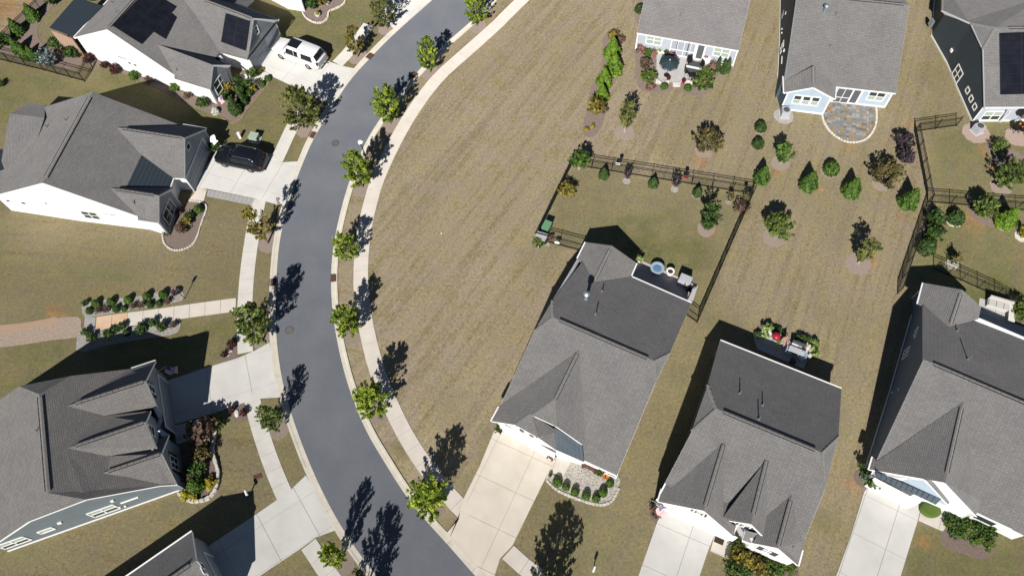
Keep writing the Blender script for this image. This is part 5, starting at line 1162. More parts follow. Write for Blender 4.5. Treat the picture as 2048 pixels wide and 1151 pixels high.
# ---- foliage: leaves as real faces along twigs inside a crown
def crown(seed,kind,n=1500,H=3.0,R=1.2,z0=.7,leaf=.11,nb=40,spread=.18,tight=False):
    rg=np.random.RandomState(seed)
    # branch tips on the envelope
    t_=[];
    if kind=='cone':
        u=rg.rand(n)**.62; z=z0+(H-z0)*(1-u); r=R*(u**.85)*(1-.35*np.clip(u-.8,0,1)*3)*(.82+.22*rg.rand(n)); a=rg.rand(n)*6.283
        r*=1+.12*np.sin(a*5+z*3)+.08*rg.randn(n)
        C=np.stack([r*np.cos(a),r*np.sin(a),z],1); tint=.45+.25*rg.randn(n)+.10*np.sin(a*7+z*5); nor=np.stack([np.cos(a),np.sin(a),np.full(n,.55)],1)+rg.randn(n,3)*.45
    elif kind=='ball':
        v=rg.randn(n,3); v/=np.linalg.norm(v,axis=1)[:,None]; v[:,2]=np.abs(v[:,2])*1.0-.25*(rg.rand(n)<.3)
        r=.86+.16*rg.rand(n); C=v*r[:,None]*np.array([R,R,(H-z0)])+np.array([0,0,z0]); C[:,2]=np.maximum(C[:,2],.05)
        tint=.45+.22*rg.randn(n)+.15*np.sin(C[:,0]*9/R+seed)*np.sin(C[:,1]*9/R); nor=v+rg.randn(n,3)*.45
    else:
        tips=[];org=[]
        for k in range(nb):
            a=rg.rand()*6.283; f=rg.rand()**.75
            if kind=='vase':   # stems fan out from the ground
                el=math.radians(48+40*(1-f)); L_=(H)*(.82+.25*rg.rand()); o=np.array([0,0,z0*.3]); tip=np.array([math.cos(a)*R*f*1.05,math.sin(a)*R*f*1.05,H*(1-.38*f*f)*(.86+.2*rg.rand())])
            elif kind=='spire':
                h_=rg.rand(); z=z0+(H-z0)*h_; rr=R*(math.sin(math.pi*min(1,.18+.82*(1-h_)))**.7)*(.6+.5*rg.rand()); o=np.array([0,0,max(.3,z-.55*rr-.2)]); tip=np.array([math.cos(a)*rr,math.sin(a)*rr,z+.25*rr])
            else:              # round: limbs off a trunk, pushing up and out
                h_=rg.rand(); z=z0+(H-z0)*h_; rr=R*math.sqrt(max(.03,1-(2*abs(h_-.38)/1.25)**2))*(.62+.5*rg.rand()); o=np.array([0,0,max(z0*.8,z-.75*rr)]); tip=np.array([math.cos(a)*rr,math.sin(a)*rr,z+.12*rr])
            tips.append(tip);org.append(o)
        tips=np.array(tips);org=np.array(org); bt=.5+.24*rg.randn(nb)
        b_=rg.randint(0,nb,n); s=1-rg.rand(n)**1.7*.62
        base=org[b_]+(tips[b_]-org[b_])*s[:,None]; rad=spread*(1.25-s*.75)
        C=base+rg.randn(n,3)*rad[:,None]*np.array([1,1,.8]); nor=(C-np.array([0,0,z0+(H-z0)*.3])); nor/=np.maximum(.01,np.linalg.norm(nor,axis=1))[:,None]; nor=nor*.6+rg.randn(n,3)*.75+np.array([0,0,.35]); tint=bt[b_]+.15*rg.randn(n)
    nor/=np.linalg.norm(nor,axis=1)[:,None]
    t1=np.cross(nor,rg.randn(n,3)); t1/=np.linalg.norm(t1,axis=1)[:,None]; t2=np.cross(nor,t1)
    sz=leaf*(.65+.7*rg.rand(n)); A=t1*(sz*.62)[:,None]; B=t2*(sz*1.0)[:,None]
    V=np.stack([C-B,C+A*.9-B*.1,C+B,C-A*.9-B*.1],1).reshape(-1,3)
    me=bpy.data.meshes.new('crown'); me.vertices.add(4*n); me.vertices.foreach_set('co',V.ravel()); me.loops.add(4*n); me.loops.foreach_set('vertex_index',np.arange(4*n)); me.polygons.add(n); me.polygons.foreach_set('loop_start',np.arange(0,4*n,4)); me.polygons.foreach_set('loop_total',np.full(n,4)); me.update(calc_edges=True)
    at_=me.attributes.new('tint','FLOAT','POINT'); at_.data.foreach_set('value',np.repeat(np.clip(tint,0,1),4).astype(np.float32))
    return me
def branches(seed,kind,H,R,z0,tr=.06,nb=9):
    rg=random.Random(seed); mb=MB()
    if kind=='vase':
        for k in range(6):
            a=rg.random()*6.283; r=R*(.35+.3*rg.random()); mb.tube([(math.cos(a)*.06,math.sin(a)*.06,0),(math.cos(a)*r*.35,math.sin(a)*r*.35,H*.4),(math.cos(a)*r,math.sin(a)*r,H*.82)],[tr*.5,tr*.35,tr*.12],5,False)
    else:
        mb.tube([(0,0,-.05),(.02,.01,z0),(0,.03,z0+(H-z0)*.5),(.02,0,H*.93)],[tr*1.25,tr,tr*.6,tr*.15],7)
        for k in range(nb):
            h_=k/nb; z=z0*.9+(H-z0)*.62*h_; a=k*2.4+rg.random(); r=R*(.75-.3*h_); mb.tube([(0,0,z),(math.cos(a)*r*.5,math.sin(a)*r*.5,z+r*.42),(math.cos(a)*r,math.sin(a)*r,z+r*.75)],[tr*.42,tr*.26,tr*.08],5,False)
    return mb
_lib={}
SPEC={ # kind: crown form, leaves, height, radius, clear stem, leaf size, twigs, spread, leaf material, bark
 'maple':('round',3600,4.2,1.55,.95,.115,75,.115,'maple','bark'),
 'olive_tree':('round',3200,4.4,1.6,.9,.105,80,.11,'olive','bark'),
 'olive_big':('round',5200,4.6,1.95,.8,.11,110,.11,'olive','bark'),
 'gold_tree':('round',1900,3.8,1.25,1.1,.105,50,.11,'gold','bark'),
 'green_tree':('round',3800,4.2,1.5,.8,.105,85,.115,'oliveg','bark'),
 'green_lit':('round',3800,4.2,1.5,.8,.105,85,.115,'greenlit','bark'),
 'thin_tree':('spire',1300,4.0,.85,.9,.11,60,.13,'olive','bark_pale'),
 'myrtle':('vase',1500,2.2,1.3,.4,.12,66,.11,'myrtle','bark_pale'),
 'myrtle_green':('vase',2000,2.9,1.35,.4,.13,70,.12,'oliveg','bark_pale'),
 'green_vase':('vase',900,2.3,.85,.4,.12,40,.11,'mid','bark_pale'),
 'purple_bush':('vase',1500,2.0,.95,.3,.10,70,.10,'purple','bark'),
 'purple_tree':('spire',420,2.2,.5,.8,.10,34,.09,'purple','bark_pale'),
 'cone':('cone',1700,2.5,.95,.05,.13,0,0,'mid','bark'),
 'cone_lime':('cone',1900,2.5,.95,.05,.14,0,0,'lime','bark'),
 'cone_dark':('cone',1500,2.2,.7,.05,.12,0,0,'dark','bark'),
 'column':('cone',700,2.0,.33,.05,.10,0,0,'dark','bark'),
 'tall_fir':('spire',1900,3.6,1.0,.35,.12,90,.12,'dark','bark'),
 'ball':('ball',600,.75,.42,.12,.07,0,0,'mid','bark'),
 'ball_dark':('ball',600,.8,.5,.1,.08,0,0,'dark','bark'),
 'bush':('vase',520,.95,.62,.1,.09,36,.09,'mid','bark'),
 'bush_dark':('vase',620,1.0,.62,.1,.095,40,.10,'dark','bark'),
 'bush_red':('vase',420,.8,.5,.1,.085,30,.08,'red','bark'),
 'bush_brown':('vase',520,.95,.6,.1,.085,34,.10,'brown','bark'),
 'bush_pink':('vase',520,1.0,.6,.1,.09,34,.10,'pink','bark'),
 'bush_yellow':('vase',420,.8,.5,.1,.09,30,.08,'yellow','bark'),
 'bush_gold':('vase',620,1.1,.7,.1,.09,38,.10,'gold','bark'),
 'bush_olive':('vase',900,1.3,.85,.1,.10,46,.11,'oliveg','bark'),
 'spruce':('spire',1500,1.9,1.05,.1,.11,70,.12,'blue','bark'),
 'blossom':('ball',420,.9,.6,.1,.11,0,0,'white','bark'),
 'lime_plant':('vase',190,1.1,.45,.3,.19,16,.08,'pale','bark'),
 'sapling':('spire',170,1.5,.4,.5,.10,18,.08,'myrtle','bark_pale'),
}
def proto(kind,var):
    k=(kind,var)
    if k not in _lib:
        f,n,H,R,z0,leaf,nb,sp,lm,bk=SPEC[kind]; cm=crown(hash((kind,var))%99991 if False else sum(map(ord,kind))*7+var*131,f,int(n*1.1) if n>1000 else n,H,R,z0,leaf,max(nb,1),sp); cm.materials.append(L_[lm])
        tm=None
        if f!='ball': tm=branches(sum(map(ord,kind))+var,f if f=='vase' else 'round',H,R*(.5 if f=='cone' else 1),z0,.035+.012*H).mesh('trunk',M[bk],True)
        core=None
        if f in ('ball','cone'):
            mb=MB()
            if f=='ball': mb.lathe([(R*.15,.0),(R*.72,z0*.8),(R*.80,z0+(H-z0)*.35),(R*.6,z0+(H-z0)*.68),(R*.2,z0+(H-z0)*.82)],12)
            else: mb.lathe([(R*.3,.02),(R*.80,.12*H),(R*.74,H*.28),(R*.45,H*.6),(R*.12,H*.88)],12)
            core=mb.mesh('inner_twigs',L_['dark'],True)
        _lib[k]=(cm,tm,core)
    return _lib[k]
_cnt={}
def plant(kind,px,py,s,label,cat='shrub',group=None,name=None,rz=None,zs=1,z=0,base=None):
    v=_cnt[kind]=_cnt.get(kind,0)+1; cm,tm,core=proto(kind,v%(3 if SPEC[kind][1]>1000 else 2)); f=SPEC[kind][0]
    c=base if base else at(px,py,z)
    if name is None: name={'tree':'street_tree','shrub':'shrub','conifer':'conifer','hedge':'shrub','flower':'flowering_plant'}.get(cat,'plant')
    if tm is None and core is None:
        o=link(name,cm,None,(c[0],c[1],z),random.random()*6.28 if rz is None else rz); o.scale=(s,s,s*zs); return tag(o,label,cat,group)
    t_=thing(name,label,cat,(c[0],c[1],z),random.random()*6.28 if rz is None else rz,group); t_.scale=(s,s,s*zs)
    link('crown',cm,t_)
    if tm is not None: link('trunk',tm,t_)
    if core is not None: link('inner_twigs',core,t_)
    return t_
ST='young trees along the street'
def street(kind,x,y,r,c,label,ring=None):
    """base pixel, crown radius and height of the crown's middle in metres"""
    H,R=SPEC[kind][2],SPEC[kind][3]; s=r/(R*1.13); plant(kind,x,y,s,label,'tree',ST,'street_tree',zs=c/(.60*H*s))
    if ring: ringbed(x,y,ring)
street('maple',954,52,1.35,2.7,'bright green street tree nearest the top edge, right of the road',.95)
street('maple',861,145,1.2,2.8,'small bright green street tree just above the upper right rust coloured drain',.95)
street('maple',782,247,1.55,3.0,'bright green street tree right of the road, second below the upper right drain',1.0)
street('maple',725,374,1.55,3.0,'bright green street tree beside the white globe street lamp',1.0)
street('maple',699,515,1.3,2.1,'green street tree just above the middle right rusty drain',.8)
street('maple',704,667,1.35,2.7,'green street tree with reddish tips, right of the road across from the striped flag drive',1.0)
street('maple',755,822,1.6,2.9,'large bright green street tree right of the road with its shadow over the walk',1.15)
street('maple',865,1008,1.75,2.9,'largest green street tree right of the road beside the centre driveway apron',1.15)
street('green_tree',1093,1196,1.75,3.3,'street tree cut by the bottom edge below the boxwood bed, casting a wide dark shadow')
street('olive_tree',775,57,1.5,2.6,'olive green street tree at the top left of the road beside the top driveway',1.0)
street('gold_tree',716,114,1.2,2.4,'sparse brownish street tree above the upper left rusty drain',1.0)
street('olive_big',614,256,2.1,3.2,'wide olive street tree left of the road between the two parked cars',1.2)
street('gold_tree',536,486,1.25,3.3,'golden brown thin street tree below the black car driveway',1.0)
street('green_lit',527,678,1.65,3.5,'dense dark green street tree where the greenway path meets the walk',1.0)
street('green_lit',557,854,1.05,2.6,'small green street tree below the striped flag driveway',1.0)
street('maple',683,1123,.95,3.1,'small yellow green street tree at the bottom left of the road',1.0)
street('green_tree',724,1208,1.5,3.5,'street tree cut by the bottom edge whose shadow falls across the road')

# trees and shrubs of the open yards
def yard(kind,x,y,s,label,ring=None,cat='tree',name='yard_tree',zs=1,rm=M['mulch_old']):
    plant(kind,x,y,s,label,cat,None,name,zs=zs)
    if ring: ringbed(x,y,ring,rm)
yard('thin_tree',1249,264,.98,'slender brownish tree on a grey mulch circle left of the brown lawn patio house',.95)
yard('myrtle',1408,300,1.12,'round olive crape myrtle alone in the lawn below the patio with the umbrella',.9)
yard('green_vase',1560,326,1.12,'thin light green tree on a grey ring left of the flagstone patio front',.85,zs=1.1)
yard('purple_bush',1801,296,.95,'upper of two dark purple bushes right of the flagstone patio','' and 1,'shrub','purple_shrub')
yard('purple_bush',1805,325,.85,'lower of two dark purple bushes right of the flagstone patio','' and 1,'shrub','purple_shrub')
yard('ball_dark',1520,258,1.15,'upper of two small round green shrubs left of the house with the stone patio',.6,'shrub','round_shrub')
yard('ball_dark',1515,291,1.15,'lower of two small round green shrubs left of the house with the stone patio',.6,'shrub','round_shrub')
yard('cone',1521,360,.86,'leftmost teardrop conifer of the four below the stone patio','' and 1,'conifer','conifer')
yard('cone',1614,373,.95,'teardrop conifer second from the left below the stone patio','' and 1,'conifer','conifer')
yard('cone',1699,386,.95,'teardrop conifer third from the left below the stone patio','' and 1,'conifer','conifer')
yard('cone',1813,408,1.0,'rightmost teardrop conifer nearest the bend of the right fence','' and 1,'conifer','conifer')
yard('ball',1660,343,1.7,'small bright green round shrub between the middle two conifers',.8,'shrub','round_shrub')
yard('myrtle',1763,366,1.2,'brownish green crape myrtle between the purple bushes and the rightmost conifer',.9)
yard('myrtle_green',1549,474,1.0,'big round green tree in the lawn above the house with three gables',1.0)
yard('thin_tree',1716,527,.98,'loose leaning tree on a red clay ring in the right lawn',1.1,zs=.9)
# fenced yard behind the centre house
yard('green_vase',1158,339,1.1,'light green feathery shrub in the top left corner of the centre yard','' and 1,'shrub','shrub')
yard('cone_dark',1207,352,.78,'dark green conifer at the fence, left of the three along the top of the yard','' and 1,'conifer','conifer',.75)
yard('purple_tree',1253,362,.75,'leftmost small purple tree in a white stone ring by the yard fence',.36,'tree','yard_tree',rm=M['pebble'])
yard('cone_dark',1306,370,.74,'dark green conifer at the fence between the two purple trees','' and 1,'conifer','conifer',.75)
yard('purple_tree',1349,378,.8,'purple tree in a white stone ring right of the middle fence conifer',.36,'tree','yard_tree',rm=M['pebble'])
yard('cone_dark',1394,389,.68,'dark green conifer by the fence, nearest the tall fir',.5,'conifer','conifer',.8)
yard('tall_fir',1412,458,.92,'tall dark green fir standing in the right half of the centre yard',.8)
yard('sapling',1457,404,.9,'bare looking small sapling beside the tall fir near the fence',.3)
yard('bush_brown',1480,424,1.25,'brownish shrub by the right fence of the centre yard','' and 1,'shrub','shrub')
yard('sapling',1488,403,.85,'thin sapling at the top right corner of the centre yard',.3)
yard('bush_gold',1134,392,1.35,'yellow green rounded shrub by the left fence of the centre yard','' and 1,'shrub','shrub')
# right hand yards
yard('green_tree',2002,372,.85,'leafy tree on a grey ring at the right edge above the cross fence',1.0)
yard('bush_olive',1992,303,1.0,'bushy green shrub in the bed at the right edge beside the leafy tree','' and 1,'shrub','shrub')
yard('ball_dark',1908,440,1.5,'low dark shrub in a pale stone ring right of the fence bend',.75,'shrub','round_shrub',rm=M['stone'])
yard('myrtle_green',1957,432,.86,'feathery green and brown shrub left of the bright conifer by the cross fence','' and 1,'shrub','shrub')
yard('cone_lime',2006,446,1.0,'bright green teardrop conifer in a stone ring by the cross fence',.8,'conifer','conifer',rm=M['stone'])
yard('bush_yellow',2043,472,1.3,'yellow leaved shrub at the right edge below the cross fence',.6,'shrub','shrub',rm=M['stone'])
yard('sapling',1904,528,1.15,'small tree in a pale stone ring above the shaded far right house',.55,rm=M['stone'],zs=1)
yard('bush_dark',1904,521,.9,'dark low foliage round the stem of the small ringed tree','' and 1,'shrub','shrub')
yard('bush_dark',1866,447,1.45,'top shrub of three against the slanting right fence','' and 1,'shrub','shrub')
yard('bush_dark',1861,474,1.45,'middle shrub of three against the slanting right fence','' and 1,'shrub','shrub')
yard('ball_dark',1849,497,1.7,'bottom round shrub of three against the slanting right fence','' and 1,'shrub','shrub')
# long bed left of the top centre house
yard('bush_gold',1226,80,1.0,'golden shrub at the upper end of the long hedge bed','' and 1,'shrub','shrub')
yard('bush_brown',1238,88,1.0,'purplish brown shrub at the upper end of the long hedge bed','' and 1,'shrub','shrub')
for x,y,s_,w_ in ((1224,112,1.0,'first and tallest lime green arborvitae from the top of the long bed'),(1227,144,1.02,'second lime green arborvitae from the top, touching the first'),(1208,168,.88,'third lime green arborvitae from the top of the long bed'),(1203,198,.80,'lowest lime green arborvitae of the long bed above the yellow shrub')):
    yard('cone_lime',x,y,s_,w_,'' and 1,'conifer','arborvitae')
yard('bush_gold',1188,228,1.45,'yellow green shrub below the lime arborvitae row','' and 1,'shrub','shrub',1.3)
yard('bush_brown',1205,225,.9,'small dark twiggy shrub beside the yellow green one in the long bed','' and 1,'shrub','shrub')
yard('bush_yellow',1173,262,.55,'left small yellow flower clump at the lower end of the long bed','' and 1,'flower','flowering_plant')
yard('bush_yellow',1185,256,.55,'right small yellow flower clump at the lower end of the long bed','' and 1,'flower','flowering_plant')
yard('ball_dark',1279,22,1.1,'dark shrub against the left roof edge of the top centre house','' and 1,'shrub','round_shrub')
# shrubs round the umbrella patio
for k_,x,y,s_,w_ in (('bush_pink',1280,106,1.35,'pink tipped shrub at the left corner of the pale rear wall'),('bush',1295,112,1.2,'green shrub between two pink ones under the left rear window'),('bush_pink',1307,112,1.1,'reddish green shrub under the left rear window next to the lantern'),('bush_brown',1289,138,1.7,'dark brown shrub left of the dark umbrella'),('bush_olive',1296,166,1.5,'large olive shrub below left of the dark umbrella'),('bush_pink',1300,181,1.1,'low reddish shrub at the lower left corner of the patio'),
   ('bush_olive',1400,176,1.75,'large olive shrub right of the patio step'),('bush_olive',1412,158,1.4,'dark olive shrub above the large one right of the patio'),('bush_pink',1425,138,1.25,'pink red shrub right of the patio table'),('ball',1328,174,1.35,'left low round green mound beside the patio step'),('ball',1375.5,178,1.35,'right low round green mound beside the patio step')):
    yard(k_,x,y,s_*.72,w_,'' and 1,'shrub','shrub',.75 if k_=='ball' else 1)
for x,y,s_,w_ in ((1434,142,.95,'left slim dark column shrub by the right rear window'),(1445,146,.95,'middle slim dark column shrub by the right rear window'),(1453,145,1.0,'right slim dark column shrub by the corner downspout')): yard('column',x,y,s_,w_,'' and 1,'shrub','column_shrub')
# greenway shrubs
gk=[('bush_dark',690,130,.75,'small green shrub at the far left of the upper path row'),('ball',780,132,1.35,'second green shrub in the back row above the path'),('ball',900,120,1.35,'third green shrub in the back row above the path'),('ball',1035,104,1.35,'fourth green shrub in the back row, light green'),('ball',1185,75,1.4,'fifth green shrub in the back row above the path'),('ball',1315,60,1.4,'last green shrub in the back row beside the bent post'),('bush_red',1410,50,1.15,'purple brown shrub at the right end of the back row beside the post'),
 ('ball_dark',725,185,1.0,'dark green shrub at the left end of the front path row'),('bush_brown',800,190,.9,'first brown shrub of the front path row'),('bush_brown',865,182,.9,'second brown shrub of the front path row'),('ball_dark',938,172,1.0,'dark green shrub after two brown ones in the front path row'),('ball_dark',1000,166,.85,'small dark shrub left of the twin brown shrubs in the front row'),('bush_brown',1077,157,.85,'left of the twin brown shrubs in the front path row'),('bush_brown',1143,150,.95,'right of the twin brown shrubs in the front path row'),('ball_dark',1208,137,.95,'dark shrub right of the twin brown shrubs in the front row'),('ball_dark',1280,128,.95,'dark shrub near the right end of the front path row'),('bush_brown',1348,117,.85,'brown shrub closing the front path row at the right'),
 ('bush_dark',700,365,.95,'first green shrub below the path at the left'),('bush_dark',745,410,1.05,'second green shrub below the path, lower at the left'),('bush_dark',880,380,1.15,'third green shrub below the path'),('bush_dark',938,345,.9,'dark shrub hugging the path right of the third one'),('bush_dark',990,318,.95,'green shrub by the path edge above its neighbour'),('ball_dark',1018,360,.95,'round shrub at the tip of the big house shadow'),('bush_dark',1150,345,1.25,'large dark green shrub in the middle below the path'),('bush_dark',1150,310,.95,'green shrub touching the path above the large one'),('bush_dark',1240,285,1.0,'dark shrub by the path right of the large one'),('bush_dark',1308,325,1.2,'green shrub second from the right below the path'),('bush_brown',1400,305,.9,'brown shrub at the right end below the path')]
for k_,x,y,s_,w_ in gk: plant(k_,x/4,576+y/4,s_*.68,w_,'shrub','shrubs along the greenway path')
# mulch islands
for k_,x,y,s_,w_ in (('bush_red',1865,470,.95,'dark red shrub at the top of the island bed by the walk'),('bush_red',1805,545,.7,'small red shrub left of the white rock in the upper island'),('ball',1870,968,.95,'x'),('ball',1905,1010,.9,'x'),('ball',1958,998,1.0,'x')):
    if w_=='x': continue
    plant(k_,x/4,576+y/4,s_,w_,'shrub')
for x,y,w_ in ((1862,978,'left dark red mound in the lower island bed'),(1957,1003,'right dark red mound in the lower island bed')): plant('bush_red',x/4,576+y/4,.75,w_,'shrub')
def rock(px,py,s,label,name='rock',m=None,cat='rock'):
    c=at(px,py); bm=bmesh.new(); bmesh.ops.create_icosphere(bm,subdivisions=2,radius=.5)
    for v in bm.verts: v.co*=1+.35*(hz(v.co.x*3+px,v.co.y*3)-.5); v.co.z=max(-.2,v.co.z*.7)
    me=bpy.data.meshes.new(name); bm.to_mesh(me); bm.free(); me.materials.append(m or M['white_stone']); o=link(name,me,None,(c[0],c[1],.02),px%3); o.scale=(s*1.25,s*.8,s*.9); return tag(o,label,cat)
rock(457,705,.62,'white rock in the upper mulch island beside the walk'); rock(473,826,.5,'white rock between red mounds in the lower mulch island')
rock(883,466,.16,'small pale stone alone in the middle of the brown vacant lawn')
# boxwoods before the centre house
for x,y,s_,w_ in ((665,945,1.35,'first and largest boxwood ball next to the centre driveway'),(745,985,1.12,'second boxwood ball from the centre driveway'),(828,1032,1.2,'third boxwood ball from the centre driveway'),(930,1068,1.22,'fourth boxwood ball from the centre driveway'),(1022,1092,1.15,'fifth boxwood ball, lowest in the bed'),(1083,1038,1.25,'sixth boxwood ball, curving back to the house'),(1148,955,1.12,'last boxwood ball at the right corner of the centre house')):
    X=I1(x,y); plant('ball',*X,s_*.66,w_,'shrub','clipped boxwood balls in the pebble bed','boxwood')
def pot(px,py,r,hh,m,label,fill=None,fs=.5,z=0,name='planter'):
    c=at(px,py,z); t_=thing(name,label,'planter',(c[0],c[1],z)); mb=MB(); mb.lathe([(r*.65,0),(r*.8,hh*.3),(r,hh),(r*1.05,hh+.02),(r*.85,hh+.02),(r*.8,hh-.06)],16); mb.build('pot',m,t_)
    MB().lathe([(r*.8,hh-.08),(r*.1,hh-.05)],12).build('soil',M['soil'],t_)
    if fill:
        cm,tm,core=proto(fill,1); q=link('foliage',cm,t_,(0,0,hh-.15)); q.scale=(fs,fs,fs)
    return t_
pot(*I1(1048,862),.24,.4,M['dkgrey'],'dark pot with green plant by the front wall of the centre house','bush',.55)
pot(*I1(1105,892),.26,.42,M['orange'],'orange pumpkin coloured pot beside the last boxwood')
pot(*I1(615,712),.22,.3,M['orange'],'pot of orange flowers at the centre garage corner','bush_brown',.7)
pot(*I1(130,470),.22,.35,M['white'],'white pot with a dark green shrub at the left of the centre garage','bush_dark',.6)
pot(*I1(600,880),.13,.3,M['dkgrey'],'small dark lantern pot beside the first boxwood','bush_dark',.25)
# curved wooden bench
t_=thing('curved_bench','dark curved garden bench on pale gravel by the centre front wall','bench',(*at(*I1(960,815))[:2],0),math.radians(-26)); 
mb=MB(); 
for k in range(7):
    a0=math.radians(60+60*k/7);a1=math.radians(60+60*(k+1)/7)
    for r_ in (1.12,1.25,1.38): mb.beam((r_*math.cos(a0),r_*math.sin(a0)-1.2,.42),(r_*math.cos(a1),r_*math.sin(a1)-1.2,.42),.11,.04)
mb.build('seat',M['rust'],t_)
for a in (65,90,115): 
    a=math.radians(a); MB().box((1.25*math.cos(a),1.25*math.sin(a)-1.2,.2),(.3,.06,.4),a).build('leg',M['black'],t_)
# garden before the solar house
gard=[('bush_dark',A4(530,735),1.3,'dark green shrub at the corner of the solar house garage'),('blossom',A4(155,1085),.85,'white flowering bush at the lower tip of the solar house garden'),('ball_dark',A4(365,790),1.3,'round dark shrub under the front window of the solar house'),('cone_dark',A4(350,1070),1.25,'large dark upright shrub in the solar house garden'),('cone_dark',A4(420,985),1.05,'second upright dark shrub in the solar house garden'),('bush_gold',A4(300,880),1.3,'yellow leaved shrub before the solar house window'),('bush_dark',A4(395,890),1.3,'dark shrub in the middle of the solar house garden'),('bush',A4(455,840),1.2,'green shrub by the garden path of the solar house'),('bush_yellow',A4(515,880),1.0,'yellow flowers at the right of the solar house garden'),('bush',A4(475,930),1.1,'light green shrub at the garden edge facing the lawn'),('ball',A4(600,822),1.0,'small round shrub left of the driveway edge'),('ball',A4(655,768),1.0,'small round shrub at the driveway corner'),('bush_yellow',A4(590,695),.75,'orange yellow flower clump by the garage corner of the solar house'),('bush_brown',A4(553,808),.8,'reddish plant by the bend of the garden path'),('bush_dark',A4(270,960),1.2,'dark leafy shrub at the lower left of the solar house garden'),
 ('ball_dark',A4(780,375),1.0,'small grey green shrub at the right corner of the solar garage'),
 ('bush',(355,180),1.2,'green shrub along the white wall near the front gable'),('bush_dark',(409,213),1.3,'green shrub at the white wall corner under the gable'),('bush_brown',(378,196),.9,'brown shrub low along the white wall'),('bush_brown',(300,163),.9,'brown low shrub in the middle of the white wall bed'),('bush',(272,158),1.2,'bright green shrub at the middle of the white wall'),('bush_red',(233,146),1.6,'large dark red shrub along the white wall'),('bush_red',(213,136),1.1,'dark red shrub with orange flowers along the white wall'),('bush_red',(183,124),1.6,'dark red shrub at the fence end of the white wall'),('bush_dark',(150,115),1.6,'dark green bush at the salmon wall corner'),('bush_dark',(117,95),1.5,'dark green bush in front of the salmon wall'),
 ('spruce',(104,130),1.1,'pale blue spruce inside the top left fence'),('cone',(72,118),.9,'tall green conifer left of the blue spruce'),('cone',(57,116),.85,'green conifer second left of the blue spruce'),('cone',(41,103),.95,'green conifer third left of the blue spruce'),('bush_dark',(16,90),1.7,'dark bush at the left edge inside the fence'),('cone',(39,66),1.0,'conifer beside the diagonal fence at the top left'),('cone',(70,38),1.05,'conifer by the shed end of the diagonal fence'),('bush_dark',(108,8),1.3,'dark bush by the top edge near the annex roof'),('bush_dark',(185,2),1.3,'green bush above the annex roof at the top edge'),
 ('bush_dark',(4,172),.9,'dark shrub cut by the left edge')]
for k_,p_,s_,w_ in gard: plant(k_,*p_,s_*.82,w_,'shrub')
# top bed
plant('bush_dark',626,17,1.1,'dark shrub in the top flower bed','shrub'); plant('bush_gold',646,10,1.0,'yellow green shrub in the top flower bed','shrub')
pot(636,32,.3,.3,M['white'],'pot of yellow flowers at the front of the top bed','bush_yellow',.6); pot(655,8,.28,.35,M['white'],'white bowl planter with flowers by the top edge','blossom',.4)
# left house flower bed
for k_,x,y,s_,w_ in (('ball',880,890,1.3,'round bright shrub near the walk in the left house bed'),('bush_dark',800,960,1.0,'dark rose bush in the middle of the left house bed'),('blossom',768,940,.4,'small white flower clump in the left house bed'),('bush_gold',780,1010,1.0,'gold green plant in the left house bed'),('bush_brown',740,1075,1.3,'brown grassy plant in the lower part of the left house bed'),('bush_dark',755,1020,.9,'dark low plant next to the window of the left house'),('blossom',725,1000,.35,'white blossom by the front window of the left house'),('bush_brown',690,920,1.0,'dry brown plant under the left front gable'),('bush',600,1100,.8,'small green plant at the wall corner of the left house')):
    X=B5(x,y); plant(k_,*X,s_*.8,w_,'shrub')
plant('bush_dark',433,299,1.1,'green shrub at the garage corner of the left house beside the black car','shrub')
# flag house flower bed
for k_,x,y,s_,w_ in (('bush_brown',610,640,2.3,'large dry brown bush at the top of the stone walled bed'),('myrtle',590,800,.7,'pink tipped rose bush in the stone walled bed'),('bush_dark',560,890,1.4,'dark rose bush in the stone walled bed'),('bush_brown',480,935,1.0,'twiggy pinkish bush by the wall in the stone walled bed'),('ball',540,1010,1.6,'bright green mound near the lower tip of the stone walled bed'),('bush_yellow',463,1080,.95,'yellow plant at the lower left of the stone walled bed'),('bush_yellow',520,1098,.7,'small yellow plant beside the larger one in the bed'),('bush_yellow',645,1000,1.0,'yellow green plant inside the right curve of the stone wall'),('bush_olive',690,560,.9,'dark feathery plant beside the shaded drive')):
    X=C6(x,y); plant(k_,*X,s_,w_,'shrub')
# three gable house front garden
for k_,x,y,s_,w_ in (('bush_olive',1110,830,1.3,'round green shrub left of the porch of the three gable house'),('bush_dark',1230,890,1.1,'dark shrub under the porch gutter'),('bush',1385,965,1.2,'light green shrub in the middle of the lower garden'),('bush',1475,1010,1.2,'light green shrub second from the right gable'),('bush_dark',1260,960,1.1,'dark low shrub in the shade of the porch'),('bush_gold',1120,960,2.0,'large gold brown shrub mass at the walk'),('bush_gold',1200,1000,1.7,'gold brown shrub right of the large mass'),('bush_dark',1060,1080,2.1,'large dark green shrub at the bottom edge by the driveway'),('bush_dark',1150,1110,1.9,'dark green shrub second from the left at the bottom edge'),('bush_gold',1330,1080,2.0,'reddish gold shrub at the bottom edge'),('bush_olive',1430,1110,1.5,'green shrub at the bottom edge below the right gable'),('bush',1600,1080,1.5,'light green shrub at the right gable corner'),('bush_olive',1690,1060,1.2,'narrow green shrub at the far corner of the right gable'),('bush_dark',1540,1060,1.3,'dark shrub below the right gable'),('bush_olive',1060,1150,1.5,'green shrub cut by the bottom edge left of the driveway lawn'),('bush_brown',120,400,1.5,'brown shrub below the small flag at the garage corner')):
    X=F2(x,y); plant(k_,*X,s_*.62,w_,'shrub')
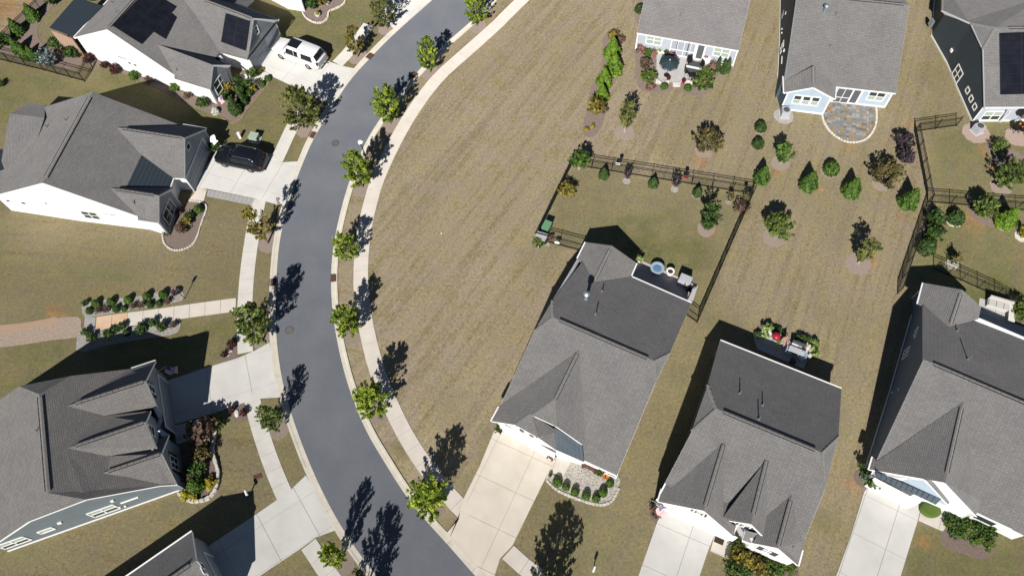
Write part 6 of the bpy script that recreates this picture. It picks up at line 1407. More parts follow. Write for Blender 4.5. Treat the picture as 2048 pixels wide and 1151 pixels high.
# far right front garden
plant('bush_dark',*G3(95,330),1.75,'dark green shrub at the left corner of the far right garage','shrub')
gg=[(1010,790),(1080,800),(1010,870),(1090,890),(1180,830),(1200,900),(1050,960),(1150,970),(1250,960),(1330,900),(1390,940),(1350,1020),(1440,1030),(1280,1050),(1430,1100),(1480,940)]
nm=['by the porch step','right of the porch step','left side, second row','middle of the second row','under the stone skirt','centre of the bed','left side, third row','third row centre','below the white porch post','under the right window','right of the window','inner right side','at the right tip','lower middle','lowest right','at the house corner']
for i,((x,y),w_) in enumerate(zip(gg,nm)): X=G3(x,y); plant(('bush_dark','bush','bush_olive')[i%3],*X,(.72 if i%3!=2 else .5)+.2*hz(x,y),'hedge shrub of the far right front garden, '+w_,'shrub','hedge shrubs of the far right garden')
def island(px,py,a,b_,label):
    c=at(px,py); mb=MB(); mb.lathe([(1,.0),(1.02,.2),(1,.52),(.9,.62),(.3,.64)],26); o=mb.build('trimmed_hedge',mat('clipped_hedge',(.06,.10,.02),.9,.1,bump=1,bscale=12,col2=(.12,.17,.04),vscale=16),None,True,loc=(c[0],c[1],0)); o.scale=(a,b_,1); o.rotation_euler=(0,0,math.radians(-20)); return tag(o,label,'hedge')
island(*G3(785,690),.72,.55,'low oval clipped hedge at the top of the far right driveway')

# ---- cars
def suv(name,label,base,rz,L,W,Hh,paint,van=False,wb=3.1):
    t_=thing(name,label,'car',(base[0],base[1],0),rz); hL=L/2
    def loft(secs,n,mname,m,par,smooth=True):
        mb=MB(); 
        for x,ring in secs:
            for y,z in ring: mb.v.append((x,y,z))
        k=len(secs[0][1])
        mb.f=[(i*k+j,i*k+(j+1)%k,(i+1)*k+(j+1)%k,(i+1)*k+j) for i in range(len(secs)-1) for j in range(k)]+[tuple(range(k)),tuple(range((len(secs)-1)*k,len(secs)*k))]; mb.m=[0]*len(mb.f)
        o=mb.build(mname,m,par,smooth); 
        return o
    hw=W/2
    def ring(w_,zb,zt,r_=.12):
        return [(-w_*.94,zb),(-w_,zb+.15),(-w_,zt-.22),(-w_+.05,zt-.05),(-w_+.2,zt),(0,zt+.025),(w_-.2,zt),(w_-.05,zt-.05),(w_,zt-.22),(w_,zb+.15),(w_*.94,zb)]
    belt=Hh*.60
    S_=[(-hL,ring(hw*.72,.42,belt-.30)),(-hL+.08,ring(hw*.86,.32,belt-.20)),(-hL+.35,ring(hw*.95,.26,belt-.13)),(-hL+.95,ring(hw*.99,.24,belt-.07)),(-hL+1.45,ring(hw,.24,belt)),(0,ring(hw,.24,belt+.01)),(hL-.5,ring(hw*.99,.26,belt+.02)),(hL-.14,ring(hw*.95,.32,belt)),(hL,ring(hw*.88,.42,belt-.12))]
    body=loft(S_,0,'body',paint,t_)
    # greenhouse
    x0,x1,x2,x3=-hL+1.32,-hL+2.0,hL-.42,hL-.10
    tw=hw*.80; bw=hw*.95; rt=Hh
    def gring(w_b,w_t,zt): return [(-w_b,belt-.06),(-(w_b+w_t)/2,(belt+zt)/2),(-w_t,zt-.07),(-w_t+.10,zt),(0,zt+.035),(w_t-.10,zt),(w_t,zt-.07),((w_b+w_t)/2,(belt+zt)/2),(w_b,belt-.06)]
    cab=loft([(x0,gring(bw*.96,bw*.86,belt+.02)),(x0+.18,gring(bw*.98,bw*.88,belt+.20)),(x1,gring(bw,tw,rt-.05)),(x1+.5,gring(bw,tw,rt)),((x1+x2)/2,gring(bw,tw,rt+.01)),(x2-.3,gring(bw,tw,rt-.02)),(x2,gring(bw*.98,tw*.96,rt-.06)),(x3,gring(bw*.95,bw*.84,belt+.12))],0,'cabin',paint,t_)
    g=M['car_glass']; e=.012
    def pane(nm_,pts,par,off):
        P=[Vector(p) for p in pts]; n_=(P[1]-P[0]).cross(P[2]-P[0]).normalized()
        if n_.dot(Vector(off))<0: n_=-n_
        mb=MB(); k=len(P); mb.add([p+n_*.016 for p in P]+[p-n_*.02 for p in P],[tuple(range(k)),tuple(range(2*k-1,k-1,-1))]+[(i,k+i,k+(i+1)%k,(i+1)%k) for i in range(k)]); return mb.build(nm_,g,par)
    zf=lambda x:belt+.02+(rt-.05-belt-.02)*(x-x0)/(x1-x0)
    xa,xb=x0+.12,x1-.03
    pane('windscreen',[(xa,-bw*.80,zf(xa)+.03),(xa-.06,0,zf(xa-.06)+.07),(xa,bw*.80,zf(xa)+.03),(xb,tw*.86,zf(xb)+.035),(xb,0,zf(xb)+.06),(xb,-tw*.86,zf(xb)+.035)],t_,(-1,0,1))
    pane('rear_window',[(x2+.02,-tw*.80,rt-.10),(x2+.02,tw*.80,rt-.10),(x3+.005,bw*.74,belt+.20),(x3+.005,-bw*.74,belt+.20)],t_,(1,0,.5))
    for sg in (-1,1):
        def sp(x,f): # point on the side of the cabin
            z=belt+.06+(rt-.16-belt)*f; y=bw+(tw-bw)*min(1,max(0,(z-belt+.06)/(rt-.07-belt+.06))); return (x,sg*(y+.0),z)
        cuts=[(x0+.55,x1+.05,x1+.95,x1+.95),(x1+1.03,x1+1.03,x1+1.85,x1+1.85),(x1+1.95,x1+1.95,x2-.22,x2-.12)] if not van else [(x0+.55,x1+.05,x1+.85,x1+.85),(x1+.9,x1+.9,x1+1.35,x1+1.35),(x1+1.75,x1+1.75,x2-.18,x2-.10)]
        for a,b_,c,d in cuts: pane('side_window',[sp(a,0),sp(b_,1),sp(c,1),sp(d,0)],t_,(0,sg,.2))
        mb=MB(); mb.lathe([(.06,-.05),(.11,0),(.11,.13),(.05,.17)],8,(x1-.25,sg*(hw+.10),belt+.02)); mb.build('wing_mirror',paint,t_)
        if not van:
            mb=MB(); mb.tube([(x1+.25,sg*(tw-.10),rt+.02),(x1+.4,sg*(tw-.10),rt+.075),(x2-.5,sg*(tw-.12),rt+.065),(x2-.35,sg*(tw-.12),rt-.0)],.018,6); mb.build('roof_rail',M['chrome'],t_)
        for xx in (-1,1):
            wx=xx*wb/2-.05; w_=thing_part('wheel',t_); mb=MB()
            import_ring=[(.20,0),(.33,.01),(.375,.05),(.375,.2),(.33,.24),(.20,.24)]
            P=[];F=[];n=20
            for r_,yy in import_ring:
                for k in range(n):
                    a=2*math.pi*k/n; P.append((wx+r_*math.cos(a),sg*(hw+.015-.0)-sg*yy,.375+r_*math.sin(a)))
            for i in range(len(import_ring)-1):
                for k in range(n): F.append((i*n+k,i*n+(k+1)%n,(i+1)*n+(k+1)%n,(i+1)*n+k))
            mb.add(P,F); tyre=mb.build('wheel',M['tyre'],t_); 
            r2=MB(); 
            for k in range(6):
                a=2*math.pi*k/6; r2.beam((wx,sg*(hw-.01),.375),(wx+.25*math.cos(a),sg*(hw-.015),.375+.25*math.sin(a)),.075,.03,up=(0,1,0))
            P=[];F=[]
            for r_,yy in ((.255,.0),(.20,.02),(.19,.10),(.01,.10)):
                for k in range(n): a=2*math.pi*k/n; P.append((wx+r_*math.cos(a),sg*(hw+.003)-sg*yy,.375+r_*math.sin(a)))
            for i in range(3):
                for k in range(n): F.append((i*n+k,i*n+(k+1)%n,(i+1)*n+(k+1)%n,(i+1)*n+k))
            r2.add(P,F); r2.build('rim',M['rim'],tyre)
            bpy.data.objects.remove(w_)
        mb=MB(); mb.box((-hL+.17,sg*hw*.68,belt-.30),(.25,.34,.14),sg*.28); mb.build('headlight',M['lampglass'],t_)
        mb=MB(); mb.box((hL-.06,sg*hw*.83,belt-.10),(.14,.14,.34)); mb.build('tail_light',M['taillight'],t_)
    MB().box((-hL+.03,0,.62),(.12,W*.55,.22)).build('grille',M['black'],t_)
    MB().box((hL+.01,0,.50),(.18,W*.86,.20)).build('rear_bumper',M['dkgrey'] if not van else M['chrome'],t_)
    if van: 
        MB().box((x1+.62,0,rt+.033),(1.15,1.06,.025)).build('sunroof',M['car_glass'],t_)
        MB().box((hL+.18,0,.50),(.32,.08,.06)).build('tow_hitch',M['black'],t_)
        MB().box((x1+1.38,0,rt+.02),(.03,tw*1.5,.02)).build('roof_seam',M['grey_plastic'],t_)
        MB().box((hL-.02,0,belt-.30),(.05,W*.7,.42)).build('tailgate_panel',M['grey_plastic'],t_)
    else:
        for yy in (-.3,-.1,.1,.3): MB().box(((x1+x2)/2,yy,rt+.028),(1.6,.025,.014)).build('roof_rib',M['car_glass'],t_)
        MB().box((x2-.05,0,rt-.01),(.30,tw*1.6,.03)).build('rear_spoiler',paint,t_)
    return t_
def thing_part(name,par):
    o=empty(name,(0,0,0)); o.parent=par; return o
def wheels_to_pose(f,r,side,W):
    """pose from the ground contact of the two near wheels; side: +1 when the seen side is left of heading"""
    a=Vector(at(*f)[:2]); b_=Vector(at(*r)[:2]); d=(b_-a).normalized(); n_=Vector((-d.y,d.x)); c=(a+b_)/2+n_*side*W/2
    return (c.x,c.y),math.atan2(d.y,d.x),(b_-a).length
c_,rz,wb=wheels_to_pose((540+315/12.79,60+757/12.79),(540+1005/12.79,60+1015/12.79),1,2.0); suv('parked_car','white long wheelbase sport utility car with a dark sunroof on the upper driveway',c_,rz,5.55,2.02,1.9,M['car_white'],True,wb)
c_,rz,wb=wheels_to_pose((420+410/12.79,270+828/12.79),(420+1070/12.79,270+968/12.79),1,1.9); suv('parked_car','black sport utility car with roof rails on the driveway by the left house',c_,rz,4.85,1.92,1.72,M['car_black'],False,wb)

# ---- street furniture and iron work
def manhole(px,py,label):
    c=at(px,py); t_=thing('manhole_cover',label,'manhole cover',(c[0],c[1],.043)); MB().lathe([(.37,0),(.37,.012),(.29,.012),(.29,.004)],28).build('frame',M['iron'],t_); mb=MB(); mb.lathe([(.30,-.005),(.30,.010),(.02,.010)],28)
    for k in range(5): mb.box((0,-.2+.1*k,.012),(.4-abs(k-2)*.06,.03,.008))
    mb.build('lid',mat('manhole_iron',(.13,.125,.12),.8,.3,var=.3,vscale=14),t_)
manhole(671,287,'round manhole cover in the road near the black car driveway'); manhole(579,660,'round manhole cover in the road across from the flag house')
def drain(px,py,ang,label):
    c=at(px,py); t_=thing('storm_drain',label,'storm drain',(c[0],c[1],0),ang); MB().box((0,0,.03),(.62,.74,.10)).build('cast_hood',M['rust'],t_)
    for k in range(7): MB().box((-.02,-.29+.095*k,.103),(.4,.04,.012)).build('grate_bar',M['iron'],t_)
def dirat(P,c): 
    i=min(range(len(P)),key=lambda k:(P[k]-Vector(c[:2])).length); d=P[min(i+1,len(P)-1)]-P[max(i-1,0)]; return math.atan2(d.y,d.x)+math.pi/2
for x,y,side,w_ in ((740,113,road_left,'rusty storm drain in the left kerb below the sparse brown tree'),(624.5,270,road_left,'rusty storm drain in the left kerb below the wide olive tree'),(545,565,road_left,'rusty storm drain in the left kerb in tree shade above the greenway path'),(828,151,road_right,'rusty storm drain in the right kerb below the second top tree'),(668.5,556,road_right,'rusty storm drain in the right kerb at the middle of the bend')): drain(x,y,dirat(side,at(x,y)),w_)
# street lamp
c=at(736,331); t_=thing('street_lamp','slim black street lamp with a white globe top on the right verge','street lamp',(c[0],c[1],0))
MB().lathe([(.16,0),(.14,.25),(.07,.4),(.05,.6),(.045,3.0),(.09,3.05),(.10,3.12)],12).build('pole',M['black'],t_); mb=MB(); mb.lathe([(.10,3.12),(.20,3.28),(.24,3.45),(.19,3.6)],14); mb.build('globe',M['lampglass'],t_,True); MB().lathe([(.26,3.6),(.22,3.68),(.05,3.8)],14).build('cap',M['white'],t_)
# sign post by the path
c=at(369.8,596.9); t_=thing('sign_post','thin dark post with a small angled sign beside the greenway path bed','sign',(c[0],c[1],0),.5); MB().box((0,0,.95),(.05,.05,1.9)).build('post',M['black'],t_); MB().box((0,.03,1.62),(.30,.03,.46)).build('sign_plate',M['dkgrey'],t_)
def mailbox(px,py,ang,label):
    c=at(px,py); t_=thing('mailbox',label,'mailbox',(c[0],c[1],0),ang); t_.scale=(.78,.78,.85); MB().box((0,0,.5),(.09,.09,1.0)).build('post',M['black'],t_)
    mb=MB(); 
    P=[];
    for y_ in (-.25,.25):
        for a in range(0,181,30): P.append((.11*math.cos(math.radians(a)),y_,1.12+.11*math.sin(math.radians(a))))
        P.append((-.11,y_,1.0)); P.append((.11,y_,1.0))
    k=9; mb.add(P,[tuple(range(k)),tuple(range(2*k-1,k-1,-1))]+[(i,(i+1)%k,k+(i+1)%k,k+i) for i in range(k)]); mb.build('box',M['white'],t_); MB().box((.13,.05,1.16),(.02,.03,.16)).build('flag',M['red'],t_)
mailbox(500,990,.5,'white mailbox on a black post in the lawn beside the lower left walk'); mailbox(1186,1141,-.4,'pale mailbox on a post in the lawn below the boxwood bed')
c=at(511,280); t_=thing('utility_cabinet','pale green utility cabinet on a pad above the black car','utility cabinet',(c[0],c[1],0),math.radians(-14)); MB().box((0,0,.04),(1.05,.95,.10)).build('pad',M['patio'],t_); MB().box((0,.03,.38),(.80,.70,.60)).build('cabinet',M['box_green'],t_); MB().box((0,0,.70),(.86,.78,.05)).build('lid',M['box_green'],t_)
c=at(481,276); t_=thing('utility_pedestal','small white utility pedestal left of the green cabinet','utility pedestal',(c[0],c[1],0),.3); MB().box((0,0,.35),(.22,.22,.7)).build('post_body',M['white'],t_); MB().box((0,0,.73),(.26,.26,.06)).build('lid',M['white'],t_)
# flags
def usflag(px,py,z,ang,size,label,tilt=.9,plain=False):
    c=at(px,py,z); t_=thing('flag',label,'flag',c,ang); mb=MB(); mb.tube([(-.05,0,-.1),(-size*1.0,0,-.75)],.016,6); mb.build('pole',M['white'],t_)
    w_,hh=size*1.5,size; n=10
    def P(u,v): return Vector((u*w_*.65-size*.1,-v*hh*.75+.06*math.sin(u*7+v*2),-u*.5*size+.07*math.sin(u*9+v)-v*.15))
    def strip_(v0,v1,u0,u1,m,nm_,off=0):
        mb=MB(); 
        for k in range(n): 
            a=u0+(u1-u0)*k/n;b_=u0+(u1-u0)*(k+1)/n; o_=Vector((0,0,off)); mb.add([P(a,v0)+o_,P(b_,v0)+o_,P(b_,v1)+o_,P(a,v1)+o_],[(0,1,2,3)])
        return mb.build(nm_,m,t_)
    if plain: strip_(0,1,0,1,M['white'],'cloth'); return t_
    for k in range(13): strip_(k/13,(k+1)/13,0,1,M['flag_red'] if k%2==0 else M['white'],'stripe')
    strip_(0,7/13,0,.42,M['flag_blue'],'canton',.012)
    mb=MB()
    for i in range(5):
        for j in range(4): p=P(.05+.08*i,.06+.12*j)+Vector((0,0,.018)); mb.box(p,(.035,.035,.004),.6)
    mb.build('star_field',M['white'],t_)['kind']='stuff'
    return t_
M['flag_red']=mat('flag_red_cloth',(.42,.03,.05),.8,.2); M['flag_blue']=mat('flag_blue_cloth',(.03,.04,.14),.8,.2)
usflag(332,731,1.9,.15,.85,'striped red and white flag hanging over the shaded drive at the lower left'); usflag(427,270,1.7,-.9,.7,'plain white flag by the garage corner of the left house',plain=True)
usflag(443,192,1.6,-1.0,.6,'small striped flag by the front gable of the white solar house'); usflag(1322,1010,2.0,-.8,.75,'striped flag at the garage corner of the three gable house')
# bins and generator corner
c=at(1086,478); t_=thing('recycling_bin','wheeled bin with a green lid in the fenced corner left of the centre house','bin',(*at(1093,462)[:2],0),math.radians(-25)); MB().box((0,0,.5),(.62,.8,1.0)).build('body',M['bin_green'],t_); MB().box((0,.02,1.03),(.68,.9,.08)).build('lid',M['bin_green'],t_)
t_=thing('trash_bin','pale grey wheeled bin beside the green one in the fenced corner','bin',(*at(1083,482)[:2],0),math.radians(-25)); MB().box((0,0,.5),(.95,.5,1.0)).build('body',M['dkgrey'],t_); MB().box((0,.0,1.04),(1.02,.6,.08)).build('lid',M['grey_plastic'],t_); MB().box((0,-.38,.95),(.98,.10,.06)).build('handle',M['grey_plastic'],t_)
pot(1077.5,491,.2,.3,M['white'],'white pot with a feathery plant outside the fence corner','bush_olive',.75); 
plant('bush_pink',1101,478,.55,'small pink grey plant by the fence post near the bins','shrub')
def ac(px,py,ang,label):
    c=at(px,py); t_=thing('air_conditioner',label,'air conditioner',(c[0],c[1],0),ang); MB().box((0,0,.04),(1.0,1.0,.09)).build('pad',M['patio'],t_); MB().box((0,0,.48),(.78,.78,.80)).build('casing',M['grey_plastic'],t_); MB().lathe([(.30,.89),(.30,.905),(.08,.915)],20).build('fan_grille',M['dkgrey'],t_)
    for k in range(6): MB().box((0,-.395,.2+.1*k),(.7,.015,.05)).build('louvre',M['grey_plastic'],t_)
ringbed(1567,232,.95,M['pebble'],'pebble_ring'); ac(1568,231,-.1,'air conditioner at the left rear corner above the stone patio'); ringbed(1952,266,1.25,M['mulch_pink'],'mulch_ring'); ac(1952,263,.45,'air conditioner at the corner of the top right house')

# ---- stone patio
pat=[R4(440,885),R4(470,840),R4(500,815),R4(640,828),R4(850,862),R4(852,930),R4(845,985),R4(810,1060),R4(760,1105),R4(700,1122),R4(640,1120),R4(560,1085),R4(500,1035),R4(460,975)]
k=thing_struct('flagstone_patio'); P=G(*pat); MB().prism(P,-.02,.02).build('mortar_bed',M['joint'],k)
a=Vector(at(*R4(440,885))[:2]); d=Vector(at(*R4(850,862))[:2])-Vector(at(*R4(500,815))[:2]); d.normalize(); n_=Vector((d.y,-d.x)); O=Vector(at(*R4(500,815))[:2])-d*1.2
smats=[mat('flagstone_%s'%nm_,c1,.8,.2,bump=.2,bscale=14,col2=c2,vscale=3) for nm_,c1,c2 in (('grey',(.205,.20,.19),(.28,.27,.255)),('blue',(.18,.195,.20),(.25,.26,.265)),('pale',(.30,.29,.265),(.37,.36,.33)),('rust',(.37,.20,.085),(.33,.25,.16)),('dark',(.14,.13,.12),(.2,.185,.17)))]
cnt=0; rg=random.Random(5)
def cut(x0,y0,x1,y1):
    w_,hh=x1-x0,y1-y0
    if w_>.62 or (w_>.42 and rg.random()<.6 and w_>=hh*.9):
        s_=x0+w_*(.35+.3*rg.random()); return cut(x0,y0,s_,y1)+cut(s_,y0,x1,y1)
    if hh>.42 or (hh>.34 and rg.random()<.4): s_=y0+hh*(.38+.24*rg.random()); return cut(x0,y0,x1,s_)+cut(x0,s_,x1,y1)
    return [(x0,y0,x1,y1)]
for x0,y0,x1,y1 in cut(-1,-1.2,7.5,6.6):
    c=P
    for q,m_ in ((O+d*(x0+.012),d),(O+d*(x1-.012),-d),(O+n_*(y0+.012),n_),(O+n_*(y1-.012),-n_)):
        c=clip(c,q.x,q.y,m_.x,m_.y)
        if len(c)<3: break
    if len(c)>=3 and area(c)>.015:
        mi=rg.choices(range(5),(6,3,3,3.2,2))[0]; MB().prism(c,0,.045+.008*rg.random()).build('paving_stone',smats[mi],k); cnt+=1
stones('patio_edging',[R4(432,895),R4(440,960),R4(485,1040),R4(550,1098),R4(630,1135),R4(705,1138),R4(775,1118),R4(830,1065),R4(862,990),R4(866,900),R4(862,862)],.26,M['stone'],'pale stone ring edging the round flagstone patio','stone edging',z=.10)

# ---- umbrella patio
patH=[H7(380,520),H7(430,470),H7(560,470),H7(1040,545),H7(1130,620),H7(1095,700),H7(1010,760),H7(900,800),H7(880,910),H7(720,905),H7(610,905),H7(590,890),H7(400,880),H7(380,700)]
paving('rear_patio',patH,0,(H7(560,470),H7(1040,555)),1.2,1.2,M['patio'],z=.06,gap=.006)
paving('patio_step',[H7(610,910),H7(725,910),H7(718,968),H7(608,958)],0,(H7(610,910),H7(725,912)),.6,2,M['white_stone'],z=.16)
stones('patio_wall',[H7(372,890),H7(430,925),H7(560,905)],.34,M['white_stone'],'low white stone wall left of the patio step','garden wall',z=.35)
stones('patio_wall',[H7(760,905),H7(830,905),H7(900,925)],.34,M['white_stone'],'low white stone wall right of the patio step','garden wall',z=.35)
c=at(*H7(525,800)); t_=thing('patio_umbrella','dark teal eight sided patio umbrella left of the patio table','umbrella',(c[0],c[1],.06)); MB().lathe([(.28,0),(.28,.06),(.03,.08),(.025,2.0)],14).build('pole',M['black'],t_)
mb=MB(); n=8; Rr_=1.0; ring0=[(Rr_*math.cos(2*math.pi*k/n),Rr_*math.sin(2*math.pi*k/n),1.72) for k in range(n)]
for k in range(n):
    a=ring0[k];b_=ring0[(k+1)%n]; mb.add([(0,0,2.12),a,((a[0]+b_[0])*.48,(a[1]+b_[1])*.48,1.75),b_],[(0,1,2),(0,2,3)])
for k in range(n):
    a=ring0[k];b_=ring0[(k+1)%n]; mb.add([a,b_,(b_[0],b_[1],1.62),(a[0],a[1],1.62)],[(0,1,2,3)])
mb.build('canopy',M['navy'],t_)
for k in range(n): a=ring0[k]; MB().beam((0,0,2.10),(a[0],a[1],1.74),.02,.03).build('rib',M['black'],t_)
MB().lathe([(.05,2.1),(.05,2.2),(.01,2.24)],8).build('finial',M['white'],t_)
def chair(px,py,ang,label,m=M['black'],seat=None,z=.06,group=None,s=1):
    c=at(px,py,z); t_=thing('patio_chair',label,'chair',(c[0],c[1],z),ang,group); t_.scale=(s,s,s)
    MB().box((0,0,.42),(.52,.50,.06)).build('seat',seat or m,t_); MB().box((0,.26,.70),(.52,.05,.55)).build('backrest',seat or m,t_)
    for x in (-.24,.24):
        for y in (-.22,.24): MB().box((x,y,.2),(.035,.035,.4)).build('leg',m,t_)
        MB().box((x*1.12,0,.62),(.05,.5,.035)).build('armrest',m,t_)
def rtable(px,py,r,label,m=M['dkgrey'],z=.06,hh=.72,runner=False,ang=0):
    c=at(px,py,z); t_=thing('patio_table',label,'table',(c[0],c[1],z),ang); MB().lathe([(r,hh-.04),(r,hh),(.01,hh+.001)],24).build('tabletop',m,t_)
    for a in range(4): a=math.pi/4+a*math.pi/2; MB().box((r*.65*math.cos(a),r*.65*math.sin(a),(hh-.04)/2),(.05,.05,hh-.04)).build('leg',M['black'],t_)
    if runner: 
        o=MB().box((0,0,hh+.012),(r*2.1,.26,.012)).build('table_runner',M['white'],None,loc=(c[0],c[1],z)); o.rotation_euler=(0,0,ang); tag(o,'white runner lying across the round patio table','table runner')
rtable(*H7(900,760),.72,'round dark patio table with a white runner, right of the umbrella',runner=True,ang=-.28)
PC='metal chairs round the patio table'
chair(*H7(850,640),.1,'patio chair behind the round table, towards the house',group=PC); chair(*H7(1000,700),-1.1,'patio chair right of the round table',group=PC); chair(*H7(815,780),1.6,'patio chair left of the round table',group=PC); chair(*H7(870,830),3.3,'patio chair in front of the round table beside the olive shrub',group=PC)
for x,y,w_,ff in ((548,868,'red pot at the right end of the left white wall','bush_red'),(765,905,'red pot at the left end of the right white wall','bush_red'),(575,520,'pot of pink flowers under the porch post','bush_pink'),(620,520,'small red pot beside the pink flowers','bush_red'),(515,500,'dark pot by the lantern near the rear wall','bush_dark')): pot(*H7(x,y),.2,.32,M['red'] if 'red' in w_ else M['dkgrey'],w_,ff,.45,z=.06)
pot(*H7(420,470),.26,.3,M['white'],'pale yellow green round planter at the left rear wall','lime_plant',.5)
c=at(*H7(1080,600)); t_=thing('storage_box','white flower filled box against the pale rear wall right of the porch door','planter box',(c[0],c[1],.06),-.25); MB().box((0,0,.25),(.9,.42,.5)).build('box_body',M['white'],t_); q=link('flowers',proto('bush_pink',1)[0],t_,(0,0,.42)); q.scale=(.4,.25,.3)
for x,y,w_ in ((1300,740,'white garden ladder leaning between the slim column shrubs'),):
    c=at(*H7(x,y)); t_=thing('trellis',w_,'trellis',(c[0],c[1],0),-.3)
    for xx in (-.16,.16): MB().beam((xx,0,0),(xx,.25,1.1),.05,.05).build('stile',M['white'],t_)
    for k in range(4): MB().beam((-.16,.06*k+.03,.25+.25*k),(.16,.06*k+.03,.25+.25*k),.04,.04).build('rung',M['white'],t_)

# ---- centre house rear patio (mostly in shade)
E9=lambda x,y:(1250+x/9.594,500+y/9.594)
paving('rear_patio_centre',[E9(110,500),E9(215,250),E9(345,215),E9(1400,680),E9(1300,990),E9(700,760)],0,(E9(345,225),E9(1400,680)),2.4,2.4,M['pink_patio'],z=.08)
c=at(*E9(600,410)); t_=thing('fire_table','round pale fire table with blue glass on the shaded patio edge','fire table',(c[0],c[1],.08)); MB().lathe([(.42,0),(.46,.1),(.46,.5),(.60,.55),(.60,.62),(.40,.62),(.38,.57)],26).build('table_rim',M['blue_grey'],t_); MB().lathe([(.40,.56),(.3,.585),(.02,.60)],20).build('glass_beads',M['water'],t_)
c=at(*E9(850,470)); t_=thing('round_planter','white round planter right of the fire table','planter',(c[0],c[1],.08)); MB().lathe([(.26,0),(.32,.4),(.36,.6),(.24,.6),(.22,.5)],20).build('pot',M['white'],t_); MB().lathe([(.22,.52),(.02,.55)],12).build('soil',M['soil'],t_)
c=at(*E9(1120,660)); t_=thing('grill','grey covered grill on the shaded patio of the centre house','grill',(c[0],c[1],.08),math.radians(-26)); MB().box((0,0,.5),(1.05,.6,1.0)).build('cover_body',M['grey_plastic'],t_); MB().box((0,0,1.05),(.98,.66,.12)).build('hood',M['grey_plastic'],t_)
c=at(*E9(1270,900)); t_=thing('folding_screen','pale slatted bench at the right end of the shaded patio','bench',(c[0],c[1],.08),math.radians(64)); MB().box((0,0,.42),(1.5,.32,.06)).build('seat',M['grey_plastic'],t_)
for x in (-.6,.6): MB().box((x,0,.2),(.06,.3,.4)).build('leg',M['grey_plastic'],t_)
chair(*E9(1190,745),.5,'dark chair in the shade right of the covered grill',s=.9); chair(*E9(1240,800),.9,'second dark chair in the shade near the patio end',s=.9)
pot(*E9(275,225),.2,.35,M['white'],'white pot with lime leaves at the inner corner of the centre patio','lime_plant',.62,z=.08)
for x,y,nm_ in ((1398,232,'copper downspout'),): pass

# ---- three gable house rear patio
F8=lambda x,y:(1490+x/8.224,620+y/8.224)
paving('rear_patio_lower',[F8(130,390),F8(330,330),F8(760,540),F8(830,520),F8(1095,640),F8(1020,820),F8(960,960),F8(200,640)],0,(F8(350,340),F8(1090,650)),1.3,1.3,M['patio'],z=.07)
bed('mulch_bed',[F8(130,380),F8(190,290),F8(280,240),F8(350,340),F8(290,450),F8(200,490),F8(130,450)],M['mulch'])
bed('mulch_bed',[F8(1090,640),F8(1190,650),F8(1220,720),F8(1190,800),F8(1050,810),F8(1040,790)],M['mulch'])
bed('mulch_bed',[F8(420,300),F8(500,290),F8(590,360),F8(560,420),F8(430,360)],M['mulch'])
bed('mulch_bed',[F8(790,500),F8(870,440),F8(1040,500),F8(1050,610),F8(830,520)],M['mulch'])
for x,y,s_,w_ in ((295,330,1.15,'tall lime leaved potted plant at the left end of the lower patio'),(375,320,1.2,'pale leaved plant beside the tall one at the left patio end'),(335,440,.9,'round yellow green plant above the pink flowers'),(545,540,.8,'pale leaved plant right of the red kettle grill'),(1110,560,1.0,'pale leaved plant at the right end of the lower patio'),(1150,580,1.0,'cream leaved plant outermost at the right patio end'),(1105,660,1.0,'pale plant beside the sofa corner'),(1130,745,1.2,'long leaved pale plant at the lower right patio corner')):
    plant('lime_plant',*F8(x,y),s_*.62,w_,'plant',None,'potted_plant')
for x,y,w_ in ((470,350,'dark green shrub between the pale plants behind the red grill'),(540,380,'dark shrub right of the red grill at the patio edge'),(880,470,'left dark shrub behind the outdoor sofa'),(940,490,'middle dark shrub behind the outdoor sofa'),(1010,520,'right dark shrub behind the outdoor sofa'),(200,430,'shaded brown shrub at the left patio corner')): plant('bush_dark',*F8(x,y),.6,w_,'shrub')
c=at(*F8(465,500)); t_=thing('kettle_grill','bright red round kettle grill on the lower patio','grill',(c[0],c[1],.07)); MB().lathe([(.10,.52),(.26,.60),(.33,.75),(.34,.86)],18).build('bowl',M['black'],t_,True); MB().lathe([(.35,.86),(.33,.96),(.22,1.07),(.05,1.11)],18).build('lid',M['red'],t_,True)
for a in range(3): a=a*2.09; MB().beam((.12*math.cos(a),.12*math.sin(a),.58),(.36*math.cos(a),.36*math.sin(a),0),.03,.03).build('leg',M['black'],t_)
c=at(*F8(830,665)); t_=thing('outdoor_sofa','white and grey outdoor sofa on the sunny edge of the lower patio','sofa',(c[0],c[1],.07),math.radians(-24)); MB().box((0,0,.2),(1.1,.75,.36)).build('sofa_base',M['dkgrey'],t_); MB().box((-.26,-.02,.43),(.52,.6,.12)).build('cushion',M['white'],t_); MB().box((.28,-.02,.43),(.52,.6,.12)).build('cushion',M['cushion'],t_); MB().box((0,.34,.62),(1.1,.12,.5)).build('backrest',M['dkgrey'],t_)
c=at(*F8(905,680)); t_=thing('patio_chair','tan cushioned chair between the sofa and the patio edge','chair',(c[0],c[1],.07),math.radians(-24)); MB().box((0,0,.3),(.6,.6,.36)).build('seat',M['tan'],t_); MB().box((0,.3,.6),(.6,.1,.45)).build('backrest',M['tan'],t_)
rtable_=None
c=at(*F8(800,720)); t_=thing('patio_table','long pale outdoor table below the sofa, half in shade','table',(c[0],c[1],.07),math.radians(-24)); MB().box((0,0,.68),(1.2,.5,.05)).build('tabletop',M['grey_plastic'],t_)
for x in (-.5,.5):
    for y in (-.2,.2): MB().box((x,y,.33),(.05,.05,.65)).build('leg',M['grey_plastic'],t_)
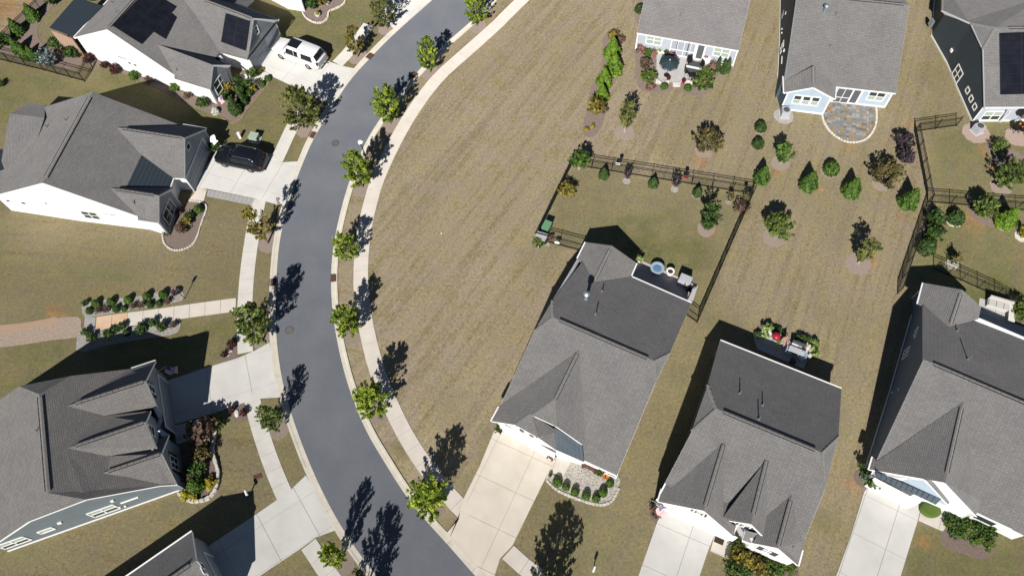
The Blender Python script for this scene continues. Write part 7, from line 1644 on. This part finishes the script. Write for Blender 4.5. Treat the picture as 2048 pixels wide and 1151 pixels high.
for x,y,a,w_ in ((690,700,1.2,'blue grey chair left of the pale table in the shade'),(905,800,-.9,'blue grey chair right of the pale table in the shade'),(755,860,2.7,'single dark chair deep in the shade below the pale table'),(640,560,.3,'tan chair alone at the middle of the lower patio edge')): chair(*F8(x,y),a,w_,M['grey_plastic'],seat=M['blue_grey'] if 'blue' in w_ else (M['tan'] if 'tan' in w_ else M['dkgrey']))
MBw=stones('patio_wall',[F8(820,530),F8(1090,645),F8(1025,815)],.42,M['stone'],'low L shaped pale stones shaping the sunlit patio edge round the lower sofa','garden wall',z=.42)  # sunlit strip of the patio edge, shaped as raised pale stones
stones('patio_wall',[F8(350,340),F8(480,400),F8(590,440)],.42,M['stone'],'low pale stone wall behind the red kettle grill','garden wall',z=.4)
# ---- far right house patio
Gz=lambda x,y:(1536+x/4,576+y/4)
paving('rear_patio_far_right',[Gz(1680,160),Gz(1690,75),Gz(1760,100),Gz(1960,165),Gz(1950,280),Gz(2100,330),Gz(2060,400),Gz(1700,250)],0,(Gz(1680,75),Gz(1960,165)),1.5,1.5,M['patio'],z=.07)
c=at(*Gz(1830,150)); t_=thing('outdoor_sofa','long white outdoor sofa on the far right patio','sofa',(c[0],c[1],.07),math.radians(-20)); MB().box((0,0,.2),(1.9,.7,.36)).build('sofa_base',M['cushion'],t_); MB().box((0,.32,.6),(1.9,.14,.5)).build('backrest',M['cushion'],t_)
for x in (-.6,0,.6): MB().box((x,-.05,.42),(.56,.56,.12)).build('cushion',M['cushion'],t_)
c=at(*Gz(1925,215)); t_=thing('garden_wall','pale stone block wall corner right of the far right sofa','garden wall',(c[0],c[1],0),math.radians(-20)); MB().box((0,.0,.25),(.45,1.6,.5)).build('wall_block',M['cushion'],t_); MB().box((0,.0,.53),(.52,1.7,.07)).build('coping',M['white_stone'],t_)
for x,y,w_ in ((1990,235,'green shrub right of the far right patio wall'),(2030,210,'shrub at the right edge by the thin fence'),(1990,150,'small shrub between the far right patio and the thin fence')): plant('bush_olive',*Gz(x,y),.9,w_,'shrub')
# ---- top right patio pieces
c=at(*J8(700,1000)); t_=thing('patio_umbrella','black covered umbrella at the right edge behind the top right house','umbrella',(*at(*J8(680,985))[:2],0)); MB().lathe([(.03,0),(.03,2.0)],8).build('pole',M['black'],t_); mb=MB(); mb.lathe([(.75,1.6),(.78,1.72),(.62,1.9),(.3,2.08),(.03,2.14)],8); mb.build('canopy',M['black'],t_)
chair(*J8(665,1040),.3,'black patio chair below the black umbrella at the right edge',z=0); chair(*J8(720,1050),-.3,'second black patio chair at the right edge beside an orange cushion',z=0)
tag(MB().box((0,0,.1),(.5,.5,.14),.4).build('seat_cushion',M['orange'],None,loc=(*at(*J8(715,1015))[:2],.42)),'orange cushion between the black patio chairs at the right edge','cushion')
ringbed(*J8(690,1085),1.1,M['mulch_pink'],'mulch_ring')
# yard sign bits: small signs on the centre yard fence
for x,y,m_,w_ in ((1236,327,M['white'],'small white plate hanging on the top fence near the left conifer'),(1372,353,M['red'],'small red plate hanging on the top fence near the middle'),(1114,484,M['white'],'small white plate hanging on the lower left fence')):
    c=at(x,y,.8); tag(MB().box((0,0,0),(.42,.05,.30),math.radians(-12)).build('fence_sign',m_,None,loc=(c[0],c[1]-.05,.8)),w_,'sign')
for x,y,w_ in ((1240,323,'black planter hanging at the top fence beside the white plate'),(1374,349,'black planter at the top fence above the red plate'),(1494,380,'black lantern at the right end of the top fence'),(1501,391,'black lantern at the fence corner of the centre yard')):
    c=at(x,y,1.0); tag(MB().lathe([(.10,0),(.16,.08),(.18,.26),(.05,.3)],10,(0,0,0)).build('fence_lantern',M['black'],None,loc=(c[0],c[1],1.0)),w_,'lantern')

for x,y,s_,w_ in ((515,953,.55,'brown valve box lid in the lawn left of the lower left walk'),(722,40,.38,'small round green meter lid in the lawn above the upper left walk')):
    c=at(x,y); t_=thing('valve_box',w_,'valve box',(c[0],c[1],0),.35); MB().box((0,0,.02),(s_*1.2,s_*.7,.05)).build('rim',M['iron'],t_); MB().box((0,0,.048),(s_*1.05,s_*.55,.012)).build('lid',M['rust'] if s_>.4 else M['bin_green'],t_)
